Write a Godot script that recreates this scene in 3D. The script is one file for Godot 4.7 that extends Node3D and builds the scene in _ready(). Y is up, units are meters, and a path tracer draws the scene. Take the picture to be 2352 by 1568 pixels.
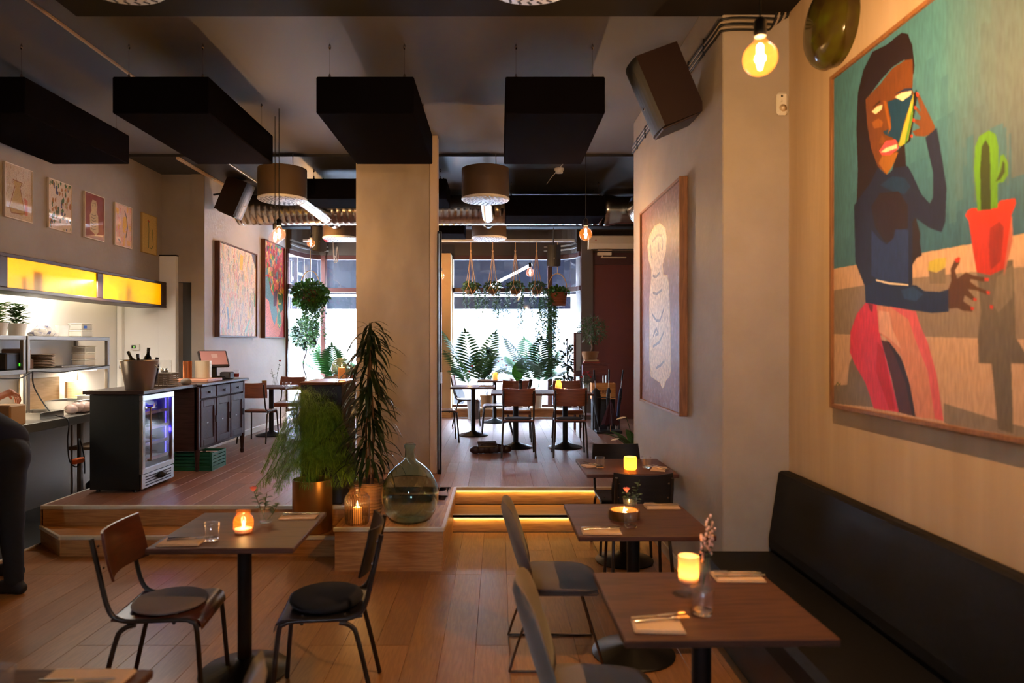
extends Node3D

const EXPOSURE := 12.0   # lamps and sky are given as they look and divided by this
const UPPER := 0.33   # height of the raised dining floor
var rng := RandomNumberGenerator.new()
var taken := {}
var store := {}
var tex_store := {}


class Shape:
	var v := PackedVector3Array()
	var n := PackedVector3Array()
	var t := PackedVector2Array()
	var i := PackedInt32Array()

	func put(p: Vector3, q: Vector3, uv := Vector2.ZERO) -> int:
		v.append(p)
		n.append(q)
		t.append(uv)
		return v.size() - 1

	func tri(a: int, b: int, c: int) -> void:
		var g := (v[b] - v[a]).cross(v[c] - v[a])
		if g.dot(n[a] + n[b] + n[c]) > 0.0:
			i.append_array([a, c, b])
		else:
			i.append_array([a, b, c])

	func face(pts: Array, q: Vector3, uvs := []) -> void:
		var first := v.size()
		var ax := Vector3.UP if absf(q.y) < 0.8 else Vector3.RIGHT
		var ux := ax.cross(q).normalized()
		var uy := q.cross(ux)
		for k in pts.size():
			var p: Vector3 = pts[k]
			put(p, q, uvs[k] if uvs.size() else Vector2(p.dot(ux), -p.dot(uy)))
		for k in range(1, pts.size() - 1):
			tri(first, first + k, first + k + 1)

	func box(c: Vector3, s: Vector3, b := 0.0, xf := Transform3D.IDENTITY) -> Shape:
		var h := s * 0.5
		b = minf(b, minf(h.x, minf(h.y, h.z)) * 0.95)
		for k in 3:
			var l := (k + 1) % 3
			var m := (k + 2) % 3
			for sg in [-1.0, 1.0]:
				var q := Vector3.ZERO
				q[k] = sg
				var pts := []
				for w in [[-1, -1], [1, -1], [1, 1], [-1, 1]]:
					var p := Vector3.ZERO
					p[k] = sg * h[k]
					p[l] = w[0] * (h[l] - b)
					p[m] = w[1] * (h[m] - b)
					pts.append(xf * (c + p))
				face(pts, (xf.basis * q).normalized())
				if b <= 0.0:
					continue
				for sl in [-1.0, 1.0]:
					var e := []
					for w in [[0, -1], [0, 1], [1, 1], [1, -1]]:
						var p := Vector3.ZERO
						p[k] = sg * (h[k] - (b if w[0] else 0.0))
						p[l] = sl * (h[l] - (0.0 if w[0] else b))
						p[m] = w[1] * (h[m] - b)
						e.append(xf * (c + p))
					var r := Vector3.ZERO
					r[k] = sg
					r[l] = sl
					face(e, (xf.basis * r).normalized())
		if b > 0.0:
			for sx in [-1.0, 1.0]:
				for sy in [-1.0, 1.0]:
					for sz in [-1.0, 1.0]:
						var g := Vector3(sx, sy, sz)
						var e := []
						for k in 3:
							var p := h - Vector3.ONE * b
							p[k] = h[k]
							e.append(xf * (c + p * g))
						face(e, (xf.basis * g).normalized())
		return self

	func lathe(prof: Array, seg := 20, xf := Transform3D.IDENTITY, from := 0.0, to := TAU) -> Shape:
		var segn := []
		for k in prof.size() - 1:
			var d: Vector2 = prof[k + 1] - prof[k]
			segn.append(Vector2(d.y, -d.x).normalized())
		var run := 0.0
		for k in segn.size():
			var n0: Vector2 = segn[k]
			var n1: Vector2 = segn[k]
			if k > 0 and segn[k - 1].dot(n0) > 0.6:
				n0 = (segn[k - 1] + segn[k]).normalized()
			if k < segn.size() - 1 and segn[k + 1].dot(n1) > 0.6:
				n1 = (segn[k + 1] + segn[k]).normalized()
			var a: Vector2 = prof[k]
			var c: Vector2 = prof[k + 1]
			var len := a.distance_to(c)
			var first := v.size()
			for s in seg + 1:
				var w := from + (to - from) * s / seg
				var cs := cos(w)
				var sn := sin(w)
				put(xf * Vector3(a.x * cs, a.y, a.x * sn), (xf.basis * Vector3(n0.x * cs, n0.y, n0.x * sn)).normalized(), Vector2(float(s) / seg, run))
				put(xf * Vector3(c.x * cs, c.y, c.x * sn), (xf.basis * Vector3(n1.x * cs, n1.y, n1.x * sn)).normalized(), Vector2(float(s) / seg, run + len))
			run += len
			for s in seg:
				var f := first + s * 2
				if a.x > 1e-6:
					tri(f, f + 1, f + 2)
				if c.x > 1e-6:
					tri(f + 2, f + 1, f + 3)
		return self

	func tube(pts: Array, rad, seg := 8, caps := true) -> Shape:
		var np := pts.size()
		var up := Vector3.UP
		var d0: Vector3 = (pts[1] - pts[0]).normalized()
		if absf(d0.dot(up)) > 0.95:
			up = Vector3.RIGHT
		var side := d0.cross(up).normalized()
		var rings := []
		var run := 0.0
		for k in np:
			var d: Vector3
			if k == 0:
				d = d0
			elif k == np - 1:
				d = (pts[k] - pts[k - 1]).normalized()
			else:
				d = ((pts[k + 1] - pts[k]).normalized() + (pts[k] - pts[k - 1]).normalized()).normalized()
			side = (side - d * side.dot(d)).normalized()
			var other := d.cross(side)
			var r: float = rad[k] if rad is Array else rad
			if k > 0:
				run += pts[k].distance_to(pts[k - 1])
			var first := v.size()
			for s in seg + 1:
				var w := TAU * s / seg
				var q := side * cos(w) + other * sin(w)
				put(pts[k] + q * r, q, Vector2(float(s) / seg, run))
			rings.append(first)
			if caps and (k == 0 or k == np - 1):
				var cp := []
				for s in seg:
					var w := TAU * s / seg
					cp.append(pts[k] + (side * cos(w) + other * sin(w)) * r)
				face(cp, -d if k == 0 else d)
		for k in np - 1:
			for s in seg:
				var a: int = rings[k] + s
				var b: int = rings[k + 1] + s
				tri(a, b, a + 1)
				tri(a + 1, b, b + 1)
		return self

	func ball(c: Vector3, r: Vector3, seg := 14, rings := 8) -> Shape:
		var prof := []
		for k in rings + 1:
			var w := -PI / 2 + PI * k / rings
			prof.append(Vector2(maxf(cos(w), 0.0), sin(w)))
		return lathe(prof, seg, Transform3D(Basis.from_scale(r), c))

	func prism(poly: PackedVector2Array, h: float, xf := Transform3D.IDENTITY) -> Shape:
		# poly in local x, y; extruded along local z from 0 to h
		var ix := Geometry2D.triangulate_polygon(poly)
		for e in 2:
			var first := v.size()
			var q := xf.basis * Vector3(0, 0, 1.0 if e else -1.0)
			for p in poly:
				put(xf * Vector3(p.x, p.y, h if e else 0.0), q.normalized(), p)
			for k in range(0, ix.size(), 3):
				tri(first + ix[k], first + ix[k + 1], first + ix[k + 2])
		var cw := Geometry2D.is_polygon_clockwise(poly)
		for k in poly.size():
			var a := poly[k]
			var b := poly[(k + 1) % poly.size()]
			var d := b - a
			var q2 := Vector2(d.y, -d.x).normalized() * (-1.0 if cw else 1.0)
			face([xf * Vector3(a.x, a.y, 0), xf * Vector3(b.x, b.y, 0), xf * Vector3(b.x, b.y, h), xf * Vector3(a.x, a.y, h)], (xf.basis * Vector3(q2.x, q2.y, 0)).normalized())
		return self

	# a leaf: bent strip with a fold along the middle; starts at p, runs along d, blade across s
	func leaf(p: Vector3, d: Vector3, s: Vector3, len: float, wid: float, droop := 0.3, seg := 5, fold := 0.15, shape := 1.0) -> Shape:
		var first := v.size()
		var pos := p
		var dir := d.normalized()
		s = (s - dir * s.dot(dir)).normalized()
		for k in seg + 1:
			var f := float(k) / seg
			var w := wid * pow(sin(PI * clampf(pow(f, shape) * 0.96 + 0.03, 0.0, 1.0)), 0.8)
			var q := s.cross(dir).normalized()
			put(pos - s * w * 0.5 + q * w * fold, (q + s * fold).normalized(), Vector2(0, f))
			put(pos, q, Vector2(0.5, f))
			put(pos + s * w * 0.5 + q * w * fold, (q - s * fold).normalized(), Vector2(1, f))
			dir = (dir + Vector3.DOWN * droop / seg).normalized()
			pos += dir * len / seg
		for k in seg:
			for c in 2:
				var a := first + k * 3 + c
				tri(a, a + 1, a + 3)
				tri(a + 1, a + 4, a + 3)
		return self

	func join(o: Shape, xf := Transform3D.IDENTITY) -> Shape:
		var first := v.size()
		for k in o.v.size():
			put(xf * o.v[k], (xf.basis * o.n[k]).normalized(), o.t[k])
		for k in o.i:
			i.append(first + k)
		return self

	func mesh() -> ArrayMesh:
		var a := []
		a.resize(Mesh.ARRAY_MAX)
		a[Mesh.ARRAY_VERTEX] = v
		a[Mesh.ARRAY_NORMAL] = n
		a[Mesh.ARRAY_TEX_UV] = t
		a[Mesh.ARRAY_INDEX] = i
		var m := ArrayMesh.new()
		m.add_surface_from_arrays(Mesh.PRIMITIVE_TRIANGLES, a)
		return m


func V(x: float, y: float, depth: float) -> Vector3:
	return Vector3(x, y, -depth)


func sh() -> Shape:
	return Shape.new()


func bx(c: Vector3, s: Vector3, b := 0.0) -> Shape:
	return Shape.new().box(c, s, b)


# box between two corners given as x0,x1,y0,y1 and depth z0,z1
func span(x0: float, x1: float, y0: float, y1: float, z0: float, z1: float, b := 0.0) -> Shape:
	return Shape.new().box(V((x0 + x1) / 2, (y0 + y1) / 2, (z0 + z1) / 2), Vector3(x1 - x0, y1 - y0, z1 - z0), b)


func curve(pts: Array, steps := 4) -> Array:
	var out := []
	for k in pts.size() - 1:
		var a: Vector3 = pts[maxi(k - 1, 0)]
		var b: Vector3 = pts[k]
		var c: Vector3 = pts[k + 1]
		var d: Vector3 = pts[mini(k + 2, pts.size() - 1)]
		for s in steps:
			out.append(b.cubic_interpolate(c, a, d, float(s) / steps))
	out.append(pts[-1])
	return out


func numbered(called: String) -> String:
	var k: int = taken.get(called, 0)
	taken[called] = k + 1
	return called if k == 0 else "%s_%03d" % [called, k]


func tag(o: Node, label: String, category: String, group := "") -> void:
	o.set_meta("label", label)
	o.set_meta("category", category)
	if group:
		o.set_meta("group", group)


func thing(called: String, label: String, category: String, at := Vector3.ZERO, turn := 0.0, group := "") -> Node3D:
	var o := Node3D.new()
	o.name = numbered(called)
	add_child(o)
	o.position = at
	o.rotation_degrees.y = turn
	tag(o, label, category, group)
	return o


func inst(called: String, m: Mesh, mt: Material, parent: Node, xf := Transform3D.IDENTITY) -> MeshInstance3D:
	var o := MeshInstance3D.new()
	o.name = called
	o.mesh = m
	o.material_override = mt
	o.transform = xf
	parent.add_child(o, true)
	return o


func part(called: String, s: Shape, mt: Material, parent: Node, label := "") -> MeshInstance3D:
	var o := inst(called, s.mesh(), mt, parent)
	if label:
		o.set_meta("label", label)
	return o


func one(called: String, s: Shape, mt: Material, label: String, category: String, at := Vector3.ZERO, turn := 0.0, group := "") -> MeshInstance3D:
	var o := inst(numbered(called), s.mesh(), mt, self)
	o.position = at
	o.rotation_degrees.y = turn
	tag(o, label, category, group)
	return o


func struct(called: String, s: Shape, mt: Material) -> MeshInstance3D:
	var o := inst(numbered(called), s.mesh(), mt, self)
	o.set_meta("kind", "structure")
	return o


func struct_node(called: String) -> Node3D:
	var o := Node3D.new()
	o.name = numbered(called)
	add_child(o)
	o.set_meta("kind", "structure")
	return o


func copy_of(root: Node3D, at: Vector3, turn: float, label: String, group := "") -> Node3D:
	var r: Node3D = root.duplicate()
	var plain := str(root.name)
	if plain.length() > 4 and plain.right(3).is_valid_int():
		plain = plain.left(-4)
	r.name = numbered(plain)
	add_child(r)
	r.position = at
	r.rotation_degrees.y = turn
	r.set_meta("label", label)
	if group:
		r.set_meta("group", group)
	return r


func noise_tex(key: String, freq: float, cols: Array, octaves := 4, kind := FastNoiseLite.TYPE_SIMPLEX_SMOOTH, size := 256, offs := []) -> NoiseTexture2D:
	if tex_store.has(key):
		return tex_store[key]
	var f := FastNoiseLite.new()
	f.noise_type = kind
	f.seed = key.hash() % 10000
	f.frequency = freq
	f.fractal_octaves = octaves
	var g := Gradient.new()
	g.colors = PackedColorArray(cols)
	if offs.is_empty():
		for k in cols.size():
			offs.append(float(k) / (cols.size() - 1))
	g.offsets = PackedFloat32Array(offs)
	var t := NoiseTexture2D.new()
	t.width = size
	t.height = size
	t.seamless = true
	t.noise = f
	t.color_ramp = g
	tex_store[key] = t
	return t


func mat(key: String, col: Color, rough := 0.6, metal := 0.0) -> StandardMaterial3D:
	if store.has(key):
		return store[key]
	var m := StandardMaterial3D.new()
	m.resource_name = key
	m.albedo_color = col
	m.roughness = rough
	m.metallic = metal
	store[key] = m
	return m


func textured(key: String, t: Texture2D, scale: Vector3, rough := 0.6, world := false, tint := Color.WHITE, offset := Vector3.ZERO) -> StandardMaterial3D:
	if store.has(key):
		return store[key]
	var m := mat(key, tint, rough)
	m.albedo_texture = t
	m.uv1_triplanar = true
	m.uv1_world_triplanar = world
	m.uv1_scale = scale
	m.uv1_offset = offset
	return m


func wood(key: String, dark: Color, light: Color, axis := 0, rough := 0.45, fine := 6.0) -> StandardMaterial3D:
	if store.has(key):
		return store[key]
	var t := noise_tex("wood_" + key, 0.012, [dark, dark.lerp(light, 0.6), light, dark.lerp(light, 0.35), light], 5, FastNoiseLite.TYPE_SIMPLEX_SMOOTH, 256)
	var s := Vector3.ONE * fine
	s[axis] = fine * 0.09
	return textured(key, t, s, rough)


func glass(key: String, col: Color, alpha: float) -> StandardMaterial3D:
	if store.has(key):
		return store[key]
	var m := mat(key, Color(col.r, col.g, col.b, alpha), 0.03)
	m.transparency = BaseMaterial3D.TRANSPARENCY_ALPHA
	return m


func solid_glass(key: String, col: Color, alpha := 0.0, bend := 0.05) -> StandardMaterial3D:
	if store.has(key):
		return store[key]
	var m := mat(key, Color(col.r, col.g, col.b, alpha), 0.0)
	m.refraction_enabled = true
	m.refraction_scale = bend
	return m


func glow(key: String, col: Color, energy: float) -> StandardMaterial3D:
	if store.has(key):
		return store[key]
	var m := mat(key, Color(0.9, 0.85, 0.75), 0.6)
	m.emission_enabled = true
	m.emission = col
	m.emission_energy_multiplier = energy / EXPOSURE
	return m


func foliage(key: String, a: Color, b: Color, through := 0.6) -> StandardMaterial3D:
	if store.has(key):
		return store[key]
	var m := textured(key, noise_tex("leaf_" + key, 0.03, [a, b], 3, FastNoiseLite.TYPE_SIMPLEX_SMOOTH, 128), Vector3.ONE * 5.0, 0.5, true)
	m.backlight_enabled = true
	m.backlight = Color(0.9, 1.0, 0.5) * through
	return m


func omni(at: Vector3, col: Color, energy: float, size: float, parent: Node = self) -> OmniLight3D:
	var l := OmniLight3D.new()
	l.name = "lamp_glow"
	l.light_color = col
	l.light_energy = energy / EXPOSURE
	l.light_size = size
	l.omni_range = 30.0
	l.omni_attenuation = 2.0
	l.shadow_enabled = true
	l.position = at
	parent.add_child(l, true)
	return l


func area(at: Vector3, look: Vector3, size: Vector2, col: Color, energy: float, parent: Node = self) -> AreaLight3D:
	var l := AreaLight3D.new()
	l.name = "lamp_panel_glow"
	l.light_color = col
	l.light_energy = energy / EXPOSURE
	l.area_size = size
	l.area_range = 30.0
	l.area_attenuation = 2.0
	l.shadow_enabled = true
	parent.add_child(l, true)
	var up := Vector3.UP if absf(look.normalized().y) < 0.9 else Vector3.BACK
	l.transform = Transform3D(Basis.looking_at(look, up), at)
	return l
const WOMAN := [
	["c4a184", [-29,495,525,507,685,508,685,937,-29,1103]],
	["8a7a6a", [-29,552,141,552,341,553,537,560,714,566,714,687,386,678,-29,666]],
	["7c6f62", [-29,803,68,796,78,744,107,706,187,841,-29,850]],
	["85786a", [442,810,588,827,714,837,714,884,442,848]],
	["655b4e", [533,549,623,549,629,682,655,714,655,726,619,726,623,846,588,843,572,728,539,728,537,682,545,633]],
	["776c5e", [585,575,623,556,621,614,588,638,574,621]],
	["b06050", [602,496,621,473,622,517,602,575]],
	["b8280f", [503,451,509,443,521,441,580,450,594,442,628,445,630,454,619,472,612,513,602,562,569,570,534,561,525,523,513,464]],
	["8a1c0c", [569,485,591,478,602,490,594,548,569,561,565,517]],
	["4f8a18", [536,449,527,371,530,329,541,313,565,310,582,322,589,346,589,392,593,363,602,363,612,382,612,400,602,411,587,410,587,453]],
	["26380c", [545,449,543,375,547,334,557,324,567,340,569,381,570,453]],
	["2c400e", [582,406,594,390,599,373,604,380,604,395,593,405]],
	["b9ae4a", [391,543,395,525,419,522,448,523,446,542,419,549]],
	["766a5c", [395,543,419,550,446,543,446,574,397,570]],
	["20141a", [300,14,323,27,339,59,347,105,344,123,311,77,265,75,216,87,178,101,154,107,164,169,184,230,216,287,178,318,112,356,119,267,112,164,119,79,144,33,184,6,241,15]],
	["20141a", [283,268,311,256,317,311,289,310,265,304]],
	["251a1c", [320,417,351,426,366,463,365,484,372,509,354,512,338,526,323,513]],
	["6b3d1a", [154,107,216,94,265,78,311,79,339,87,341,122,339,154,344,162,289,260,265,291,241,309,207,282,178,231,161,168]],
	["94601e", [210,276,223,262,289,271,265,297,243,309]],
	["8f561c", [181,171,210,171,229,186,223,195,191,189]],
	["7a4a1a", [210,230,223,213,241,229,229,235]],
	["0f3a5c", [246,145,289,152,333,148,340,167,311,210,291,252,265,232,235,216,229,207,261,210,258,186]],
	["9a5a18", [229,137,241,142,261,210,247,220,252,208,238,165]],
	["2a1412", [184,136,216,131,218,137,191,138]],
	["152a55", [276,139,311,140,339,149,339,155,311,145,289,142]],
	["efdcb8", [274,145,300,145,336,154,333,162,303,164]],
	["efdcb8", [181,146,204,141,226,145,223,155,197,157]],
	["e0505a", [213,247,241,232,265,238,278,240,289,263,257,269,223,260]],
	["f4d8b4", [218,252,241,248,283,252,283,261,241,258]],
	["a8ac3c", [341,165,353,158,355,169,328,259,295,261,288,256]],
	["4e8a34", [344,178,339,212,320,259,311,260,333,204]],
	["120e12", [344,163,354,157,356,173,332,260,311,262,324,255,340,213]],
	["6a3f22", [352,165,363,172,386,209,415,256,410,264,381,265,349,254,339,241,365,243,363,238,339,220,344,216,365,226,368,220,349,198,355,195,369,211]],
	["d23a1e", [352,163,362,168,359,175,353,172]],
	["d23a1e", [345,190,353,193,352,199,345,196]],
	["d23a1e", [340,215,347,217,347,224,340,221]],
	["d23a1e", [333,247,340,248,340,254,333,253]],
	["17203f", [101,350,178,311,207,284,243,310,277,302,323,311,339,333,370,382,398,407,408,396,408,347,383,268,420,259,434,317,450,387,446,452,434,471,396,456,349,427,339,434,339,567,178,594,154,559,107,491]],
	["123258", [216,327,265,318,311,333,333,357,311,369,265,352]],
	["231820", [178,369,216,345,289,357,323,395,323,444,289,445,271,473,235,461,197,423]],
	["1f3568", [180,424,212,450,242,468,271,457,276,439,325,448,325,562,276,558,206,544,180,531]],
	["12264e", [151,556,199,543,276,563,351,569,381,584,428,589,455,586,456,630,405,630,331,620,154,595]],
	["1c3f6e", [299,575,341,571,376,590,351,603,309,595]],
	["503018", [455,586,464,570,462,547,474,531,489,529,487,539,474,551,481,568,505,558,525,566,552,572,566,577,552,580,517,572,517,577,533,587,568,600,560,604,533,594,509,590,533,611,525,613,502,601,497,612,525,626,522,633,497,630,481,624,455,624]],
	["d02c18", [474,529,485,527,490,530,486,537,476,536]],
	["d02c18", [554,573,566,575,564,580,554,579]],
	["d02c18", [559,597,568,599,567,605,560,603]],
	["d02c18", [525,608,535,609,533,614,526,613]],
	["d02c18", [518,624,528,625,526,630,519,630]],
	["d02c18", [568,623,576,625,575,631,568,630]],
	["d6304a", [154,594,206,602,212,657,224,691,253,754,290,843,190,844,154,787,107,746,82,714,84,662,114,619]],
	["c01028", [206,688,230,705,276,838,253,841,199,757]],
	["d08a70", [202,602,351,624,364,650,391,690,419,753,441,845,349,846,325,767,299,720,242,681,212,667]],
	["d8606a", [253,608,351,624,364,650,391,690,419,753,441,845,414,843,391,748,351,687,325,640]],
	["dba58c", [212,616,253,621,265,658,299,704,253,681,212,664]],
	["4a2024", [221,684,253,688,299,723,325,770,349,846,290,843,262,770]],
	["2a1a24", [242,684,276,704,309,739,331,782,350,846,338,844,315,777,276,720]],
	["7a2438", [164,596,187,601,184,618,174,614]],
	["e8d8c0", [199,542,253,554,325,565,325,568,253,559,199,546]]]
const STONE_FIGURE := [
	["dcc9a4", [129,98,212,78,292,82,371,114,385,150,373,191,331,229,342,261,397,270,415,304,435,444,441,573,423,595,373,613,350,634,321,641,288,623,154,609,129,551,129,325,154,270,159,227,116,187,95,133]],
	["e6dccb", [139,106,217,83,292,87,365,117,377,148,365,187,323,226,333,264,389,273,407,304,427,444,433,572,415,593,365,611,344,632,321,637,294,620,164,606,139,551,139,325,164,271,169,227,126,189,106,135]]]
const STONE_MARKS := [
	[188,251,236,260,286,250],
	[188,311,247,319,321,310],
	[176,386,236,410,292,412,346,375],
	[193,465,236,437,270,457,224,461],
	[188,501,281,486,346,452],
	[236,575,303,563,352,547],
	[176,128,259,117,314,128,331,152,325,177],
	[151,138,159,176,176,189],
	[270,148,277,175]]


func set_camera() -> void:
	var cam := Camera3D.new()
	cam.name = "camera"
	add_child(cam)
	var att := CameraAttributesPhysical.new()
	att.frustum_focal_length = 24.0
	att.frustum_focus_distance = 8.2
	att.frustum_near = 0.05
	att.frustum_far = 200.0
	att.exposure_aperture = 2.0
	cam.attributes = att
	cam.position = Vector3(0, 1.72, 0)
	# focal length of 1568 pixels on the 2352 x 1568 frame; the axis meets it at (1145, 790)
	cam.set_frustum(0.05, Vector2(31.0, 6.0) / 1568.0 * 0.05, 0.05, 200.0)
	cam.current = true


func set_light() -> void:
	var env := Environment.new()
	env.tonemap_mode = Environment.TONE_MAPPER_LINEAR
	env.tonemap_exposure = EXPOSURE
	env.sdfgi_enabled = true
	env.ssao_enabled = true
	env.ssil_enabled = true
	env.background_mode = Environment.BG_SKY
	env.background_energy_multiplier = 120.0 / EXPOSURE
	var sky := Sky.new()
	var sm := ProceduralSkyMaterial.new()
	sm.sky_top_color = Color(0.76, 0.86, 1.0)
	sm.sky_horizon_color = Color(0.88, 0.93, 1.0)
	sm.ground_horizon_color = Color(0.85, 0.86, 0.88)
	sm.ground_bottom_color = Color(0.6, 0.6, 0.6)
	sky.sky_material = sm
	env.sky = sky
	var w := WorldEnvironment.new()
	w.name = "surroundings"
	w.environment = env
	add_child(w)


func plaster(key: String, a: Color, b: Color, rough: float, sc := Vector3(0.5, 0.5, 0.5)) -> void:
	var m := textured(key, noise_tex(key, 0.02, [a, b], 5), sc, rough, true)
	m.heightmap_enabled = true
	m.heightmap_scale = 0.15
	m.heightmap_texture = noise_tex("orange_peel", 0.12, [Color.BLACK, Color.WHITE], 3)


func make_materials() -> void:
	plaster("taupe_paint", Color8(150, 139, 131), Color8(158, 148, 140), 0.7)
	plaster("pier_paint", Color8(163, 152, 140), Color8(172, 161, 149), 0.65)
	plaster("wash_plaster", Color8(186, 160, 130), Color8(206, 182, 152), 0.75, Vector3(0.9, 0.08, 0.9))
	plaster("concrete_column", Color8(158, 147, 140), Color8(180, 168, 159), 0.75, Vector3(0.5, 0.25, 0.5))
	plaster("pale_wall", Color8(196, 190, 186), Color8(202, 197, 193), 0.65)
	plaster("ochre_plaster", Color8(186, 148, 100), Color8(196, 160, 112), 0.75)
	mat("white_panel", Color8(236, 234, 230), 0.35)
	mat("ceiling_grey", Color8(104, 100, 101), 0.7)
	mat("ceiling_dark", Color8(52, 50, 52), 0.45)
	mat("beam_black", Color8(34, 30, 29), 0.7).metallic_specular = 0.2
	mat("black_metal", Color8(24, 22, 22), 0.38, 0.3)
	mat("tube_metal", Color8(62, 54, 48), 0.35, 0.6)
	mat("steel", Color8(196, 194, 190), 0.28, 1.0)
	mat("dull_steel", Color8(150, 144, 136), 0.42, 1.0)
	mat("chrome", Color8(210, 205, 200), 0.15, 1.0)
	mat("galvanised", Color8(190, 184, 174), 0.22, 1.0)
	mat("aluminium", Color8(214, 206, 192), 0.4, 0.0)
	mat("white_plastic", Color8(225, 222, 215), 0.4)
	mat("black_plastic", Color8(18, 17, 18), 0.4)
	mat("acoustic_foam", Color8(18, 15, 18), 0.95).metallic_specular = 0.05
	mat("cord_black", Color8(14, 13, 13), 0.6)
	mat("frame_brown", Color8(74, 32, 24), 0.45)
	mat("twine", Color8(196, 150, 96), 0.9)
	mat("wax", Color8(240, 225, 195), 0.5)
	wood("ply_black", Color8(24, 20, 19), Color8(38, 32, 29), 0, 0.3)
	wood("table_wood", Color8(58, 33, 24), Color8(94, 58, 42), 0, 0.52).metallic_specular = 0.4
	wood("ply_dark", Color8(58, 24, 14), Color8(92, 44, 26), 0, 0.28)
	wood("ply_warm", Color8(96, 48, 24), Color8(140, 80, 44), 0, 0.35)
	wood("oak_x", Color8(150, 98, 48), Color8(196, 142, 82), 0, 0.4)
	wood("oak_z", Color8(150, 98, 48), Color8(196, 142, 82), 2, 0.4)
	wood("frame_oak", Color8(104, 66, 36), Color8(146, 98, 58), 1, 0.5)
	wood("frame_walnut", Color8(62, 34, 20), Color8(96, 58, 36), 1, 0.5)
	wood("sideboard_wood", Color8(44, 26, 23), Color8(66, 41, 36), 0, 0.5).metallic_specular = 0.3
	wood("dark_board", Color8(40, 28, 24), Color8(66, 46, 38), 0, 0.35)
	wood("pale_board", Color8(196, 158, 110), Color8(222, 190, 146), 2, 0.5)


# planks laid along the depth; every plank is a piece of its own
func lay_planks(root: Node3D, x0: float, x1: float, z0: float, z1: float, top: float, width: float, thick: float, mats: Array, sd: int) -> void:
	var r := RandomNumberGenerator.new()
	r.seed = sd
	var shared := {}
	var x := x0
	while x < x1 - 0.01:
		var w := minf(width, x1 - x)
		var z := z0
		var first := true
		while z < z1 - 0.01:
			var l: float = 2.4
			if first:
				l = [0.9, 1.5, 2.1][r.randi() % 3]
			l = minf(l, z1 - z)
			if z1 - z - l < 0.4:
				l = z1 - z
			first = false
			var key := "%d_%d" % [roundi(w * 1000), roundi(l * 1000)]
			if not shared.has(key):
				shared[key] = bx(Vector3.ZERO, Vector3(w - 0.0012, thick, l - 0.0012), 0.0014).mesh()
			inst("plank", shared[key], mats[r.randi() % mats.size()], root, Transform3D(Basis.IDENTITY, V(x + w / 2, top - thick / 2, z + l / 2)))
			z += l
		x += w


func plank_mats(key: String, dark: Color, light: Color, n: int, rough: float) -> Array:
	var out := []
	var t := noise_tex("planks_" + key, 0.011, [dark, light, dark.lerp(light, 0.55), light, dark.lerp(light, 0.2)], 5, FastNoiseLite.TYPE_SIMPLEX_SMOOTH, 512)
	for k in n:
		var f := 0.9 + 0.1 * k / (n - 1)
		out.append(textured("%s_%d" % [key, k], t, Vector3(4.2, 4.2, 0.33), rough + 0.02 * (k % 3), true, Color(f, f * (0.98 + 0.02 * (k % 2)), f), Vector3(0.13 * k, 0, 0.37 * k)))
	return out


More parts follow.
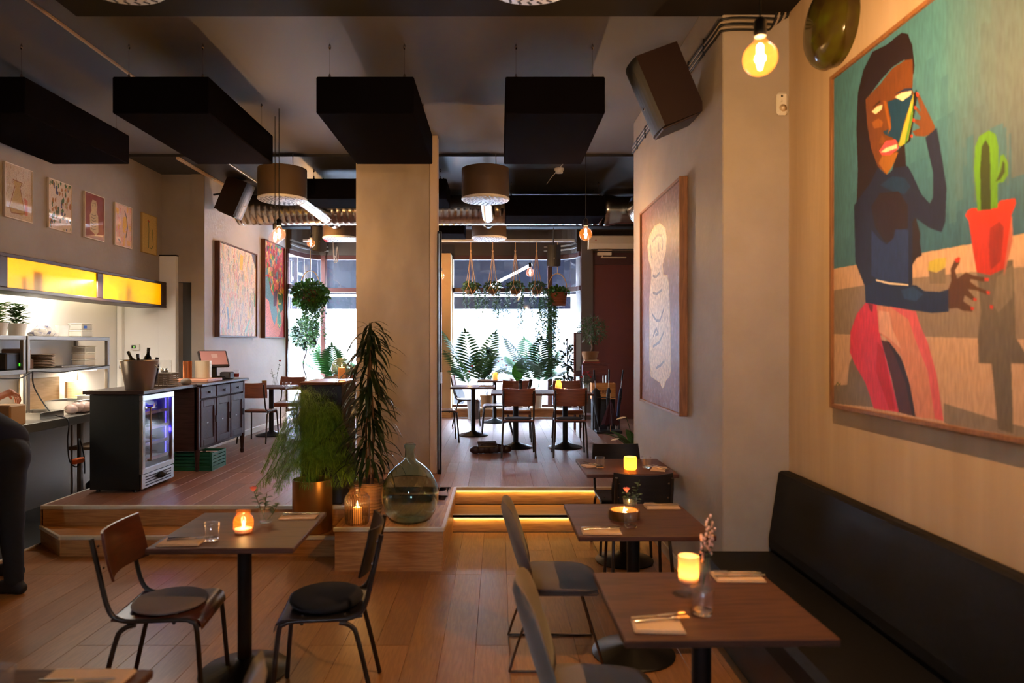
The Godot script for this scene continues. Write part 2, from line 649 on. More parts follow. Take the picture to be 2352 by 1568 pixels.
func build_shell() -> void:
	# --- floors
	var fl := struct_node("floor")
	part("screed", span(-5.1, 2.0, -0.2, -0.022, -3.0, 6.9), mat("beam_black", Color.BLACK), fl)
	lay_planks(fl, -3.93, 1.77, -0.6, 6.24, 0.0, 0.19, 0.02, plank_mats("oak_floor", Color8(134, 90, 50), Color8(174, 124, 74), 5, 0.34), 11)
	var kf := struct("floor", span(-4.95, -3.935, -0.02, 0.012, -3.0, 8.9), textured("kitchen_vinyl", noise_tex("vinyl", 0.25, [Color8(52, 48, 44), Color8(66, 62, 57)], 2), Vector3.ONE * 3.0, 0.45, true))
	kf.set_meta("label", "dark kitchen floor")
	var lo := struct("floor", span(-3.93, 1.77, -0.02, 0.0, -3.0, -0.6), mat("oak_back", Color8(150, 104, 58), 0.4))
	lo.set_meta("label", "oak floor behind the tables")
	struct("trim", span(-3.945, -3.925, 0.0, 0.016, 1.0, 5.84, 0.003), mat("aluminium", Color.WHITE))
	var up := struct_node("floor")
	part("deck", span(-3.9, 2.75, 0.0, UPPER - 0.022, 6.69, 13.45), mat("beam_black", Color.BLACK), up)
	part("deck", span(-3.9, -0.47, 0.0, UPPER - 0.022, 5.9, 6.69), mat("beam_black", Color.BLACK), up)
	var pm := plank_mats("upper_floor", Color8(122, 84, 66), Color8(154, 112, 92), 5, 0.42)
	lay_planks(up, -3.93, -0.46, 5.9, 8.0, UPPER, 0.16, 0.02, pm, 5)
	lay_planks(up, -0.46, 1.36, 6.64, 8.0, UPPER, 0.16, 0.02, pm, 6)
	lay_planks(up, 1.36, 2.7, 6.92, 8.0, UPPER, 0.16, 0.02, pm, 7)
	lay_planks(up, -3.93, 2.7, 8.0, 12.95, UPPER, 0.16, 0.02, pm, 8)
	# --- ceilings
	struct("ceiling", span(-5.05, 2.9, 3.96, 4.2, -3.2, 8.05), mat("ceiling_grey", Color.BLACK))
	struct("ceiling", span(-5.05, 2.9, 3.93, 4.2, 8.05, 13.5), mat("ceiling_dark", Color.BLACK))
	struct("ceiling", span(-2.6, 1.775, 3.73, 3.96, -3.0, 4.2, 0.01), mat("beam_black", Color.BLACK)).set_meta("label", "dark lowered soffit over the front tables")
	struct("ceiling", span(-3.83, 2.7, 3.72, 3.93, 11.6, 11.9), mat("beam_black", Color.BLACK)).set_meta("label", "dark beam before the shop windows")
	# --- walls
	struct("wall_right", span(1.774, 2.0, 0.0, 3.96, -3.0, 4.17), mat("wash_plaster", Color.BLACK))
	struct("wall_right", span(1.37, 2.9, 0.0, 3.96, 4.17, 6.92, 0.006), mat("pier_paint", Color.BLACK)).set_meta("label", "broad taupe pier on the right")
	struct("wall_right", span(2.7, 2.9, 0.0, 3.96, 6.92, 13.5), mat("taupe_paint", Color.BLACK))
	struct("wall_back", span(-5.05, 2.0, 0.0, 2.1, -3.2, -3.0), mat("taupe_paint", Color.BLACK))
	struct("wall_back", span(-5.05, 2.0, 2.9, 3.96, -3.2, -3.0), mat("taupe_paint", Color.BLACK))
	struct("wall_back", span(-5.05, -0.62, 2.1, 2.9, -3.2, -3.0), mat("taupe_paint", Color.BLACK))
	struct("wall_back", span(-0.18, 2.0, 2.1, 2.9, -3.2, -3.0), mat("taupe_paint", Color.BLACK))
	var bw := struct_node("window_3")
	part("pane", span(-0.62, -0.18, 2.1, 2.9, -3.11, -3.106), glass("window_glass", Color(0.9, 0.95, 0.97), 0.03), bw)
	part("frame", span(-0.62, -0.59, 2.1, 2.9, -3.14, -3.08).join(span(-0.21, -0.18, 2.1, 2.9, -3.14, -3.08)).join(span(-0.59, -0.21, 2.1, 2.15, -3.14, -3.08)).join(span(-0.59, -0.21, 2.85, 2.9, -3.14, -3.08)), mat("frame_brown", Color.BLACK), bw)
	struct("wall_left", span(-4.92, -4.39, 2.5, 3.96, -3.0, 8.9), mat("taupe_paint", Color.BLACK)).set_meta("label", "taupe bulkhead wall above the kitchen pass")
	struct("wall_left", span(-5.1, -4.92, 0.0, 3.96, -3.0, 8.95), mat("white_panel", Color.BLACK)).set_meta("label", "white clad kitchen wall")
	struct("wall_left", span(-4.0, -3.83, 0.0, 3.96, 8.9, 12.35), mat("pale_wall", Color.BLACK)).set_meta("label", "pale wall with two paintings")
	struct("wall_left", span(-4.93, -4.17, 0.0, 3.96, 8.9, 9.1), mat("taupe_paint", Color.BLACK))
	struct("wall_left", span(-4.17, -3.99, 2.53, 3.96, 8.9, 9.1), mat("taupe_paint", Color.BLACK))
	struct("wall_left", span(-3.995, -3.83, 0.0, 3.96, 8.88, 8.9), mat("taupe_paint", Color.BLACK))
	struct("door", span(-4.17, -3.99, 0.3, 2.53, 9.02, 9.06), mat("recess_grey", Color8(70, 66, 60), 0.6)).set_meta("label", "narrow grey recess beside the kitchen")
	struct("wall_left", span(-4.92, -4.41, 0.0, 2.5, 8.86, 8.9), mat("white_panel", Color.BLACK))
	struct("wall_left", span(-4.41, -4.18, UPPER, 2.86, 8.84, 8.9, 0.004), mat("white_panel", Color.BLACK)).set_meta("label", "white panel with a dark top edge")
	struct("trim", span(-4.42, -4.17, 2.86, 2.875, 8.83, 8.9), mat("beam_black", Color.BLACK))
	struct("trim", span(-4.915, -4.85, 0.9, 2.5, 8.78, 8.86, 0.01), mat("white_panel", Color.BLACK)).set_meta("label", "boxed pipe in the kitchen corner")
	# column in the middle of the room
	struct("wall_center", span(-1.53, -0.735, UPPER, 3.96, 7.32, 8.1, 0.012), mat("concrete_column", Color.BLACK)).set_meta("label", "rough plastered column")
	struct("trim", span(-0.735, -0.655, UPPER, 3.96, 7.32, 7.48, 0.006), mat("pale_jamb", Color8(206, 186, 172), 0.6)).set_meta("label", "pale jamb on the column")
	var post := struct_node("door")
	part("frame", span(-0.652, -0.612, UPPER, 2.93, 7.30, 7.36, 0.004), mat("black_metal", Color.BLACK), post)
	part("glazing_bead", span(-0.64, -0.632, UPPER + 0.05, 2.9, 7.292, 7.3), mat("steel", Color.BLACK), post)
	part("hinge", span(-0.625, -0.605, 1.3, 1.42, 7.29, 7.33, 0.003), mat("steel", Color.BLACK), post)
	# facade
	struct("wall_front", span(-4.3, 1.6, 3.44, 3.96, 13.25, 13.5), mat("facade_dark", Color8(70, 58, 48), 0.6))
	struct("wall_front", span(-1.95, -0.9, UPPER, 3.44, 12.9, 13.5, 0.01), mat("ochre_plaster", Color.BLACK)).set_meta("label", "ochre pier between the shop windows")
	struct("wall_front", span(1.53, 1.74, 0.0, 3.96, 12.6, 13.5), mat("pier_grey", Color8(92, 84, 80), 0.6))
	struct("wall_front", span(1.74, 2.75, 3.42, 3.96, 12.72, 13.0), mat("facade_dark", Color.BLACK))
	struct("baseboard_left", span(-3.83, -3.812, UPPER, UPPER + 0.09, 8.9, 12.3, 0.004), mat("white_plastic", Color.BLACK))
	struct("baseboard_right", span(1.352, 1.37, 0.0, 0.09, 4.17, 6.62, 0.004), mat("pier_paint", Color.BLACK))
	struct("baseboard_front", span(-1.96, -0.89, UPPER, UPPER + 0.1, 12.88, 12.9, 0.004), mat("oak_x", Color.BLACK))
	var dr := struct_node("door")
	part("leaf", span(1.78, 2.66, UPPER, 3.2, 12.72, 12.77, 0.004), mat("door_red", Color8(108, 46, 32), 0.55), dr)
	part("frame", span(1.735, 1.78, UPPER, 3.42, 12.68, 12.8, 0.004), mat("frame_brown", Color.BLACK), dr)
	part("frame", span(2.66, 2.72, UPPER, 3.42, 12.68, 12.8, 0.004), mat("frame_brown", Color.BLACK), dr)
	part("transom_panel", span(1.78, 2.66, 3.2, 3.42, 12.7, 12.78, 0.004), mat("frame_brown", Color.BLACK), dr)
	part("handle", sh().tube([V(1.9, 1.3, 12.72), V(1.9, 1.3, 12.66), V(2.0, 1.3, 12.66)], 0.01, 8), mat("steel", Color.BLACK), dr)
	var cl := thing("door_closer", "cream door closer with a slim arm on the brown door", "door closer")
	part("bracket", span(1.83, 2.09, 3.445, 3.5, 12.55, 12.62, 0.004), mat("cream_metal", Color8(232, 214, 184), 0.4), cl)
	part("body", span(1.83, 2.09, 3.36, 3.42, 12.6, 12.72, 0.006), mat("cream_metal", Color.BLACK), cl)
	part("arm", span(1.89, 2.36, 3.31, 3.33, 12.6, 12.625, 0.004), mat("cream_metal", Color.BLACK), cl)
	part("spindle", sh().lathe([Vector2(0, 3.32), Vector2(0.012, 3.32), Vector2(0.012, 3.37), Vector2(0, 3.37)], 10, Transform3D(Basis.IDENTITY, V(1.92, 0, 12.61))), mat("cream_metal", Color.BLACK), cl)
	var ac := thing("air_curtain", "cream air curtain unit above the brown door", "air conditioner")
	var prof := PackedVector2Array([Vector2(0, 0), Vector2(0.26, 0.0), Vector2(0.34, 0.08), Vector2(0.34, 0.22), Vector2(0.3, 0.24), Vector2(0, 0.24)])
	part("housing", sh().prism(prof, 1.05, Transform3D(Basis(Vector3(0, 0, 1), Vector3.UP, Vector3(1, 0, 0)), V(1.64, 3.46, 12.72))), mat("cream_metal", Color.BLACK), ac)
	part("outlet_slot", span(1.7, 2.6, 3.455, 3.462, 12.5, 12.6), mat("black_plastic", Color.BLACK), ac)
	part("status_mark", span(1.75, 1.78, 3.6, 3.61, 12.372, 12.38), mat("mark_red", Color8(190, 80, 40), 0.5), ac)
	build_windows()
	build_steps()


func pane_curve(side: float) -> Array:
	# plan of the bent glass: from the straight window back towards the room
	var pts := []
	for k in 7:
		var a := PI / 2 * k / 6.0
		if side < 0:
			pts.append(Vector2(-3.40 - 0.43 * sin(a), 13.3 - 0.95 * (1.0 - cos(a))))
		else:
			pts.append(Vector2(1.0 + 0.55 * sin(a), 13.3 - 0.6 * (1.0 - cos(a))))
	return pts


func wall_strip(pts: Array, y0: float, y1: float, th: float) -> Shape:
	var s := sh()
	for k in pts.size() - 1:
		var a: Vector2 = pts[k]
		var b: Vector2 = pts[k + 1]
		var d := (b - a)
		var mid := (a + b) / 2
		var ang := atan2(d.y, d.x)
		s.box(Vector3.ZERO, Vector3(d.length() + th * 0.3, y1 - y0, th), 0.0, Transform3D(Basis(Vector3.UP, ang), V(mid.x, (y0 + y1) / 2, mid.y)))
	return s


func build_windows() -> void:
	var fm := mat("frame_brown", Color.BLACK)
	var gl := glass("window_glass", Color(0.9, 0.95, 0.97), 0.03)
	var lower := 0.55
	for w in 2:
		var x0 := -3.40 if w == 0 else -0.9
		var x1 := -1.95 if w == 0 else 1.0
		var side := -1.0 if w == 0 else 1.0
		var win := struct_node("window_%d" % (w + 1))
		var bent := pane_curve(side)
		for y in [[lower - 0.05, lower], [2.72, 2.81], [3.36, 3.44]]:
			part("rail", span(x0, x1, y[0], y[1], 13.25, 13.35, 0.004), fm, win)
			part("curved_rail", wall_strip(bent, y[0], y[1], 0.1), fm, win)
		var mx := x0 if w == 0 else x1
		part("mullion", span(mx - 0.045, mx + 0.045, lower - 0.05, 3.44, 13.23, 13.37, 0.006), fm, win)
		part("mullion", span((x1 if w == 0 else x0) - 0.03, (x1 if w == 0 else x0) + 0.03, lower - 0.05, 3.44, 13.25, 13.35, 0.006), mat("white_plastic", Color.BLACK), win)
		for y in [[lower, 2.72], [2.81, 3.36]]:
			part("pane", span(x0, x1, y[0], y[1], 13.298, 13.302), gl, win)
			var e: Vector2 = bent[-1]
			part("curved_pane", wall_strip(bent, y[0], y[1], 0.004), gl, win)
		var end: Vector2 = bent[-1]
		part("end_post", span(end.x - 0.03, end.x + 0.03, lower - 0.05, 3.44, end.y - 0.06, end.y + 0.02, 0.004), fm, win)
		# header over the bent part and the low wooden seat below the glass
		struct("wall_front", wall_strip(bent, 3.44, 3.96, 0.2), mat("facade_dark", Color.BLACK))
		for g in 2:
			var shifted := []
			for p in bent:
				shifted.append(p + Vector2(-side * 0.12, -0.12 - 0.04 * g))
			struct("trim", wall_strip(shifted, 3.5 + 0.07 * g, 3.53 + 0.07 * g, 0.03), mat("dull_steel", Color.BLACK))
		var seat := struct_node("trim")
		part("front_board", span(x0 - (0.4 if w == 0 else 0.0), x1 + (0.0 if w == 0 else 0.53), UPPER, 0.475, 12.97, 13.0, 0.004), mat("oak_x", Color.BLACK), seat)
		part("sill", span(x0 - (0.4 if w == 0 else 0.0), x1 + (0.0 if w == 0 else 0.53), 0.475, 0.505, 12.93, 13.35, 0.006), mat("sill_pale", Color8(214, 190, 158), 0.45), seat)
	struct("trim", span(-3.6, 1.4, 3.6, 3.65, 12.55, 12.6, 0.006), mat("white_plastic", Color.BLACK)).set_meta("label", "white curtain rail along the windows")


func build_steps() -> void:
	var ox := mat("oak_x", Color.BLACK)
	var al := mat("aluminium", Color.BLACK)
	# left steps, with a cut corner
	var a := thing("wooden_step", "long oak step with a cut corner below the wine cooler", "step")
	var plan := PackedVector2Array([Vector2(-3.93, 5.9), Vector2(-3.93, 5.86), Vector2(-3.555, 5.53), Vector2(-1.25, 5.53), Vector2(-1.25, 5.9)])
	var flat := Transform3D(Basis(Vector3(1, 0, 0), Vector3(0, 0, -1), Vector3(0, 1, 0)), Vector3.ZERO)
	part("tread", sh().prism(plan, 0.022, flat.translated(Vector3(0, 0.14, 0))), ox, a)
	part("riser", span(-3.55, -1.25, 0.0, 0.14, 5.535, 5.555), ox, a)
	var diag := Vector2(-3.555 + 3.93, 5.53 - 5.86)
	part("riser", sh().box(Vector3.ZERO, Vector3(diag.length(), 0.14, 0.02), 0.0, Transform3D(Basis(Vector3.UP, atan2(diag.y, diag.x)), V(-3.735, 0.07, 5.705))), ox, a)
	part("nosing", span(-3.56, -1.25, 0.135, 0.167, 5.525, 5.55, 0.004), al, a)
	part("nosing", sh().box(Vector3.ZERO, Vector3(diag.length() + 0.02, 0.032, 0.025), 0.004, Transform3D(Basis(Vector3.UP, atan2(diag.y, diag.x)), V(-3.742, 0.151, 5.695))), al, a)
	var b := thing("platform_edge", "oak riser and metal nosing along the raised floor by the wine cooler", "step")
	part("riser", span(-3.93, -1.25, 0.16, UPPER - 0.02, 5.875, 5.9), ox, b)
	part("side_panel", span(-3.94, -3.92, 0.0, UPPER - 0.02, 5.875, 8.9), mat("oak_z", Color.BLACK), b)
	part("nosing", span(-3.94, -1.25, UPPER - 0.03, UPPER + 0.003, 5.865, 5.9, 0.004), al, b)
	part("nosing", span(-3.945, -3.925, UPPER - 0.02, UPPER + 0.003, 5.9, 8.8, 0.003), al, b)
	# plant platform
	var c := thing("plant_platform", "oak platform box carrying the basket plant and the big bottle", "platform")
	part("top_board", span(-1.245, -0.42, UPPER - 0.02, UPPER, 5.17, 6.64), mat("oak_z", Color.BLACK), c)
	part("front_board", span(-1.24, -0.425, 0.0, UPPER - 0.02, 5.17, 5.19), ox, c)
	part("side_board", span(-0.44, -0.42, 0.0, UPPER - 0.02, 5.19, 6.64), mat("oak_z", Color.BLACK), c)
	part("side_board", span(-1.245, -1.225, 0.0, UPPER - 0.02, 5.19, 5.9), mat("oak_z", Color.BLACK), c)
	part("nosing", span(-1.25, -0.41, UPPER - 0.028, UPPER + 0.003, 5.155, 5.185, 0.004), al, c)
	part("nosing", span(-0.435, -0.405, UPPER - 0.028, UPPER + 0.003, 5.185, 6.64, 0.004), al, c)
	# right steps with light strips
	var d := thing("lit_steps", "oak steps with warm light strips under the nosings", "step")
	part("tread", span(-0.42, 1.365, 0.143, 0.162, 6.22, 6.63), ox, d)
	part("riser", span(-0.42, 1.365, 0.0, 0.143, 6.26, 6.28), ox, d)
	part("riser", span(-0.42, 1.365, 0.162, UPPER - 0.02, 6.66, 6.68), ox, d)
	var led := glow("led_strip", Color(1.0, 0.9, 0.55), 1.6)
	for y in [[0.165, 6.22], [UPPER, 6.62]]:
		part("nosing", span(-0.42, 1.365, y[0] - 0.03, y[0] + 0.003, y[1], y[1] + 0.03, 0.004), al, d)
		part("light_strip", span(-0.41, 1.36, y[0] - 0.048, y[0] - 0.03, y[1] + 0.028, y[1] + 0.036), led, d)
		area(V(0.475, y[0] - 0.05, y[1] + 0.025), Vector3(0, -1, -0.35), Vector2(1.76, 0.012), Color(1.0, 0.84, 0.5), 0.11, d)


func build_street() -> void:
	var g := struct("floor", span(-30, 30, 0.0, 0.15, 13.5, 40.0), textured("street", noise_tex("asphalt", 0.3, [Color8(120, 120, 122), Color8(146, 146, 148)], 3), Vector3.ONE * 0.8, 0.8, true))
	g.set_meta("label", "pale street outside the windows")
	var kerb := struct("trim", span(-30, 30, 0.15, 0.27, 17.6, 17.9, 0.01), mat("kerb_stone", Color8(176, 174, 170), 0.8))
	kerb.set_meta("label", "kerb stone across the street")
	var b := thing("shop_building", "pale shop building across the street with large panes and a red sign", "building", V(0, 0.15, 22.0))
	var wl := mat("facade_white", Color8(226, 225, 222), 0.8)
	part("wall", sh().box(Vector3(0, 6.0, -0.6), Vector3(60, 6.0, 1.0)).box(Vector3(0, 0.35, -0.6), Vector3(60, 0.7, 1.0)), wl, b)
	for k in 9:
		var x := -17.5 + k * 4.2
		part("pilaster", bx(Vector3(x, 1.85, -0.55), Vector3(0.9, 2.4, 1.0), 0.02), wl, b)
		var w := part("shop_window", bx(Vector3(x + 2.1, 1.85, -0.75), Vector3(3.3, 2.3, 0.04)), mat("far_pane", Color8(84, 90, 98), 0.2), b)
		part("pane_bar", bx(Vector3(x + 2.1, 1.85, -0.7), Vector3(0.07, 2.3, 0.06)), wl, w)
		part("pane_bar", bx(Vector3(x + 2.1, 2.4, -0.7), Vector3(3.3, 0.07, 0.06)), wl, w)
	part("sign_board", bx(Vector3(0.35, 3.12, 0.0), Vector3(2.4, 0.42, 0.12), 0.02), mat("sign_red", Color8(118, 32, 27), 0.6), b)
	part("sign_board", bx(Vector3(-7.6, 3.1, 0.0), Vector3(3.6, 0.36, 0.12), 0.02), mat("sign_pink", Color8(118, 44, 40), 0.6), b)
	for k in 8:
		var x := -15.0 + k * 4.0
		var w2 := part("upper_window", bx(Vector3(x, 6.2, -0.08), Vector3(1.3, 1.9, 0.05)), mat("far_pane", Color.BLACK), b)
		part("pane_bar", bx(Vector3(x, 6.2, -0.04), Vector3(0.06, 1.9, 0.05)), wl, w2)
	# awning over the pavement
	var aw := thing("awning", "dark blue awning outside seen from below through the top panes", "awning")
	var cloth := mat("awning_cloth", Color8(13, 16, 27), 0.9)
	cloth.metallic_specular = 0.1
	var tilt := Transform3D(Basis(Vector3.RIGHT, 0.36), V(-1.1, 3.42, 14.55))
	part("canopy", sh().box(Vector3.ZERO, Vector3(7.4, 0.02, 2.2), 0.0, Transform3D(Basis(Vector3.RIGHT, -0.42), V(-1.1, 3.3, 14.6))), cloth, aw)
	part("valance", span(-4.8, 2.6, 2.52, 2.84, 15.58, 15.6), cloth, aw)
	part("front_bar", span(-4.8, 2.6, 2.8, 2.86, 15.56, 15.62, 0.01), mat("white_metal", Color8(226, 226, 224), 0.4), aw)
	for x in [-4.6, -1.1, 2.4]:
		part("wall_bracket", span(x - 0.03, x + 0.03, 3.6, 3.78, 13.45, 13.7, 0.004), mat("white_metal", Color.BLACK), aw)
	for x in [[-2.15, -2.95], [0.65, -0.15]]:
		part("folding_arm", sh().tube([V(x[0], 3.3, 13.6), V(x[1], 2.98, 14.6)], 0.035, 8), mat("white_metal", Color.BLACK), aw)
		part("folding_arm", sh().tube([V(x[1], 2.98, 14.6), V(x[0] - 0.1, 2.84, 15.55)], 0.03, 8), mat("white_metal", Color.BLACK), aw)
	# parked car
	var car := thing("parked_car", "pale car parked along the street outside the right window", "car", V(0.2, 0.15, 17.0))
	var side := PackedVector2Array([Vector2(-2.0, 0.3), Vector2(2.0, 0.3), Vector2(2.05, 0.75), Vector2(1.5, 0.88), Vector2(0.9, 1.35), Vector2(-0.9, 1.38), Vector2(-1.6, 0.92), Vector2(-2.05, 0.8)])
	part("body", sh().prism(side, 1.6, Transform3D(Basis.IDENTITY, Vector3(0, 0, -0.8))), mat("car_paint", Color8(196, 198, 202), 0.25), car)
	part("side_glass", sh().prism(PackedVector2Array([Vector2(-1.35, 0.92), Vector2(1.25, 0.92), Vector2(0.82, 1.28), Vector2(-0.82, 1.3)]), 0.02, Transform3D(Basis.IDENTITY, Vector3(0, 0, 0.8))), mat("far_pane", Color.BLACK), car)
	for x in [-1.3, 1.3]:
		part("wheel", sh().lathe([Vector2(0, -0.1), Vector2(0.3, -0.1), Vector2(0.31, 0.1), Vector2(0, 0.1)], 20, Transform3D(Basis(Vector3.RIGHT, PI / 2), Vector3(x, 0.31, 0.75))), mat("tyre", Color8(40, 40, 42), 0.8), car)


var chair_proto := {}
var soft_proto: Node3D


# plywood chair on a bent tube frame; faces -z, stands on its origin
func chair(label: String, at: Vector3, turn: float, ply: String, group := "", tube := "tube_metal") -> Node3D:
	if chair_proto.has(ply + tube):
		return copy_of(chair_proto[ply + tube], at, turn, label, group)
	var c := thing("dining_chair", label, "chair", at, turn, group)
	var tm := mat(tube, Color.BLACK)
	var wm := mat(ply, Color.BLACK)
	for s in [-1.0, 1.0]:
		var pts := curve([Vector3(s * 0.185, 0.83, 0.262), Vector3(s * 0.185, 0.66, 0.225), Vector3(s * 0.185, 0.50, 0.185), Vector3(s * 0.185, 0.452, 0.13), Vector3(s * 0.185, 0.445, 0.04), Vector3(s * 0.185, 0.445, -0.12), Vector3(s * 0.187, 0.435, -0.178), Vector3(s * 0.19, 0.38, -0.205), Vector3(s * 0.205, 0.004, -0.235)], 4)
		part("side_frame", sh().tube(pts, 0.0115, 8), tm, c)
		part("leg", sh().tube(curve([Vector3(s * 0.185, 0.43, 0.07), Vector3(s * 0.187, 0.41, 0.125), Vector3(s * 0.192, 0.34, 0.158), Vector3(s * 0.208, 0.004, 0.235)], 4), 0.0115, 8), tm, c)
		for z in [-0.1, 0.09]:
			part("bolt", sh().lathe([Vector2(0, 0.452), Vector2(0.007, 0.452), Vector2(0.006, 0.459), Vector2(0, 0.459)], 8, Transform3D(Basis.IDENTITY, Vector3(s * 0.15, 0, z))), mat("chrome", Color.BLACK), c)
	part("crossbar", sh().tube([Vector3(-0.185, 0.432, -0.1), Vector3(0.185, 0.432, -0.1)], 0.009, 6), tm, c)
	part("crossbar", sh().tube([Vector3(-0.185, 0.432, 0.1), Vector3(0.185, 0.432, 0.1)], 0.009, 6), tm, c)
	# seat: dished ply with a rolled front edge
	var st := sh()
	var rows := [[-0.225, 0.405], [-0.215, 0.435], [-0.195, 0.449], [-0.16, 0.453], [0.0, 0.449], [0.12, 0.452], [0.175, 0.458]]
	sheet(st, rows, 0.19, 0.011, 0.004)
	part("seat", st, wm, c)
	var bk := sh()
	curved_back(bk, 0.205, 0.635, 0.845, 0.205, 0.255, 0.05, 0.011)
	part("backrest", bk, wm, c)
	for s in [-1.0, 1.0]:
		for y in [0.69, 0.79]:
			part("bolt", bx(Vector3(s * 0.165, y, 0.205 + (y - 0.635) * 0.24 - 0.002), Vector3(0.012, 0.012, 0.008), 0.003), mat("chrome", Color.BLACK), c)
	chair_proto[ply + tube] = c
	return c


func sheet(s: Shape, rows: Array, half: float, th: float, dish: float) -> void:
	var cols := 6
	for side in 2:
		var first := s.v.size()
		for k in rows.size():
			var a: Array = rows[maxi(k - 1, 0)]
			var b: Array = rows[mini(k + 1, rows.size() - 1)]
			var q := Vector3(0, b[0] - a[0], -(b[1] - a[1])).normalized()
			for c in cols + 1:
				var f := float(c) / cols * 2.0 - 1.0
				s.put(Vector3(f * half, rows[k][1] + dish * f * f, rows[k][0]) - (q * th if side else Vector3.ZERO), -q if side else q, Vector2(f, rows[k][0]))
		for k in rows.size() - 1:
			for c in cols:
				var i0 := first + k * (cols + 1) + c
				s.tri(i0, i0 + 1, i0 + cols + 1)
				s.tri(i0 + 1, i0 + cols + 2, i0 + cols + 1)
	for e in [-1.0, 1.0]:
		for k in rows.size() - 1:
			var p := Vector3(e * half, rows[k][1] + dish, rows[k][0])
			var p2 := Vector3(e * half, rows[k + 1][1] + dish, rows[k + 1][0])
			s.face([p, p2, p2 - Vector3(0, th, 0), p - Vector3(0, th, 0)], Vector3(e, 0, 0))
	for e in 2:
		var r: Array = rows[-1 if e else 0]
		s.face([Vector3(-half, r[1] + dish, r[0]), Vector3(half, r[1] + dish, r[0]), Vector3(half, r[1] - th, r[0]), Vector3(-half, r[1] - th, r[0])], Vector3(0, 0, 1.0 if e else -1.0))


# bowed back panel: half width, y range, z at bottom and top of its middle, bow depth forward at the sides
func curved_back(s: Shape, half: float, y0: float, y1: float, z0: float, z1: float, bow: float, th: float) -> void:
	var cols := 10
	var rows := 6
	for side in 2:
		var first := s.v.size()
		for r in rows + 1:
			var g := float(r) / rows
			var edge := 0.94 + 0.06 * sin(PI * clampf(g * 0.9 + 0.08, 0.0, 1.0))
			for c in cols + 1:
				var f := float(c) / cols * 2.0 - 1.0
				var y := lerpf(y0, y1, g) + (0.012 * f * f if r == rows else 0.0)
				var q := Vector3(-2.0 * bow * f / half, 0, -1).normalized()
				var p := Vector3(f * half * edge, y, lerpf(z0, z1, g) - bow * f * f)
				s.put(p - (q * th if side else Vector3.ZERO), -q if side else q, Vector2(f, g))
		for r in rows:
			for c in cols:
				var i0 := first + r * (cols + 1) + c
				s.tri(i0, i0 + 1, i0 + cols + 1)
				s.tri(i0 + 1, i0 + cols + 2, i0 + cols + 1)
	# rim
	var n0 := (rows + 1) * (cols + 1)
	var base := s.v.size() - 2 * n0
	var ring := []
	for c in cols + 1:
		ring.append(c)
	for r in range(1, rows + 1):
		ring.append(r * (cols + 1) + cols)
	for c in range(cols - 1, -1, -1):
		ring.append(rows * (cols + 1) + c)
	for r in range(rows - 1, 0, -1):
		ring.append(r * (cols + 1))
	var mid := Vector3(0, (y0 + y1) / 2, (z0 + z1) / 2)
	for k in ring.size():
		var a: Vector3 = s.v[base + ring[k]]
		var b: Vector3 = s.v[base + ring[(k + 1) % ring.size()]]
		var a2: Vector3 = s.v[base + n0 + ring[k]]
		var b2: Vector3 = s.v[base + n0 + ring[(k + 1) % ring.size()]]
		var q := (b - a).cross(a2 - a).normalized()
		if q.dot((a + b) / 2 - mid) < 0:
			q = -q
		s.face([a, b, b2, a2], q)


# upholstered shell chair on a bent wire base; faces -z
func soft_chair(label: String, at: Vector3, turn: float, group := "") -> Node3D:
	if soft_proto:
		return copy_of(soft_proto, at, turn, label, group)
	var c := thing("upholstered_chair", label, "chair", at, turn, group)
	var fab := textured("linen", noise_tex("linen_weave", 0.35, [Color8(118, 104, 94), Color8(140, 126, 114)], 2), Vector3.ONE * 6.0, 0.95)
	fab.rim_enabled = true
	fab.rim = 0.35
	# back shell: tall, slightly bowed pad
	var bk := sh()
	pad(bk, 0.215, 0.42, 0.86, 0.165, 0.30, 0.05, 0.05, true)
	part("backrest", bk, fab, c)
	var st := sh()
	pad(st, 0.225, -0.23, 0.20, 0.425, 0.44, 0.01, 0.062, false)
	part("seat", st, fab, c)
	part("seat_shell", bx(Vector3(0, 0.402, -0.01), Vector3(0.41, 0.025, 0.40), 0.01), textured("linen_dark", noise_tex("linen_under", 0.35, [Color8(92, 78, 64), Color8(108, 92, 76)], 2), Vector3.ONE * 6.0, 0.95), c)
	var tm := mat("wire_bronze", Color8(112, 92, 76), 0.25, 0.9)
	for s in [-1.0, 1.0]:
		part("sled_leg", sh().tube(curve([Vector3(s * 0.17, 0.40, 0.10), Vector3(s * 0.20, 0.22, 0.19), Vector3(s * 0.225, 0.03, 0.255), Vector3(s * 0.225, 0.008, 0.235), Vector3(s * 0.225, 0.008, 0.0), Vector3(s * 0.225, 0.008, -0.2), Vector3(s * 0.225, 0.028, -0.228), Vector3(s * 0.205, 0.2, -0.18), Vector3(s * 0.17, 0.40, -0.12)], 3), 0.007, 8), tm, c)
	part("crossbar", sh().tube([Vector3(-0.17, 0.398, 0.1), Vector3(0.17, 0.398, 0.1)], 0.007, 6), tm, c)
	part("crossbar", sh().tube([Vector3(-0.17, 0.398, -0.12), Vector3(0.17, 0.398, -0.12)], 0.007, 6), tm, c)
	soft_proto = c
	return c


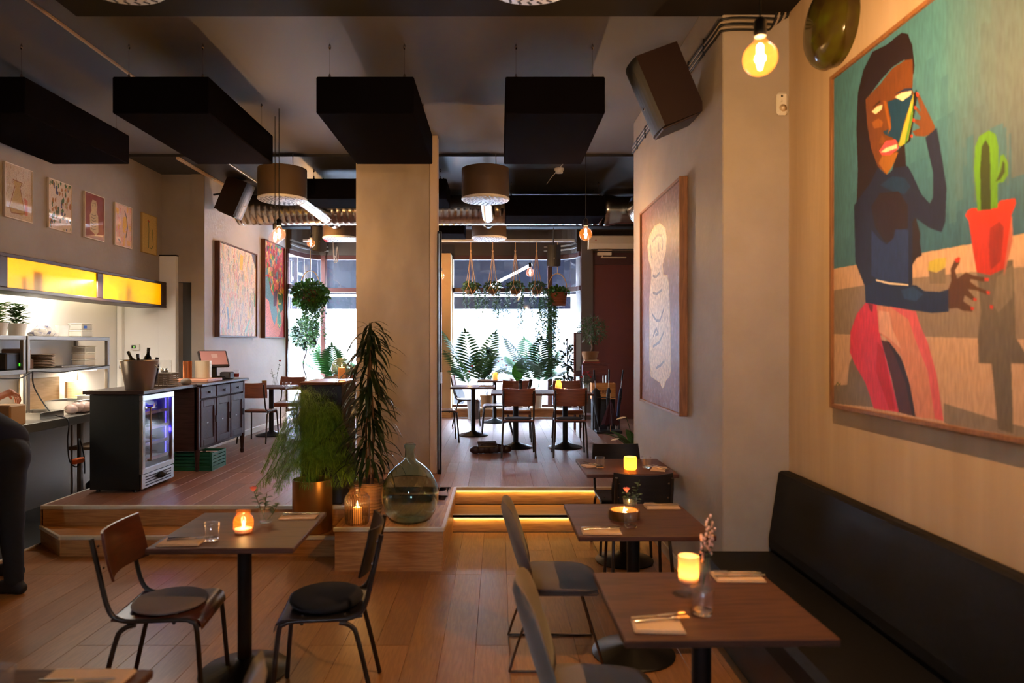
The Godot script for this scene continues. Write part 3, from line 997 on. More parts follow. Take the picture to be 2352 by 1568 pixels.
# rounded cushion sheet; upright: spans y a..b with z from c0 to c1; flat: spans z a..b with y from c0 to c1
func pad(s: Shape, half: float, a: float, b: float, c0: float, c1: float, bow: float, th: float, upright: bool) -> void:
	var cols := 10
	var rows := 10
	for side in 2:
		var first := s.v.size()
		for r in rows + 1:
			var g := float(r) / rows
			for c in cols + 1:
				var f := float(c) / cols * 2.0 - 1.0
				var gg := g * 2.0 - 1.0
				var sq := pow(pow(absf(f), 5.0) + pow(absf(gg), 5.0), 0.2)
				var k := maxf(absf(f), absf(gg)) / maxf(sq, 0.001)
				var ff := f * k
				var g2 := gg * k
				var ed := maxf(absf(f), absf(gg))
				var thick := th * 0.5 * sqrt(maxf(0.0, 1.0 - pow(ed, 6.0)))
				var tilt := lerpf(c0, c1, g2 * 0.5 + 0.5)
				var p: Vector3
				var q: Vector3
				var push := pow(ed, 4.0)
				if upright:
					var taper := 1.0 - 0.12 * maxf(g2, 0.0)
					q = Vector3(ff * push, g2 * push, -(1.0 - push * 0.7)) if side == 0 else Vector3(ff * push, g2 * push, 1.0 - push * 0.7)
					p = Vector3(ff * half * taper, lerpf(a, b, g2 * 0.5 + 0.5), tilt - bow * ff * ff + (-thick if side == 0 else thick))
				else:
					q = Vector3(ff * push, 1.0 - push * 0.7, g2 * push) if side == 0 else Vector3(ff * push, -(1.0 - push * 0.7), g2 * push)
					p = Vector3(ff * half, tilt - bow * (1.0 - ff * ff) + (thick if side == 0 else -thick), lerpf(a, b, g2 * 0.5 + 0.5))
				s.put(p, q.normalized(), Vector2(ff * half, g2))
		for r in rows:
			for c in cols:
				var i0 := first + r * (cols + 1) + c
				s.tri(i0, i0 + 1, i0 + cols + 1)
				s.tri(i0 + 1, i0 + cols + 2, i0 + cols + 1)


func table(label: String, at: Vector3, w: float, d: float, turn := 0.0, group := "", y := 0.75) -> Node3D:
	var t := thing("dining_table", label, "table", at, turn, group)
	part("tabletop", bx(Vector3(0, y - 0.0135, 0), Vector3(w, 0.027, d), 0.004), mat("table_wood", Color.BLACK), t)
	var bm := mat("black_metal", Color.BLACK)
	part("column", sh().lathe([Vector2(0.036, 0.03), Vector2(0.036, y - 0.035)], 20), bm, t)
	part("mounting_plate", bx(Vector3(0, y - 0.031, 0), Vector3(0.3, 0.008, 0.3), 0.002), bm, t)
	part("foot", sh().lathe([Vector2(0, 0), Vector2(0.225, 0), Vector2(0.23, 0.008), Vector2(0.222, 0.016), Vector2(0.06, 0.058), Vector2(0.045, 0.075), Vector2(0, 0.075)], 28), bm, t)
	return t


func napkin(label: String, at: Vector3, turn: float, dim := Vector2(0.2, 0.11)) -> void:
	var s := bx(Vector3(0, 0.003, 0), Vector3(dim.x, 0.006, dim.y), 0.002)
	s.box(Vector3(0.001, 0.0085, -0.001), Vector3(dim.x - 0.006, 0.005, dim.y - 0.006), 0.002)
	one("napkin", s, textured("napkin_cloth", noise_tex("napkin_weave", 0.4, [Color8(214, 178, 142), Color8(230, 198, 164)], 2), Vector3.ONE * 5.0, 0.9), label, "napkin", at, turn, "folded napkins")


var fork_mesh: Mesh
var knife_mesh: Mesh


func cutlery(where: String, at: Vector3, turn: float, fork := true, knife := true) -> void:
	if fork_mesh == null:
		var f := sh()
		f.tube([Vector3(-0.095, 0.004, 0), Vector3(-0.06, 0.006, 0), Vector3(0.02, 0.005, 0), Vector3(0.045, 0.008, 0)], [0.005, 0.004, 0.0025, 0.004], 6)
		f.box(Vector3(0.055, 0.009, 0), Vector3(0.025, 0.003, 0.022), 0.001)
		for k in 4:
			f.box(Vector3(0.083, 0.009, -0.009 + 0.006 * k), Vector3(0.036, 0.002, 0.003), 0.0005)
		fork_mesh = f.mesh()
		var kn := sh()
		kn.tube([Vector3(-0.1, 0.005, 0), Vector3(-0.07, 0.005, 0), Vector3(0.0, 0.005, 0)], [0.006, 0.006, 0.004], 6)
		kn.prism(PackedVector2Array([Vector2(0, -0.006), Vector2(0.1, -0.008), Vector2(0.112, 0.0), Vector2(0.1, 0.008), Vector2(0, 0.006)]), 0.002, Transform3D(Basis(Vector3.RIGHT, PI / 2), Vector3(0, 0.006, 0)))
		knife_mesh = kn.mesh()
	var ca := cos(deg_to_rad(turn))
	var sa := sin(deg_to_rad(turn))
	if fork:
		var o := inst(numbered("fork"), fork_mesh, mat("chrome", Color.BLACK), self, Transform3D(Basis(Vector3.UP, deg_to_rad(turn)), at + Vector3(sa * 0.018, 0.0, ca * 0.018)))
		tag(o, "steel fork on the napkin " + where, "fork", "table forks")
	if knife:
		var o2 := inst(numbered("knife"), knife_mesh, mat("chrome", Color.BLACK), self, Transform3D(Basis(Vector3.UP, deg_to_rad(turn + 4)), at - Vector3(sa * 0.018, 0.0, ca * 0.018)))
		tag(o2, "steel knife on the napkin " + where, "knife", "table knives")


func tumbler(label: String, at: Vector3, r := 0.038, h := 0.085) -> void:
	var t := thing("drinking_glass", label, "glass", at, 0, "water glasses")
	part("wall", sh().lathe([Vector2(r * 0.84, 0.002), Vector2(r, h - 0.001), Vector2(r - 0.001, h), Vector2(r - 0.0022, h), Vector2(r * 0.84, 0.014)], 24), glass("tumbler_glass", Color(0.9, 0.93, 0.93), 0.012), t)
	part("base", sh().lathe([Vector2(0, 0), Vector2(r * 0.8, 0), Vector2(r * 0.83, 0.003), Vector2(r * 0.84, 0.012), Vector2(0, 0.01)], 24), solid_glass("clear_glass", Color(1, 1, 1)), t)
	part("rim", sh().lathe([Vector2(r - 0.0024, h - 0.003), Vector2(r + 0.0004, h - 0.003), Vector2(r + 0.0004, h), Vector2(r - 0.0024, h), Vector2(r - 0.0024, h - 0.003)], 24), solid_glass("clear_glass", Color(1, 1, 1)), t)


func flame_shape(y: float, k := 1.0) -> Shape:
	return sh().lathe([Vector2(0, y), Vector2(0.0045 * k, y + 0.005 * k), Vector2(0.0055 * k, y + 0.012 * k), Vector2(0.003 * k, y + 0.024 * k), Vector2(0, y + 0.034 * k)], 10)


func flame(root: Node3D, y: float, energy: float, k := 1.0, x := 0.0, z := 0.0) -> void:
	var f := part("flame", flame_shape(y, k), glow("flame", Color(1.0, 0.8, 0.5), 12.0), root)
	f.position = Vector3(x, 0, z)
	omni(Vector3(x, y + 0.012 * k, z), Color(1.0, 0.74, 0.44), energy, 0.012, root)


# frosted or waxy tumbler lit from within by a tea light
func tea_holder(called: String, label: String, at: Vector3, prof: Array, m: Material, energy: float, wax_r := 0.02) -> Node3D:
	var t := thing(called, label, "candle holder", at)
	part("cup", sh().lathe(prof, 24), m, t)
	part("wax", sh().lathe([Vector2(0, 0.008), Vector2(wax_r, 0.008), Vector2(wax_r, 0.022), Vector2(0, 0.022)], 16), mat("wax", Color.BLACK), t)
	flame(t, 0.026, energy)
	return t


func bulb(label: String, at: Vector3, ceil_y: float, energy: float) -> void:
	var t := thing("pendant_bulb", label, "light bulb", at, 0.0, "globe filament bulbs")
	var r := 0.0625
	var prof := [Vector2(0, -r)]
	for k in range(1, 12):
		var a := -PI / 2 + PI * k / 13.0
		prof.append(Vector2(cos(a) * r, sin(a) * r))
	prof.append_array([Vector2(0.026, 0.062), Vector2(0.02, 0.072), Vector2(0.019, 0.085)])
	part("glass_globe", sh().lathe(prof, 24), glass("amber_bulb_glass", Color(1.0, 0.7, 0.3), 0.0035), t)
	part("lamp_filament", sh().lathe([Vector2(0, -0.045), Vector2(0.008, -0.04), Vector2(0.013, -0.02), Vector2(0.013, 0.045), Vector2(0.006, 0.055), Vector2(0, 0.055)], 12), glow("filament", Color(1.0, 0.9, 0.7), 9.0), t)
	part("socket", sh().lathe([Vector2(0, 0.08), Vector2(0.021, 0.08), Vector2(0.023, 0.09), Vector2(0.023, 0.135), Vector2(0.012, 0.15), Vector2(0, 0.152)], 16), mat("black_metal", Color.BLACK), t)
	part("cord", sh().tube([Vector3(0, 0.15, 0), Vector3(0, ceil_y - at.y, 0)], 0.0035, 6), mat("cord_black", Color.BLACK), t)
	omni(Vector3(0, 0.0, 0), Color(1.0, 0.76, 0.48), energy, 0.02, t)


func rose_stem(root: Node3D, base: Vector3, top: Vector3, col: String, leafm: Material, sd: int, head := true) -> void:
	var r := RandomNumberGenerator.new()
	r.seed = sd
	var mid := base.lerp(top, 0.5) + Vector3(r.randf_range(-0.01, 0.01), 0, r.randf_range(-0.01, 0.01))
	part("stem", sh().tube(curve([base, mid, top], 4), 0.0018, 5), leafm, root)
	var lv := sh()
	for k in 9:
		var p := base.lerp(top, 0.4 + 0.5 * k / 9.0)
		var a := r.randf() * TAU
		lv.leaf(p, Vector3(cos(a), 0.5, sin(a)), Vector3(-sin(a), 0, cos(a)), 0.038, 0.024, 0.5, 4)
	part("leaves", lv, leafm, root)
	if head:
		var fl := sh()
		fl.ball(top, Vector3.ONE * 0.012, 8, 5)
		for k in 11:
			var a := TAU * k * 0.381
			var q := Vector3(cos(a), 0.55 + 0.05 * k, sin(a))
			fl.leaf(top - Vector3(0, 0.008, 0), q, Vector3(-sin(a), 0, cos(a)), 0.03, 0.026, -0.4, 4, 0.25, 0.7)
		part("bloom", fl, mat(col, Color.BLACK), root)


func front_tables() -> void:
	mat("rose_pink", Color8(224, 120, 110), 0.7)
	mat("rose_red", Color8(160, 24, 36), 0.7)
	var green := foliage("rose_leaf", Color8(44, 66, 30), Color8(74, 98, 52))
	# ---- table on the left with two plywood chairs
	table("walnut square table on a black column with an amber candle jar", V(-1.335, 0, 3.59), 0.70, 0.70, 1.5, "square walnut tables")
	chair("brown plywood chair with a round grey cushion left of the amber candle table", V(-1.62, 0, 3.33), -84, "ply_dark", "plywood dining chairs")
	chair("plywood chair with a round black cushion right of the amber candle table", V(-0.83, 0, 3.34), 97, "ply_black", "plywood dining chairs")
	var gc := textured("felt_grey", noise_tex("felt", 0.3, [Color8(122, 106, 96), Color8(140, 124, 114)], 3), Vector3.ONE * 5.0, 0.95)
	var bc := textured("felt_black", noise_tex("felt_b", 0.3, [Color8(22, 20, 20), Color8(34, 31, 30)], 3), Vector3.ONE * 5.0, 0.9)
	var cp := [Vector2(0, 0), Vector2(0.15, 0), Vector2(0.168, 0.008), Vector2(0.172, 0.016), Vector2(0.165, 0.026), Vector2(0.14, 0.034), Vector2(0, 0.037)]
	one("seat_cushion", sh().lathe(cp, 32), gc, "round grey felt cushion on the brown plywood chair", "cushion", V(-1.60, 0.455, 3.33))
	var cp2 := [Vector2(0, 0), Vector2(0.14, 0), Vector2(0.168, 0.012), Vector2(0.176, 0.028), Vector2(0.168, 0.046), Vector2(0.135, 0.058), Vector2(0, 0.06)]
	one("seat_cushion", sh().lathe(cp2, 32), bc, "thick round black cushion on the chair right of the amber candle", "cushion", V(-0.84, 0.455, 3.34))
	var tp := 0.7505
	var am := glass("amber_glass", Color(0.92, 0.52, 0.14), 0.2)
	var jar := thing("candle_jar", "amber glass jar with a lit candle on the left table", "candle holder", V(-1.315, tp, 3.52))
	part("jar", sh().lathe([Vector2(0, 0.0), Vector2(0.046, 0.0), Vector2(0.05, 0.006), Vector2(0.05, 0.062), Vector2(0.046, 0.078), Vector2(0.034, 0.09), Vector2(0.033, 0.1), Vector2(0.036, 0.108), Vector2(0.036, 0.112)], 28), am, jar)
	for k in 3:
		part("ridge", sh().lathe([Vector2(0.05, 0.02 + 0.015 * k), Vector2(0.0512, 0.023 + 0.015 * k), Vector2(0.05, 0.026 + 0.015 * k)], 28), am, jar)
	part("wax", sh().lathe([Vector2(0, 0.004), Vector2(0.043, 0.004), Vector2(0.043, 0.02), Vector2(0, 0.02)], 20), mat("wax", Color.BLACK), jar)
	flame(jar, 0.022, 0.03, 1.25)
	tumbler("clear water glass beside the amber candle jar on the left table", V(-1.42, tp, 3.38))
	var vs := thing("bud_vase", "small glass with a pink rosebud and leafy twig on the left table", "vase", V(-1.27, tp, 3.72))
	part("glass", sh().lathe([Vector2(0, 0), Vector2(0.03, 0), Vector2(0.034, 0.004), Vector2(0.036, 0.07), Vector2(0.035, 0.07), Vector2(0.032, 0.008), Vector2(0, 0.007)], 20), glass("vase_glass", Color(0.9, 0.95, 0.95), 0.02), vs)
	rose_stem(vs, Vector3(0, 0.01, 0), Vector3(-0.055, 0.185, 0.03), "rose_pink", green, 3)
	rose_stem(vs, Vector3(0.01, 0.01, 0), Vector3(0.075, 0.11, 0.02), "rose_pink", green, 4, false)
	rose_stem(vs, Vector3(-0.01, 0.01, 0), Vector3(0.0, 0.15, -0.02), "rose_pink", green, 5, false)
	napkin("folded beige napkin at the near left corner of the amber candle table", V(-1.545, tp, 3.33), 3, Vector2(0.2, 0.12))
	cutlery("at the near left corner of the amber candle table", V(-1.52, tp + 0.0115, 3.35), 8)
	napkin("folded beige napkin at the far right corner of the amber candle table", V(-1.12, tp, 3.83), 2)
	cutlery("at the far right corner of the amber candle table", V(-1.11, tp + 0.0115, 3.83), 4)
	# ---- table at the bottom left corner of the picture
	table("walnut table in the bottom left corner, mostly cut off", V(-1.38, 0, 1.69), 0.70, 0.70, 0.0, "square walnut tables")
	napkin("folded beige napkin on the cut-off table at bottom left", V(-1.19, tp, 1.95), 0, Vector2(0.24, 0.14))
	cutlery("on the cut-off table at bottom left", V(-1.2, tp + 0.0115, 1.92), 0)
	tumbler("clear glass on the cut-off table at bottom left", V(-1.36, tp, 1.86))
	soft_chair("beige upholstered chair at the bottom edge, only its back tip showing", V(-0.93, 0, 1.78), 96, "beige upholstered chairs")
	# ---- right hand row
	table("walnut table nearest the camera on the right with a glowing tumbler", V(0.765, 0, 2.575), 0.715, 0.67, 1.0, "square walnut tables")
	table("walnut table in the middle of the right row with a wooden bowl candle", V(0.75, 0, 3.80), 0.70, 0.70, 0.6, "square walnut tables")
	table("walnut table by the lit steps with a round white candle", V(1.0, 0, 5.43), 0.69, 0.69, 0.5, "square walnut tables")
	soft_chair("beige upholstered chair nearest the camera at the right row", V(0.36, 0, 2.52), -92, "beige upholstered chairs")
	soft_chair("beige upholstered chair at the middle table before the lit steps", V(0.32, 0, 3.80), -90, "beige upholstered chairs")
	chair("black chair with its back to the camera before the table by the steps", V(0.98, 0, 4.80), -2, "ply_black", "plywood dining chairs")
	chair("black chair facing the camera behind the table by the steps", V(1.02, 0, 5.72), 181, "ply_black", "plywood dining chairs")
	# near table setting
	var wh := mat("opal_glass", Color8(236, 220, 196), 0.25)
	wh.backlight_enabled = true
	wh.backlight = Color(1.0, 0.9, 0.74)
	var cup := [Vector2(0, 0), Vector2(0.034, 0), Vector2(0.038, 0.004), Vector2(0.04, 0.1), Vector2(0.0385, 0.1), Vector2(0.036, 0.006), Vector2(0, 0.005)]
	var th := thing("candle_tumbler", "frosted white tumbler glowing with a candle on the nearest right table", "candle holder", V(0.735, tp + 0.052, 2.64))
	part("cup", sh().lathe(cup, 28), wh, th)
	part("wax", sh().lathe([Vector2(0, 0.006), Vector2(0.034, 0.006), Vector2(0.034, 0.02), Vector2(0, 0.02)], 20), mat("wax", Color.BLACK), th)
	flame(th, 0.022, 0.03)
	one("candle_stand", sh().lathe([Vector2(0, 0), Vector2(0.035, 0), Vector2(0.038, 0.004), Vector2(0.038, 0.05), Vector2(0.036, 0.052), Vector2(0, 0.052)], 24), glass("tumbler_glass", Color.WHITE, 0.06), "clear glass block under the frosted candle tumbler", "candle stand", V(0.735, tp, 2.64))
	tumbler("clear water glass in front of the frosted candle tumbler", V(0.735, tp, 2.46), 0.042, 0.09)
	var fv := thing("bud_vase", "tall glass tube with pale pink blossom sprigs on the nearest right table", "vase", V(0.805, tp, 2.69))
	part("glass", sh().lathe([Vector2(0, 0), Vector2(0.03, 0), Vector2(0.033, 0.004), Vector2(0.026, 0.12), Vector2(0.025, 0.12), Vector2(0.029, 0.008), Vector2(0, 0.007)], 20), glass("vase_glass", Color.WHITE, 0.08), fv)
	var bl := mat("blossom", Color8(226, 190, 178), 0.8)
	var rr := RandomNumberGenerator.new()
	rr.seed = 21
	for st in [Vector3(0.02, 0.30, 0.02), Vector3(0.045, 0.26, -0.01), Vector3(-0.005, 0.22, 0.01)]:
		part("stem", sh().tube(curve([Vector3(0, 0.01, 0), st * 0.5 + Vector3(0.004, 0, 0.002), st], 4), 0.0014, 5), green, fv)
		var bb := sh()
		for k in 16:
			var p: Vector3 = st * (0.55 + 0.45 * k / 15.0) + Vector3(rr.randf_range(-0.012, 0.012), 0, rr.randf_range(-0.012, 0.012))
			bb.ball(p, Vector3(0.006, 0.008, 0.006), 6, 4)
		part("blossoms", bb, bl, fv)
	var lf := sh()
	for k in 8:
		var a := rr.randf() * TAU
		lf.leaf(Vector3(0.005, 0.11 + 0.008 * k, 0), Vector3(cos(a), 0.4, sin(a)), Vector3(-sin(a), 0, cos(a)), 0.035, 0.018, 0.4, 3)
	part("leaves", lf, green, fv)
	napkin("folded beige napkin at the near left of the nearest right table", V(0.545, tp, 2.34), -3, Vector2(0.17, 0.115))
	cutlery("at the near left of the nearest right table", V(0.56, tp + 0.0115, 2.38), 10)
	napkin("folded beige napkin at the far right of the nearest right table", V(0.99, tp, 2.83), -1, Vector2(0.2, 0.115))
	cutlery("at the far right of the nearest right table", V(1.0, tp + 0.0115, 2.83), 178)
	# middle table setting
	var bw := thing("wooden_candle_bowl", "round turned wooden bowl with a tea light on the middle table", "candle holder", V(0.70, tp, 3.80))
	part("bowl", sh().lathe([Vector2(0, 0), Vector2(0.08, 0), Vector2(0.085, 0.004), Vector2(0.085, 0.05), Vector2(0.08, 0.052), Vector2(0.072, 0.048), Vector2(0.07, 0.018), Vector2(0, 0.016)], 32), wood("bowl_wood", Color8(84, 52, 18), Color8(128, 84, 34), 1, 0.5), bw)
	part("wax", sh().lathe([Vector2(0, 0.016), Vector2(0.02, 0.016), Vector2(0.02, 0.03), Vector2(0, 0.03)], 16), mat("wax", Color.BLACK), bw)
	flame(bw, 0.034, 0.05)
	var v2 := thing("bud_vase", "small tumbler with a pink rose behind the wooden bowl candle", "vase", V(0.755, tp, 3.92))
	part("glass", sh().lathe([Vector2(0, 0), Vector2(0.032, 0), Vector2(0.036, 0.005), Vector2(0.04, 0.085), Vector2(0.039, 0.085), Vector2(0.034, 0.009), Vector2(0, 0.008)], 20), glass("vase_glass", Color.WHITE, 0.08), v2)
	rose_stem(v2, Vector3(0, 0.01, 0), Vector3(-0.025, 0.135, 0.02), "rose_pink", green, 31)
	rose_stem(v2, Vector3(0, 0.01, 0), Vector3(0.055, 0.19, 0.0), "rose_pink", green, 32, false)
	rose_stem(v2, Vector3(0, 0.01, 0), Vector3(0.05, 0.12, 0.02), "rose_pink", green, 33, false)
	tumbler("clear water glass in front of the wooden bowl candle", V(0.70, tp, 3.62))
	napkin("folded beige napkin at the near left of the middle right table", V(0.53, tp, 3.52), -2)
	cutlery("at the near left of the middle right table", V(0.53, tp + 0.0115, 3.54), 6)
	napkin("folded beige napkin at the far right of the middle right table", V(0.97, tp, 4.06), 0)
	cutlery("at the far right of the middle right table", V(0.97, tp + 0.0115, 4.06), 176)
	# table by the steps
	var wc := thing("wax_lantern", "round white wax candle glowing on the table by the lit steps", "candle", V(1.02, tp, 5.28))
	var wm := mat("lit_wax", Color8(250, 226, 180), 0.5)
	wm.backlight_enabled = true
	wm.backlight = Color(1.0, 0.86, 0.62)
	part("cup", sh().lathe([Vector2(0, 0), Vector2(0.04, 0), Vector2(0.05, 0.012), Vector2(0.051, 0.09), Vector2(0.046, 0.1), Vector2(0.042, 0.098), Vector2(0.041, 0.012), Vector2(0, 0.008)], 28), wm, wc)
	flame(wc, 0.03, 0.05)
	tumbler("clear water glass left of the round white candle", V(0.795, tp, 5.35))
	tumbler("clear water glass right of the round white candle", V(1.16, tp, 5.36))
	napkin("folded napkin left of the round white candle by the steps", V(0.735, tp, 5.42), 20, Vector2(0.13, 0.11))
	cutlery("left of the round white candle by the steps", V(0.74, tp + 0.0115, 5.42), 130)
	napkin("folded napkin right of the round white candle by the steps", V(1.24, tp, 5.28), 70, Vector2(0.17, 0.11))
	cutlery("right of the round white candle by the steps", V(1.24, tp + 0.0115, 5.28), 115)


func bench() -> void:
	var b := thing("wall_bench", "black leather bench along the right wall", "bench")
	var lm := textured("black_leather", noise_tex("leather", 0.06, [Color8(18, 17, 17), Color8(26, 24, 24)], 3), Vector3.ONE * 2.0, 0.55)
	lm.metallic_specular = 0.3
	part("plinth", span(1.27, 1.77, 0.0, 0.32, -0.4, 4.14, 0.005), mat("black_plastic", Color.BLACK), b)
	part("seat", span(1.2, 1.77, 0.32, 0.47, -0.4, 4.15, 0.03), lm, b)
	var prof := PackedVector2Array([Vector2(1.772, 0.47), Vector2(1.772, 0.945), Vector2(1.755, 0.955), Vector2(1.712, 0.955), Vector2(1.695, 0.945), Vector2(1.635, 0.55), Vector2(1.635, 0.5), Vector2(1.66, 0.47)])
	part("backrest", sh().prism(prof, 4.5, Transform3D(Basis.IDENTITY, Vector3(0, 0, -4.13))), lm, b)


func wine_bottle_shape(h := 0.30, r := 0.038) -> Shape:
	return sh().lathe([Vector2(0, 0), Vector2(r * 0.9, 0), Vector2(r, 0.006), Vector2(r, h * 0.6), Vector2(r * 0.85, h * 0.67), Vector2(r * 0.42, h * 0.76), Vector2(r * 0.37, h * 0.97), Vector2(r * 0.4, h), Vector2(0, h)], 18)


func bar() -> void:
	var st := mat("steel", Color.BLACK)
	# ---- wine cooler
	var f := thing("wine_cooler", "black wine cooler with a steel framed glass door and blue light", "fridge")
	var blk := textured("cooler_black", noise_tex("powder", 0.4, [Color8(20, 24, 24), Color8(28, 33, 32)], 2), Vector3.ONE * 4.0, 0.45)
	var y0 := UPPER + 0.03
	part("body", span(-3.82, -3.36, y0, 1.245, 6.38, 6.40).join(span(-3.82, -3.36, y0, 1.245, 6.98, 7.0)).join(span(-3.82, -3.80, y0, 1.245, 6.4, 6.98)).join(span(-3.82, -3.36, 1.225, 1.245, 6.4, 6.98)).join(span(-3.82, -3.36, y0, 0.52, 6.4, 6.98)), blk, f)
	for z in [6.43, 6.95]:
		for x in [-3.77, -3.42]:
			part("foot", sh().lathe([Vector2(0, UPPER), Vector2(0.02, UPPER), Vector2(0.015, y0), Vector2(0, y0)], 10, Transform3D(Basis.IDENTITY, V(x, 0, z))), mat("black_plastic", Color.BLACK), f)
	var d := part("door", span(-3.36, -3.325, 0.50, 0.545, 6.38, 7.0, 0.004).join(span(-3.36, -3.325, 1.185, 1.24, 6.38, 7.0, 0.004)).join(span(-3.36, -3.325, 0.545, 1.185, 6.38, 6.43, 0.004)).join(span(-3.36, -3.325, 0.545, 1.185, 6.95, 7.0, 0.004)), st, f)
	part("pane", span(-3.345, -3.34, 0.545, 1.185, 6.43, 6.95), glass("cooler_glass", Color(0.3, 0.3, 0.4), 0.03), d)
	part("handle", sh().tube([V(-3.325, 0.62, 6.47), V(-3.295, 0.62, 6.47), V(-3.295, 1.12, 6.47), V(-3.325, 1.12, 6.47)], 0.009, 8), mat("handle_bronze", Color8(150, 118, 84), 0.3, 1.0), d)
	var gr := part("grille", span(-3.345, -3.33, y0, 0.49, 6.38, 7.0, 0.003), st, f)
	for k in 4:
		part("slot", span(-3.331, -3.327, y0 + 0.022 + 0.026 * k, y0 + 0.032 + 0.026 * k, 6.44, 6.94), mat("black_plastic", Color.BLACK), gr)
	part("cable_bundle", sh().ball(V(-3.31, 0.44, 6.72), Vector3(0.03, 0.03, 0.08), 10, 6), mat("cord_black", Color.BLACK), f)
	for k in 4:
		var y := 0.60 + 0.15 * k
		part("shelf", span(-3.79, -3.39, y, y + 0.008, 6.41, 6.97), mat("dull_steel", Color.BLACK), f)
		part("shelf_front", span(-3.39, -3.375, y - 0.01, y + 0.022, 6.41, 6.97, 0.003), wood("shelf_front_wood", Color8(70, 34, 26), Color8(104, 56, 42), 2), f)
	part("led_strip", span(-3.40, -3.39, 0.6, 1.18, 6.955, 6.965), glow("blue_led", Color(0.16, 0.12, 1.0), 3.0), f)
	part("led_strip", span(-3.7, -3.4, 1.21, 1.22, 6.5, 6.9), glow("blue_led", Color.BLUE, 3.0), f)
	area(V(-3.55, 1.205, 6.7), Vector3(0.1, -1, 0), Vector2(0.3, 0.4), Color(0.2, 0.16, 1.0), 0.5, f)
	omni(V(-3.38, 0.85, 6.9), Color(0.2, 0.16, 1.0), 0.02, 0.02, f)
	part("display_mark", sh().prism(PackedVector2Array([Vector2(0, 0), Vector2(0.03, 0), Vector2(0.02, 0.045)]), 0.002, Transform3D(Basis(Vector3(0, 0, -1), Vector3.UP, Vector3(1, 0, 0)), V(-3.339, 1.11, 6.6))), mat("white_plastic", Color.BLACK), f)
	var bt := solid_glass("wine_green", Color(0.08, 0.14, 0.06), 0.6)
	var bm := wine_bottle_shape(0.3).mesh()
	var nb := 0
	for k in 4:
		for z in [6.5, 6.61, 6.72, 6.83]:
			var o := inst(numbered("wine_bottle"), bm, bt, self, Transform3D(Basis(Vector3(0, 0, 1), Vector3(1, 0, 0), Vector3(0, 1, 0)), V(-3.72, 0.648 + 0.15 * k, z)))
			tag(o, "wine bottle lying on the %s shelf of the blue lit cooler" % ["lowest", "second lowest", "second highest", "top"][k], "bottle", "bottles on cooler shelf %d" % (k + 1))
	# ---- counter board
	one("bar_board", span(-3.86, -3.29, 1.252, 1.285, 6.33, 7.45, 0.004), mat("dark_board", Color.BLACK), "dark wooden board lying over the wine cooler", "worktop")
	# ---- sideboard
	var s := thing("sideboard", "old dark brown sideboard with three drawers and three doors", "cabinet")
	var wm := mat("sideboard_wood", Color.BLACK)
	part("top", span(-3.84, -3.23, 1.256, 1.285, 7.45, 8.84, 0.005), mat("sideboard_top", Color8(62, 52, 50), 0.35), s)
	part("carcass", span(-3.80, -3.29, 0.55, 1.256, 7.44, 7.47).join(span(-3.80, -3.29, 0.55, 1.256, 8.77, 8.8)).join(span(-3.82, -3.8, 0.55, 1.256, 7.44, 8.8)).join(span(-3.80, -3.29, 0.55, 0.58, 7.47, 8.77)).join(span(-3.8, -3.3, 1.1, 1.256, 7.47, 8.77)).join(span(-3.8, -3.305, 0.58, 1.1, 7.47, 8.77)), wm, s)
	for z in [7.465, 8.775]:
		for x in [-3.78, -3.295]:
			part("leg", sh().lathe([Vector2(0, UPPER), Vector2(0.018, UPPER), Vector2(0.026, UPPER + 0.03), Vector2(0.02, UPPER + 0.06), Vector2(0.03, 0.56), Vector2(0, 0.56)], 12, Transform3D(Basis.IDENTITY, V(x, 0, z))).join(bx(V(x, 0.9, z), Vector3(0.05, 0.7, 0.05), 0.004)), wm, s)
	for k in 3:
		var z0 := 7.5 + 0.42 * k
		var dw := part("drawer", span(-3.295, -3.272, 1.115, 1.245, z0 + 0.008, z0 + 0.405, 0.004), wm, s)
		part("knob", sh().lathe([Vector2(0, 0), Vector2(0.011, 0), Vector2(0.009, 0.012), Vector2(0.017, 0.02), Vector2(0.013, 0.03), Vector2(0, 0.032)], 12, Transform3D(Basis(Vector3(0, 1, 0), Vector3(1, 0, 0), Vector3(0, 0, 1)), V(-3.272, 1.18, z0 + 0.2))), mat("black_metal", Color.BLACK), dw)
		var dd := part("door", span(-3.295, -3.28, 0.585, 1.1, z0 + 0.008, z0 + 0.405).join(span(-3.28, -3.268, 0.585, 1.1, z0 + 0.008, z0 + 0.065, 0.003)).join(span(-3.28, -3.268, 0.585, 1.1, z0 + 0.348, z0 + 0.405, 0.003)).join(span(-3.28, -3.268, 1.02, 1.1, z0 + 0.065, z0 + 0.348, 0.003)).join(span(-3.28, -3.268, 0.585, 0.66, z0 + 0.065, z0 + 0.348, 0.003)), wm, s)
		part("latch", span(-3.268, -3.255, 0.82, 0.9, z0 + 0.375, z0 + 0.392, 0.003), mat("black_metal", Color.BLACK), dd)
		part("number_plate", span(-3.2795, -3.277, 0.83, 0.845, z0 + 0.17, z0 + 0.215), mat("dull_steel", Color.BLACK), dd)
	# ---- green crate under the sideboard
	var cr := thing("plastic_crate", "green plastic crate on the floor under the sideboard", "crate")
	var gm := mat("crate_green", Color8(16, 92, 62), 0.5)
	part("bottom", span(-3.72, -3.14, UPPER, UPPER + 0.012, 7.48, 7.86), gm, cr)
	for k in 5:
		var yy := UPPER + 0.012 + 0.038 * k
		part("slat", span(-3.72, -3.14, yy, yy + 0.028, 7.48, 7.49, 0.002).join(span(-3.72, -3.14, yy, yy + 0.028, 7.85, 7.86, 0.002)).join(span(-3.15, -3.14, yy, yy + 0.028, 7.49, 7.85, 0.002)).join(span(-3.72, -3.71, yy, yy + 0.028, 7.49, 7.85, 0.002)), gm, cr)
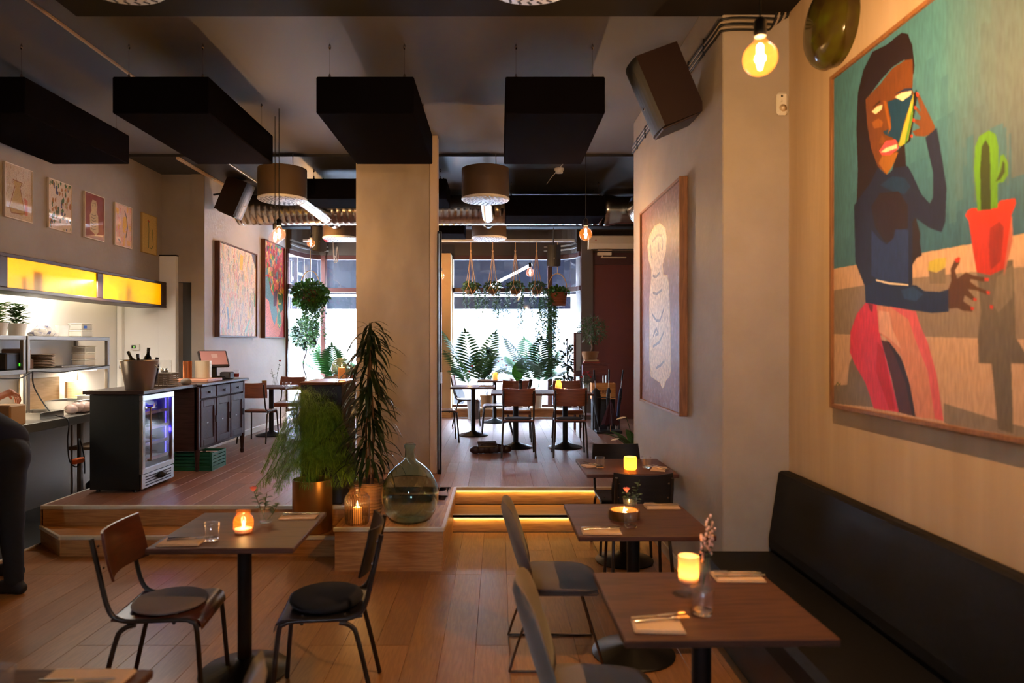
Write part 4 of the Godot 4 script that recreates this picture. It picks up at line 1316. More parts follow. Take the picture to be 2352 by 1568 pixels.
	for x in [-3.71, -3.15]:
		for z in [7.49, 7.85]:
			part("corner_post", bx(V(x, UPPER + 0.1, z), Vector3(0.025, 0.2, 0.025), 0.003), gm, cr)
	# ---- on the counter
	var cy := 1.2855
	var bk := thing("ice_bucket", "galvanised ice bucket holding bottles on the bar", "bucket", V(-3.45, cy, 6.56))
	part("pail", sh().lathe([Vector2(0, 0), Vector2(0.118, 0), Vector2(0.122, 0.006), Vector2(0.168, 0.272), Vector2(0.174, 0.278), Vector2(0.17, 0.284), Vector2(0.163, 0.274), Vector2(0.118, 0.012), Vector2(0, 0.012)], 32), mat("bucket_metal", Color8(178, 172, 166), 0.3, 0.9), bk)
	for sgn in [-1.0, 1.0]:
		part("ring_handle", sh().tube(curve([Vector3(sgn * 0.163, 0.24, -0.04), Vector3(sgn * 0.19, 0.2, 0.0), Vector3(sgn * 0.163, 0.24, 0.04)], 4), 0.005, 6), mat("bucket_metal", Color.BLACK), bk)
	var amber := solid_glass("bottle_brown", Color(0.12, 0.08, 0.02), 0.75)
	var dark := solid_glass("bottle_dark", Color(0.02, 0.05, 0.02), 0.8)
	var bs := [[V(-3.47, cy + 0.1, 6.62), -0.5, 0.15, amber, "brown bottle leaning left out of the ice bucket", 0.3], [V(-3.5, cy + 0.06, 6.66), -0.12, 0.1, amber, "small bottle neck behind in the ice bucket", 0.28], [V(-3.39, cy + 0.14, 6.56), 0.08, 0.06, dark, "dark green bottle standing tallest in the ice bucket", 0.26], [V(-3.36, cy + 0.05, 6.62), 0.2, 0.0, dark, "low green bottle at the right rim of the ice bucket", 0.26]]
	for b in bs:
		var bo := thing("wine_bottle", b[4], "bottle", b[0], 0.0, "bottles in the ice bucket")
		bo.rotation = Vector3(-b[2], 0, -b[1])
		part("glass", wine_bottle_shape(b[5], 0.036), b[3], bo)
		part("label", sh().lathe([Vector2(0.0364, 0.06), Vector2(0.0364, 0.13)], 12, Transform3D.IDENTITY, 0.6, 2.8), mat("paper", Color8(232, 224, 208), 0.8), bo)
		part("foil", sh().lathe([Vector2(0.0145, b[5] * 0.86), Vector2(0.0152, b[5] + 0.001), Vector2(0, b[5] + 0.001)], 12), mat("black_plastic", Color.BLACK), bo)
	# wicker cutlery basket
	var wb := thing("wire_basket", "grey woven basket full of cutlery on the bar", "basket", V(-3.50, cy, 7.0))
	var wk := mat("grey_wicker", Color8(112, 100, 88), 0.8)
	for k in 6:
		part("weave", bx(Vector3(0, 0.01 + 0.022 * k, 0.1), Vector3(0.34, 0.014, 0.008), 0.002).join(bx(Vector3(0, 0.01 + 0.022 * k, -0.1), Vector3(0.34, 0.014, 0.008), 0.002)).join(bx(Vector3(0.17, 0.01 + 0.022 * k, 0), Vector3(0.008, 0.014, 0.2), 0.002)).join(bx(Vector3(-0.17, 0.01 + 0.022 * k, 0), Vector3(0.008, 0.014, 0.2), 0.002)), wk, wb)
	for k in 8:
		part("stake", bx(Vector3(-0.15 + 0.043 * k, 0.065, 0.104), Vector3(0.008, 0.13, 0.006), 0.001).join(bx(Vector3(-0.15 + 0.043 * k, 0.065, -0.104), Vector3(0.008, 0.13, 0.006), 0.001)), wk, wb)
	part("rim", bx(Vector3(0, 0.136, 0.1), Vector3(0.36, 0.014, 0.016), 0.004).join(bx(Vector3(0, 0.136, -0.1), Vector3(0.36, 0.014, 0.016), 0.004)).join(bx(Vector3(0.17, 0.136, 0), Vector3(0.016, 0.014, 0.2), 0.004)).join(bx(Vector3(-0.17, 0.136, 0), Vector3(0.016, 0.014, 0.2), 0.004)), wk, wb)
	part("base", bx(Vector3(0, 0.006, 0), Vector3(0.33, 0.008, 0.19)), wk, wb)
	rng.seed = 5
	for k in 12:
		var a := rng.randf_range(-0.4, 0.4)
		var p := V(-3.50 + rng.randf_range(-0.13, 0.13), cy + 0.09, 7.0 + rng.randf_range(-0.07, 0.07))
		var o := one("spoon", sh().tube([Vector3(0, -0.08, 0), Vector3(0, 0.05, 0)], [0.004, 0.003], 5).ball(Vector3(0, 0.075, 0), Vector3(0.016, 0.026, 0.005), 8, 5), mat("chrome", Color.BLACK), "steel spoon standing in the woven basket on the bar", "spoon", p, 0, "spoons in the basket")
		o.rotation = Vector3(a * 0.6, rng.randf() * 3.0, a)
	var gj := one("glass_cylinder", sh().lathe([Vector2(0, 0), Vector2(0.06, 0), Vector2(0.062, 0.004), Vector2(0.062, 0.26), Vector2(0.06, 0.26), Vector2(0.058, 0.008), Vector2(0, 0.008)], 24), glass("vase_glass", Color.WHITE, 0.08), "tall clear glass cylinder behind the woven basket", "vase", V(-3.62, cy, 7.42))
	one("paper_roll", sh().lathe([Vector2(0.02, 0), Vector2(0.09, 0), Vector2(0.09, 0.2), Vector2(0.02, 0.2)], 28), mat("kraft_metal", Color8(206, 188, 156), 0.45, 0.3), "large pale roll canister on the sideboard", "canister", V(-3.47, cy + 0.04, 8.02))
	one("copper_tin", sh().lathe([Vector2(0, 0), Vector2(0.05, 0), Vector2(0.05, 0.2), Vector2(0, 0.2)], 24), mat("copper", Color8(178, 104, 62), 0.3, 0.9), "slim copper tin left of the pale roll canister", "canister", V(-3.60, cy + 0.04, 7.9))
	one("wooden_tray", bx(Vector3(0, 0.018, 0), Vector3(0.4, 0.036, 0.42), 0.005), wood("tray_wood", Color8(176, 118, 92), Color8(206, 148, 118), 0), "pinkish wooden board under the roll canister", "tray", V(-3.5, cy, 7.95))
	var pos := thing("till_terminal", "tilted touch screen till on the sideboard", "till", V(-3.52, cy, 8.42), 35)
	part("base", bx(Vector3(0, 0.02, 0), Vector3(0.24, 0.04, 0.24), 0.01), mat("black_plastic", Color.BLACK), pos)
	part("stand", bx(Vector3(0, 0.1, -0.02), Vector3(0.1, 0.16, 0.06), 0.015), mat("black_plastic", Color.BLACK), pos)
	var tilt := Transform3D(Basis(Vector3.RIGHT, -0.75), Vector3(0, 0.25, 0.02))
	var scr := part("screen_housing", sh().box(Vector3.ZERO, Vector3(0.34, 0.26, 0.045), 0.012, tilt), mat("till_grey", Color8(52, 46, 46), 0.4), pos)
	part("screen", sh().box(Vector3(0, 0, 0.024), Vector3(0.30, 0.22, 0.003), 0.0, tilt), mat("screen_rose", Color8(206, 150, 146), 0.25), scr)
	part("window_mark", sh().box(Vector3(0.01, 0.03, 0.0262), Vector3(0.07, 0.06, 0.001), 0.0, tilt), mat("screen_pale", Color8(226, 190, 190), 0.25), scr)
	one("receipt_printer", bx(Vector3(0, 0.045, 0), Vector3(0.13, 0.09, 0.14), 0.012), mat("till_grey", Color.BLACK), "small grey receipt printer beside the till", "printer", V(-3.38, cy, 8.5))
	var rd := thing("drink_glass", "small glass of red drink at the end of the sideboard", "glass", V(-3.31, cy, 8.62))
	part("glass", sh().lathe([Vector2(0, 0), Vector2(0.03, 0), Vector2(0.033, 0.01), Vector2(0.04, 0.11), Vector2(0.038, 0.11), Vector2(0.031, 0.018), Vector2(0, 0.016)], 20), glass("vase_glass", Color.WHITE, 0.08), rd)
	part("drink", sh().lathe([Vector2(0, 0.02), Vector2(0.03, 0.02), Vector2(0.0345, 0.065), Vector2(0, 0.065)], 18), mat("red_drink", Color8(150, 24, 12), 0.1), rd)
	one("cloth_heap", sh().ball(Vector3(0, 0.03, 0), Vector3(0.06, 0.04, 0.05), 10, 6), mat("grey_cloth", Color8(120, 108, 96), 0.95), "crumpled grey cloth by the woven basket", "cloth", V(-3.35, cy, 7.32))


func light_box() -> void:
	var t := thing("light_box_shelf", "long dark framed shelf with glowing amber panes above the kitchen pass", "shelf")
	var fm := mat("box_frame", Color8(58, 36, 28), 0.45)
	part("top_board", span(-4.6, -4.24, 2.475, 2.507, 2.6, 8.72, 0.004), fm, t)
	part("bottom_board", span(-4.6, -4.24, 2.18, 2.212, 2.6, 8.72, 0.004), fm, t)
	part("end_board", span(-4.6, -4.24, 2.212, 2.475, 8.68, 8.72, 0.004), fm, t)
	var am := mat("amber_pane", Color8(255, 214, 14), 0.35)
	am.backlight_enabled = true
	am.backlight = Color(1.0, 0.86, 0.14)
	var edges := [[4.4, 5.72], [5.9, 7.22], [7.33, 8.60]]
	for e in edges:
		part("pane", span(-4.262, -4.256, 2.212, 2.475, e[0], e[1]), am, t)
	for z in [[4.3, 4.4], [5.72, 5.9], [7.22, 7.33], [8.60, 8.68]]:
		part("stile", span(-4.27, -4.24, 2.212, 2.475, z[0], z[1], 0.004), fm, t)
	part("lamp_panel", span(-4.6, -4.59, 2.22, 2.47, 4.4, 8.66), glow("box_light", Color(1.0, 0.9, 0.7), 1.6), t)
	area(V(-4.58, 2.345, 6.53), Vector3(1, 0, 0), Vector2(4.2, 0.24), Color(1.0, 0.95, 0.85), 3.6, t)
	rng.seed = 8
	var items := [[6.13, 0.11, 0.07], [6.31, 0.17, 0.12], [6.62, 0.14, 0.03], [6.82, 0.13, 0.08], [6.98, 0.15, 0.10], [7.68, 0.12, 0.045], [7.86, 0.17, 0.13]]
	for k in items.size():
		var it: Array = items[k]
		var w: float = it[2]
		var s: Shape
		if w < 0.05:
			s = wine_bottle_shape(it[1], w * 0.5)
		elif k % 2 == 0:
			s = sh().lathe([Vector2(0, 0), Vector2(w * 0.5, 0), Vector2(w * 0.5, it[1] * 0.85), Vector2(w * 0.4, it[1]), Vector2(0, it[1])], 14)
		else:
			s = bx(Vector3(0, it[1] / 2, 0), Vector3(0.06, it[1], w), 0.004)
		one("stored_jar" if w >= 0.05 else "stored_bottle", s, mat("store_brown", Color8(70, 48, 26), 0.7), ["squat jar shadow at the left of the long amber pane", "tall box shadow in the long amber pane", "thin bottle shadow in the middle of the long amber pane", "short box shadow right of the thin bottle", "round tin shadow at the right of the long amber pane", "slim bottle shadow in the right amber pane", "broad tin shadow in the right amber pane"][k], "jar" if w >= 0.05 else "bottle", V(-4.262 - (0.036 if k % 2 and w >= 0.05 else w * 0.5 + 0.004), 2.2125, it[0]))


func kitchen() -> void:
	var st := mat("dull_steel", Color.BLACK)
	var wt := thing("steel_worktop", "long steel kitchen worktop with a folded front edge", "worktop")
	part("top", span(-4.915, -4.12, 0.99, 1.02, 3.0, 7.9, 0.004), st, wt)
	part("front_edge", span(-4.13, -4.115, 0.94, 1.02, 3.0, 7.9, 0.003), st, wt)
	part("back_panel", span(-4.6, -4.58, 0.1, 0.99, 3.0, 7.9), mat("panel_grey", Color8(120, 110, 98), 0.5, 0.3), wt)
	for z in [3.4, 5.3, 6.75, 7.85]:
		part("leg", span(-4.17, -4.13, 0.012, 0.94, z, z + 0.04, 0.003), st, wt)
	var rk := thing("steel_rack", "two tier steel rack over the kitchen worktop", "rack")
	for z in [4.2, 6.5, 6.56, 7.9]:
		for x in [-4.89, -4.53]:
			part("post", span(x - 0.018, x + 0.018, 1.021, 1.8, z - 0.018, z + 0.018, 0.003), st, rk)
	for y in [1.475, 1.8]:
		part("shelf", span(-4.91, -4.51, y - 0.04, y, 4.18, 6.52, 0.003), st, rk)
		part("shelf", span(-4.91, -4.51, y - 0.04, y, 6.54, 7.92, 0.003), st, rk)
	for z in [5.9, 7.72]:
		part("lamp_bar", span(-4.8, -4.72, 1.415, 1.432, z, z + 0.3), glow("kitchen_led", Color(1.0, 0.93, 0.8), 5.0), rk)
		area(V(-4.76, 1.41, z + 0.15), Vector3(0, -1, 0), Vector2(0.28, 0.07), Color(1.0, 0.93, 0.82), 1.3, rk)
	var cab := thing("hanging_cable", "black cable looped along the front of the steel rack", "cable")
	part("run", sh().tube(curve([V(-4.5, 1.42, 6.0), V(-4.495, 1.40, 6.4), V(-4.495, 1.455, 6.6), V(-4.495, 1.43, 7.0), V(-4.495, 1.455, 7.5), V(-4.495, 1.475, 7.88)], 5), 0.006, 6), mat("cord_black", Color.BLACK), cab)
	part("drop", sh().tube(curve([V(-4.49, 1.46, 6.58), V(-4.48, 1.3, 6.59), V(-4.3, 1.06, 6.56), V(-4.1, 1.0, 6.5), V(-4.09, 0.8, 6.48), V(-4.08, 0.6, 6.5), V(-4.06, 0.55, 6.6), V(-4.08, 0.8, 6.64), V(-4.08, 0.62, 6.72), V(-4.06, 0.45, 6.7)], 5), 0.006, 6), mat("cord_black", Color.BLACK), cab)
	part("plug_block", bx(V(-4.04, 0.6, 6.56), Vector3(0.05, 0.05, 0.14), 0.008), mat("plug_orange", Color8(206, 92, 34), 0.6), cab)
	# strip light under the bulkhead
	var lt := thing("strip_light", "bright strip light under the bulkhead over the kitchen", "lamp")
	part("housing", span(-4.72, -4.64, 2.45, 2.5, 5.9, 8.4, 0.004), mat("white_plastic", Color.BLACK), lt)
	part("reflector_lip", span(-4.635, -4.625, 2.385, 2.5, 5.9, 8.4), mat("white_plastic", Color.BLACK), lt)
	part("lamp_tube", span(-4.71, -4.65, 2.437, 2.45, 5.95, 8.35), glow("kitchen_tube", Color(1.0, 0.95, 0.86), 3.0), lt)
	area(V(-4.66, 2.43, 7.15), Vector3(-0.1, -1, 0), Vector2(2.4, 0.06), Color(1.0, 0.98, 0.94), 8.0, lt)
	# ---- upper shelf
	var herb := foliage("herb", Color8(70, 120, 16), Color8(130, 176, 40))
	for k in 2:
		var h := thing("potted_herb", ["leafy green herb in a clear bucket at the left end of the top shelf", "bushy dark herb in a clear bucket on the top shelf"][k], "herb", V(-4.70, 1.801, [6.40, 6.66][k]))
		part("pot", sh().lathe([Vector2(0, 0), Vector2(0.065, 0), Vector2(0.085, 0.12), Vector2(0.08, 0.12), Vector2(0.06, 0.01), Vector2(0, 0.01)], 20), mat("clear_tub", Color8(206, 200, 190), 0.3), h)
		part("soil", sh().lathe([Vector2(0.078, 0.1), Vector2(0, 0.105)], 16), mat("soil", Color8(52, 40, 30), 0.95), h)
		var lv := sh()
		rng.seed = 40 + k
		for j in 150:
			var a := rng.randf() * TAU
			var rr := rng.randf() * 0.085
			lv.leaf(Vector3(cos(a) * rr * 0.8, 0.1 + rng.randf() * 0.2, sin(a) * rr * 0.8), Vector3(cos(a), 0.7, sin(a)), Vector3(-sin(a), 0, cos(a)), 0.06, 0.04, 0.6, 3)
		var lo := part("leaves", lv, [herb, foliage("herb_dark", Color8(36, 78, 14), Color8(74, 118, 30))][k], h)
		lo.set_meta("kind", "stuff")
	var cl := sh()
	for k in 5:
		cl.ball(Vector3(0.0, 0.02 + 0.022 * (2 - absi(k - 2)), -0.12 + 0.06 * k), Vector3(0.08, 0.03 + 0.022 * (2 - absi(k - 2)), 0.055), 12, 7)
	one("tea_towel", cl, textured("towel", noise_tex("towel_stripe", 0.05, [Color8(210, 204, 194), Color8(214, 208, 198), Color8(70, 74, 120)], 1, FastNoiseLite.TYPE_SIMPLEX_SMOOTH, 128, [0.0, 0.7, 0.8]), Vector3.ONE * 3.0, 0.95), "crumpled white and blue tea towel on the top shelf", "towel", V(-4.7, 1.801, 7.05))
	one("plastic_bowl", sh().lathe([Vector2(0, 0), Vector2(0.05, 0), Vector2(0.07, 0.12), Vector2(0.066, 0.12), Vector2(0.046, 0.006), Vector2(0, 0.006)], 20), mat("white_plastic", Color.BLACK), "white plastic tub beside the tea towel", "tub", V(-4.7, 1.801, 7.36))
	food_tub("plastic tub with dark food, lower of the two on the top shelf", V(-4.7, 1.801, 7.68), Color8(170, 160, 150), "food_grey")
	food_tub("plastic tub with a blue label, upper of the two on the top shelf", V(-4.7, 1.876, 7.68), Color8(120, 112, 110), "food_dark")
	one("blue_label", bx(Vector3(0, 0.03, 0), Vector3(0.004, 0.03, 0.05)), mat("label_blue", Color8(40, 86, 176), 0.6), "small blue sticker on the upper food tub", "label", V(-4.622, 1.88, 7.64))
	# ---- lower shelf
	food_tub("food tub at the bottom of the three on the lower shelf", V(-4.70, 1.4755, 7.74), Color8(176, 118, 50), "food_amber")
	food_tub("food tub in the middle of the three on the lower shelf", V(-4.70, 1.5505, 7.74), Color8(196, 134, 40), "food_yellow")
	food_tub("food tub on top of the three on the lower shelf", V(-4.70, 1.6255, 7.74), Color8(62, 56, 54), "food_black")
	for k in 9:
		one("dinner_plate", sh().lathe([Vector2(0, 0), Vector2(0.08, 0), Vector2(0.12, 0.013), Vector2(0.12, 0.016), Vector2(0.08, 0.006), Vector2(0, 0.005)], 24), mat("plate_stone", Color8(150, 128, 108), 0.5), "stoneware plate in the tall stack on the lower shelf", "plate", V(-4.70, 1.4755 + 0.0155 * k, 7.02), 0, "stacked plates on the lower shelf")
	var sc := thing("kitchen_scale", "black kitchen machine with a green light on the lower shelf", "appliance", V(-4.66, 1.4755, 6.42))
	part("body", bx(Vector3(0, 0.08, 0), Vector3(0.22, 0.16, 0.22), 0.012), mat("black_plastic", Color.BLACK), sc)
	part("indicator_light", bx(Vector3(0.112, 0.05, -0.06), Vector3(0.004, 0.025, 0.008)), glow("green_led", Color(0.1, 1.0, 0.1), 2.0), sc)
	one("storage_box", bx(Vector3(0, 0.1, 0), Vector3(0.2, 0.2, 0.14), 0.01), mat("card_brown", Color8(124, 96, 74), 0.8), "brown box leaning beside the black kitchen machine", "box", V(-4.72, 1.4755, 6.68))
	one("round_pan", sh().lathe([Vector2(0, 0), Vector2(0.1, 0), Vector2(0.1, 0.09), Vector2(0.06, 0.12), Vector2(0, 0.13)], 24), mat("pan_brown", Color8(86, 58, 42), 0.5), "dark round lidded pan behind the plates", "pan", V(-4.78, 1.4755, 6.84))
	one("oven_tray", bx(Vector3(0, 0.008, 0), Vector3(0.26, 0.016, 0.46), 0.004), st, "flat steel tray on the lower shelf", "tray", V(-4.7, 1.4755, 7.38))
	# ---- worktop
	one("cutting_board", bx(Vector3(0, 0.17, 0), Vector3(0.025, 0.34, 0.62), 0.006), mat("pale_board", Color.BLACK), "large pale cutting board leaning against the kitchen wall", "cutting board", V(-4.87, 1.0205, 7.25))
	one("cutting_board", bx(Vector3(0, 0.14, 0), Vector3(0.03, 0.28, 0.3), 0.006), mat("pale_board", Color.BLACK), "smaller pale board leaning right of the large cutting board", "cutting board", V(-4.82, 1.0205, 7.75))
	for k in 3:
		var p := thing("steel_pan", ["deep steel food pan beside the wine cooler", "steel food pan with a lid on the worktop", "shallow steel tray at the front of the worktop"][k], "pan", [V(-4.32, 1.0205, 7.42), V(-4.45, 1.0205, 7.1), V(-4.4, 1.0205, 6.5)][k])
		var hh: float = [0.15, 0.12, 0.06][k]
		part("walls", bx(Vector3(0.15, hh / 2, 0), Vector3(0.006, hh, 0.34)).join(bx(Vector3(-0.15, hh / 2, 0), Vector3(0.006, hh, 0.34))).join(bx(Vector3(0, hh / 2, 0.17), Vector3(0.306, hh, 0.006))).join(bx(Vector3(0, hh / 2, -0.17), Vector3(0.306, hh, 0.006))).join(bx(Vector3(0, 0.004, 0), Vector3(0.3, 0.008, 0.34))), mat("steel", Color.BLACK), p)
		part("rim", bx(Vector3(0.16, hh, 0), Vector3(0.025, 0.005, 0.37), 0.001).join(bx(Vector3(-0.16, hh, 0), Vector3(0.025, 0.005, 0.37), 0.001)).join(bx(Vector3(0, hh, 0.178), Vector3(0.3, 0.005, 0.02), 0.001)).join(bx(Vector3(0, hh, -0.178), Vector3(0.3, 0.005, 0.02), 0.001)), mat("steel", Color.BLACK), p)
	var bag := sh()
	rng.seed = 77
	for k in 9:
		bag.ball(Vector3(rng.randf_range(-0.06, 0.06), 0.05 + rng.randf_range(-0.01, 0.02), -0.16 + 0.04 * k), Vector3(0.07, 0.05, 0.05), 10, 6)
	one("food_bag", bag, mat("bag_plastic", Color8(226, 194, 180), 0.2), "pale plastic bag of food on the worktop", "bag", V(-4.26, 1.0205, 6.98))
	one("tub_box", bx(Vector3(0, 0.09, 0), Vector3(0.2, 0.18, 0.2), 0.012), mat("box_tan", Color8(176, 142, 106), 0.7), "tan box at the left edge on the worktop", "box", V(-4.22, 1.0205, 5.86))
	# ---- on the wall
	var tsm := thing("wall_thermostat", "white wall thermostat with a green digit in the kitchen", "thermostat", V(-4.70, 1.68, 8.855))
	part("case", bx(Vector3(0, 0, 0.012), Vector3(0.1, 0.08, 0.024), 0.005), mat("white_plastic", Color.BLACK), tsm)
	part("display", bx(Vector3(-0.02, 0.005, 0.0255), Vector3(0.055, 0.04, 0.003)), mat("black_plastic", Color.BLACK), tsm)
	part("display_light", bx(Vector3(-0.015, 0.005, 0.028), Vector3(0.007, 0.022, 0.002)), glow("green_led", Color.GREEN, 2.0), tsm)
	var sk := thing("wall_socket", "double wall socket with a black plug in the kitchen", "socket", V(-4.70, 1.5, 8.855))
	part("plate", bx(Vector3(0, 0, 0.008), Vector3(0.15, 0.08, 0.016), 0.004), mat("white_plastic", Color.BLACK), sk)
	part("plug", sh().lathe([Vector2(0, 0), Vector2(0.02, 0), Vector2(0.015, 0.04), Vector2(0, 0.045)], 12, Transform3D(Basis(Vector3.RIGHT, PI / 2), Vector3(0.02, -0.01, 0.016))), mat("black_plastic", Color.BLACK), sk)
	part("lead", sh().tube(curve([Vector3(0.02, -0.01, 0.05), Vector3(0.0, -0.06, 0.06), Vector3(0.02, -0.3, 0.03), Vector3(0.05, -0.5, 0.02)], 5), 0.004, 6), mat("cord_black", Color.BLACK), sk)
	# trolley beside the cooler
	var tr := thing("steel_trolley", "small steel trolley under the end of the worktop", "trolley", V(-4.12, 0.012, 7.2))
	part("shelf", bx(Vector3(0, 0.66, 0), Vector3(0.4, 0.035, 0.7), 0.005), mat("trolley_tan", Color8(158, 128, 98), 0.4, 0.4), tr)
	part("shelf", bx(Vector3(0, 0.12, 0), Vector3(0.4, 0.025, 0.7), 0.005), st, tr)
	for x in [-0.18, 0.18]:
		for z in [-0.32, 0.32]:
			part("leg", sh().tube([Vector3(x, 0, z), Vector3(x, 0.9, z)], 0.012, 8), st, tr)
	one("fan_guard", sh().tube(curve([Vector3(0, 0.02, 0.17), Vector3(0, 0.14, 0.12), Vector3(0, 0.19, 0), Vector3(0, 0.14, -0.12), Vector3(0, 0.02, -0.17)], 4), 0.008, 6), mat("black_metal", Color.BLACK), "black wire hoop on the lower trolley shelf", "guard", V(-3.98, 0.15, 7.2))
	one("motor_box", bx(Vector3(0, 0.09, 0), Vector3(0.18, 0.18, 0.24), 0.03), mat("black_plastic", Color.BLACK), "black appliance on the lower trolley shelf", "appliance", V(-4.12, 0.146, 7.05))


# ---------------------------------------------------------------- figure
func nets(bones: Array, cell: float, k: float) -> Shape:
	var lo := Vector3.ONE * 1e9
	var hi := -lo
	for b in bones:
		var r := maxf(b[2], b[3]) + cell * 3.0
		for e in 2:
			lo = lo.min(b[e] - Vector3.ONE * r)
			hi = hi.max(b[e] + Vector3.ONE * r)
	var n := Vector3i(((hi - lo) / cell).ceil()) + Vector3i.ONE
	var g := PackedFloat32Array()
	g.resize(n.x * n.y * n.z)
	g.fill(1.0)
	for b in bones:
		var a: Vector3 = b[0]
		var ab: Vector3 = b[1] - a
		var l2 := maxf(ab.length_squared(), 1e-9)
		var r := maxf(b[2], b[3]) + k + cell * 2.0
		var i0 := Vector3i(((a.min(b[1]) - Vector3.ONE * r - lo) / cell).floor()).max(Vector3i.ZERO)
		var i1 := Vector3i(((a.max(b[1]) + Vector3.ONE * r - lo) / cell).ceil()).min(n - Vector3i.ONE)
		for z in range(i0.z, i1.z + 1):
			for y in range(i0.y, i1.y + 1):
				for x in range(i0.x, i1.x + 1):
					var p := lo + Vector3(x, y, z) * cell
					var t := clampf((p - a).dot(ab) / l2, 0.0, 1.0)
					var d := p.distance_to(a + ab * t) - lerpf(b[2], b[3], t)
					if d > r:
						continue
					var at := (z * n.y + y) * n.x + x
					var o := g[at]
					var h := clampf(0.5 + 0.5 * (o - d) / k, 0.0, 1.0)
					g[at] = lerpf(o, d, h) - k * h * (1.0 - h)
	var s := sh()
	var ids := {}
	var corner := [0, 1, n.x, n.x + 1, n.x * n.y, n.x * n.y + 1, n.x * n.y + n.x, n.x * n.y + n.x + 1]
	var edges := [[0, 1], [0, 2], [0, 4], [1, 3], [1, 5], [2, 3], [2, 6], [3, 7], [4, 5], [4, 6], [5, 7], [6, 7]]
	for z in n.z - 1:
		for y in n.y - 1:
			var row := (z * n.y + y) * n.x
			for x in n.x - 1:
				var at := row + x
				var first := g[at] < 0.0
				var mixed := false
				for q in range(1, 8):
					if (g[at + corner[q]] < 0.0) != first:
						mixed = true
						break
				if not mixed:
					continue
				var sum := Vector3.ZERO
				var cnt := 0
				for e in edges:
					var va := g[at + corner[e[0]]]
					var vb := g[at + corner[e[1]]]
					if (va < 0.0) != (vb < 0.0):
						var f := va / (va - vb)
						sum += Vector3(e[0] & 1, (e[0] >> 1) & 1, e[0] >> 2).lerp(Vector3(e[1] & 1, (e[1] >> 1) & 1, e[1] >> 2), f)
						cnt += 1
				var grad := Vector3.ZERO
				for q in 8:
					grad += Vector3(1 if q & 1 else -1, 1 if q & 2 else -1, 1 if q & 4 else -1) * g[at + corner[q]]
				ids[at] = s.put(lo + (Vector3(x, y, z) + sum / cnt) * cell, grad.normalized())
	for at in ids:
		var a0 := g[at] < 0.0
		for ax in 3:
			var st: int = [1, n.x, n.x * n.y][ax]
			var u: int = [1, n.x, n.x * n.y][(ax + 1) % 3]
			var w: int = [1, n.x, n.x * n.y][(ax + 2) % 3]
			if (g[at + st] < 0.0) == a0:
				continue
			if ids.has(at - u) and ids.has(at - w) and ids.has(at - u - w):
				s.tri(ids[at], ids[at - u], ids[at - u - w])
				s.tri(ids[at], ids[at - u - w], ids[at - w])
	return s


func hand_bones(wrist: Vector3, knuckles: Vector3, side: Vector3, curl: Vector3) -> Array:
	var out := []
	var d := (knuckles - wrist).normalized()
	for k in 4:
		var off := side * (-0.03 + 0.02 * k)
		var kn := knuckles + off
		out.append([wrist + off * 0.6, kn, 0.016, 0.0115])
		var l: float = [0.036, 0.042, 0.039, 0.03][k]
		var p1: Vector3 = kn + (d * 0.7 + curl * 0.5).normalized() * l
		var p2: Vector3 = p1 + (d * 0.35 + curl * 0.8).normalized() * l * 0.7
		var p3: Vector3 = p2 + (d * 0.05 + curl).normalized() * l * 0.55
		out.append([kn, p1, 0.0095, 0.0085])
		out.append([p1, p2, 0.0085, 0.0078])
		out.append([p2, p3, 0.0078, 0.0065])
	var t0 := wrist.lerp(knuckles, 0.3) - side * 0.03
	var t1 := t0 - side * 0.03 + d * 0.035 + curl * 0.015
	out.append([wrist.lerp(knuckles, 0.2), t0, 0.016, 0.013])
	out.append([t0, t1, 0.012, 0.0105])
	out.append([t1, t1 + d * 0.025 + curl * 0.02 + side * 0.006, 0.0105, 0.008])
	return out


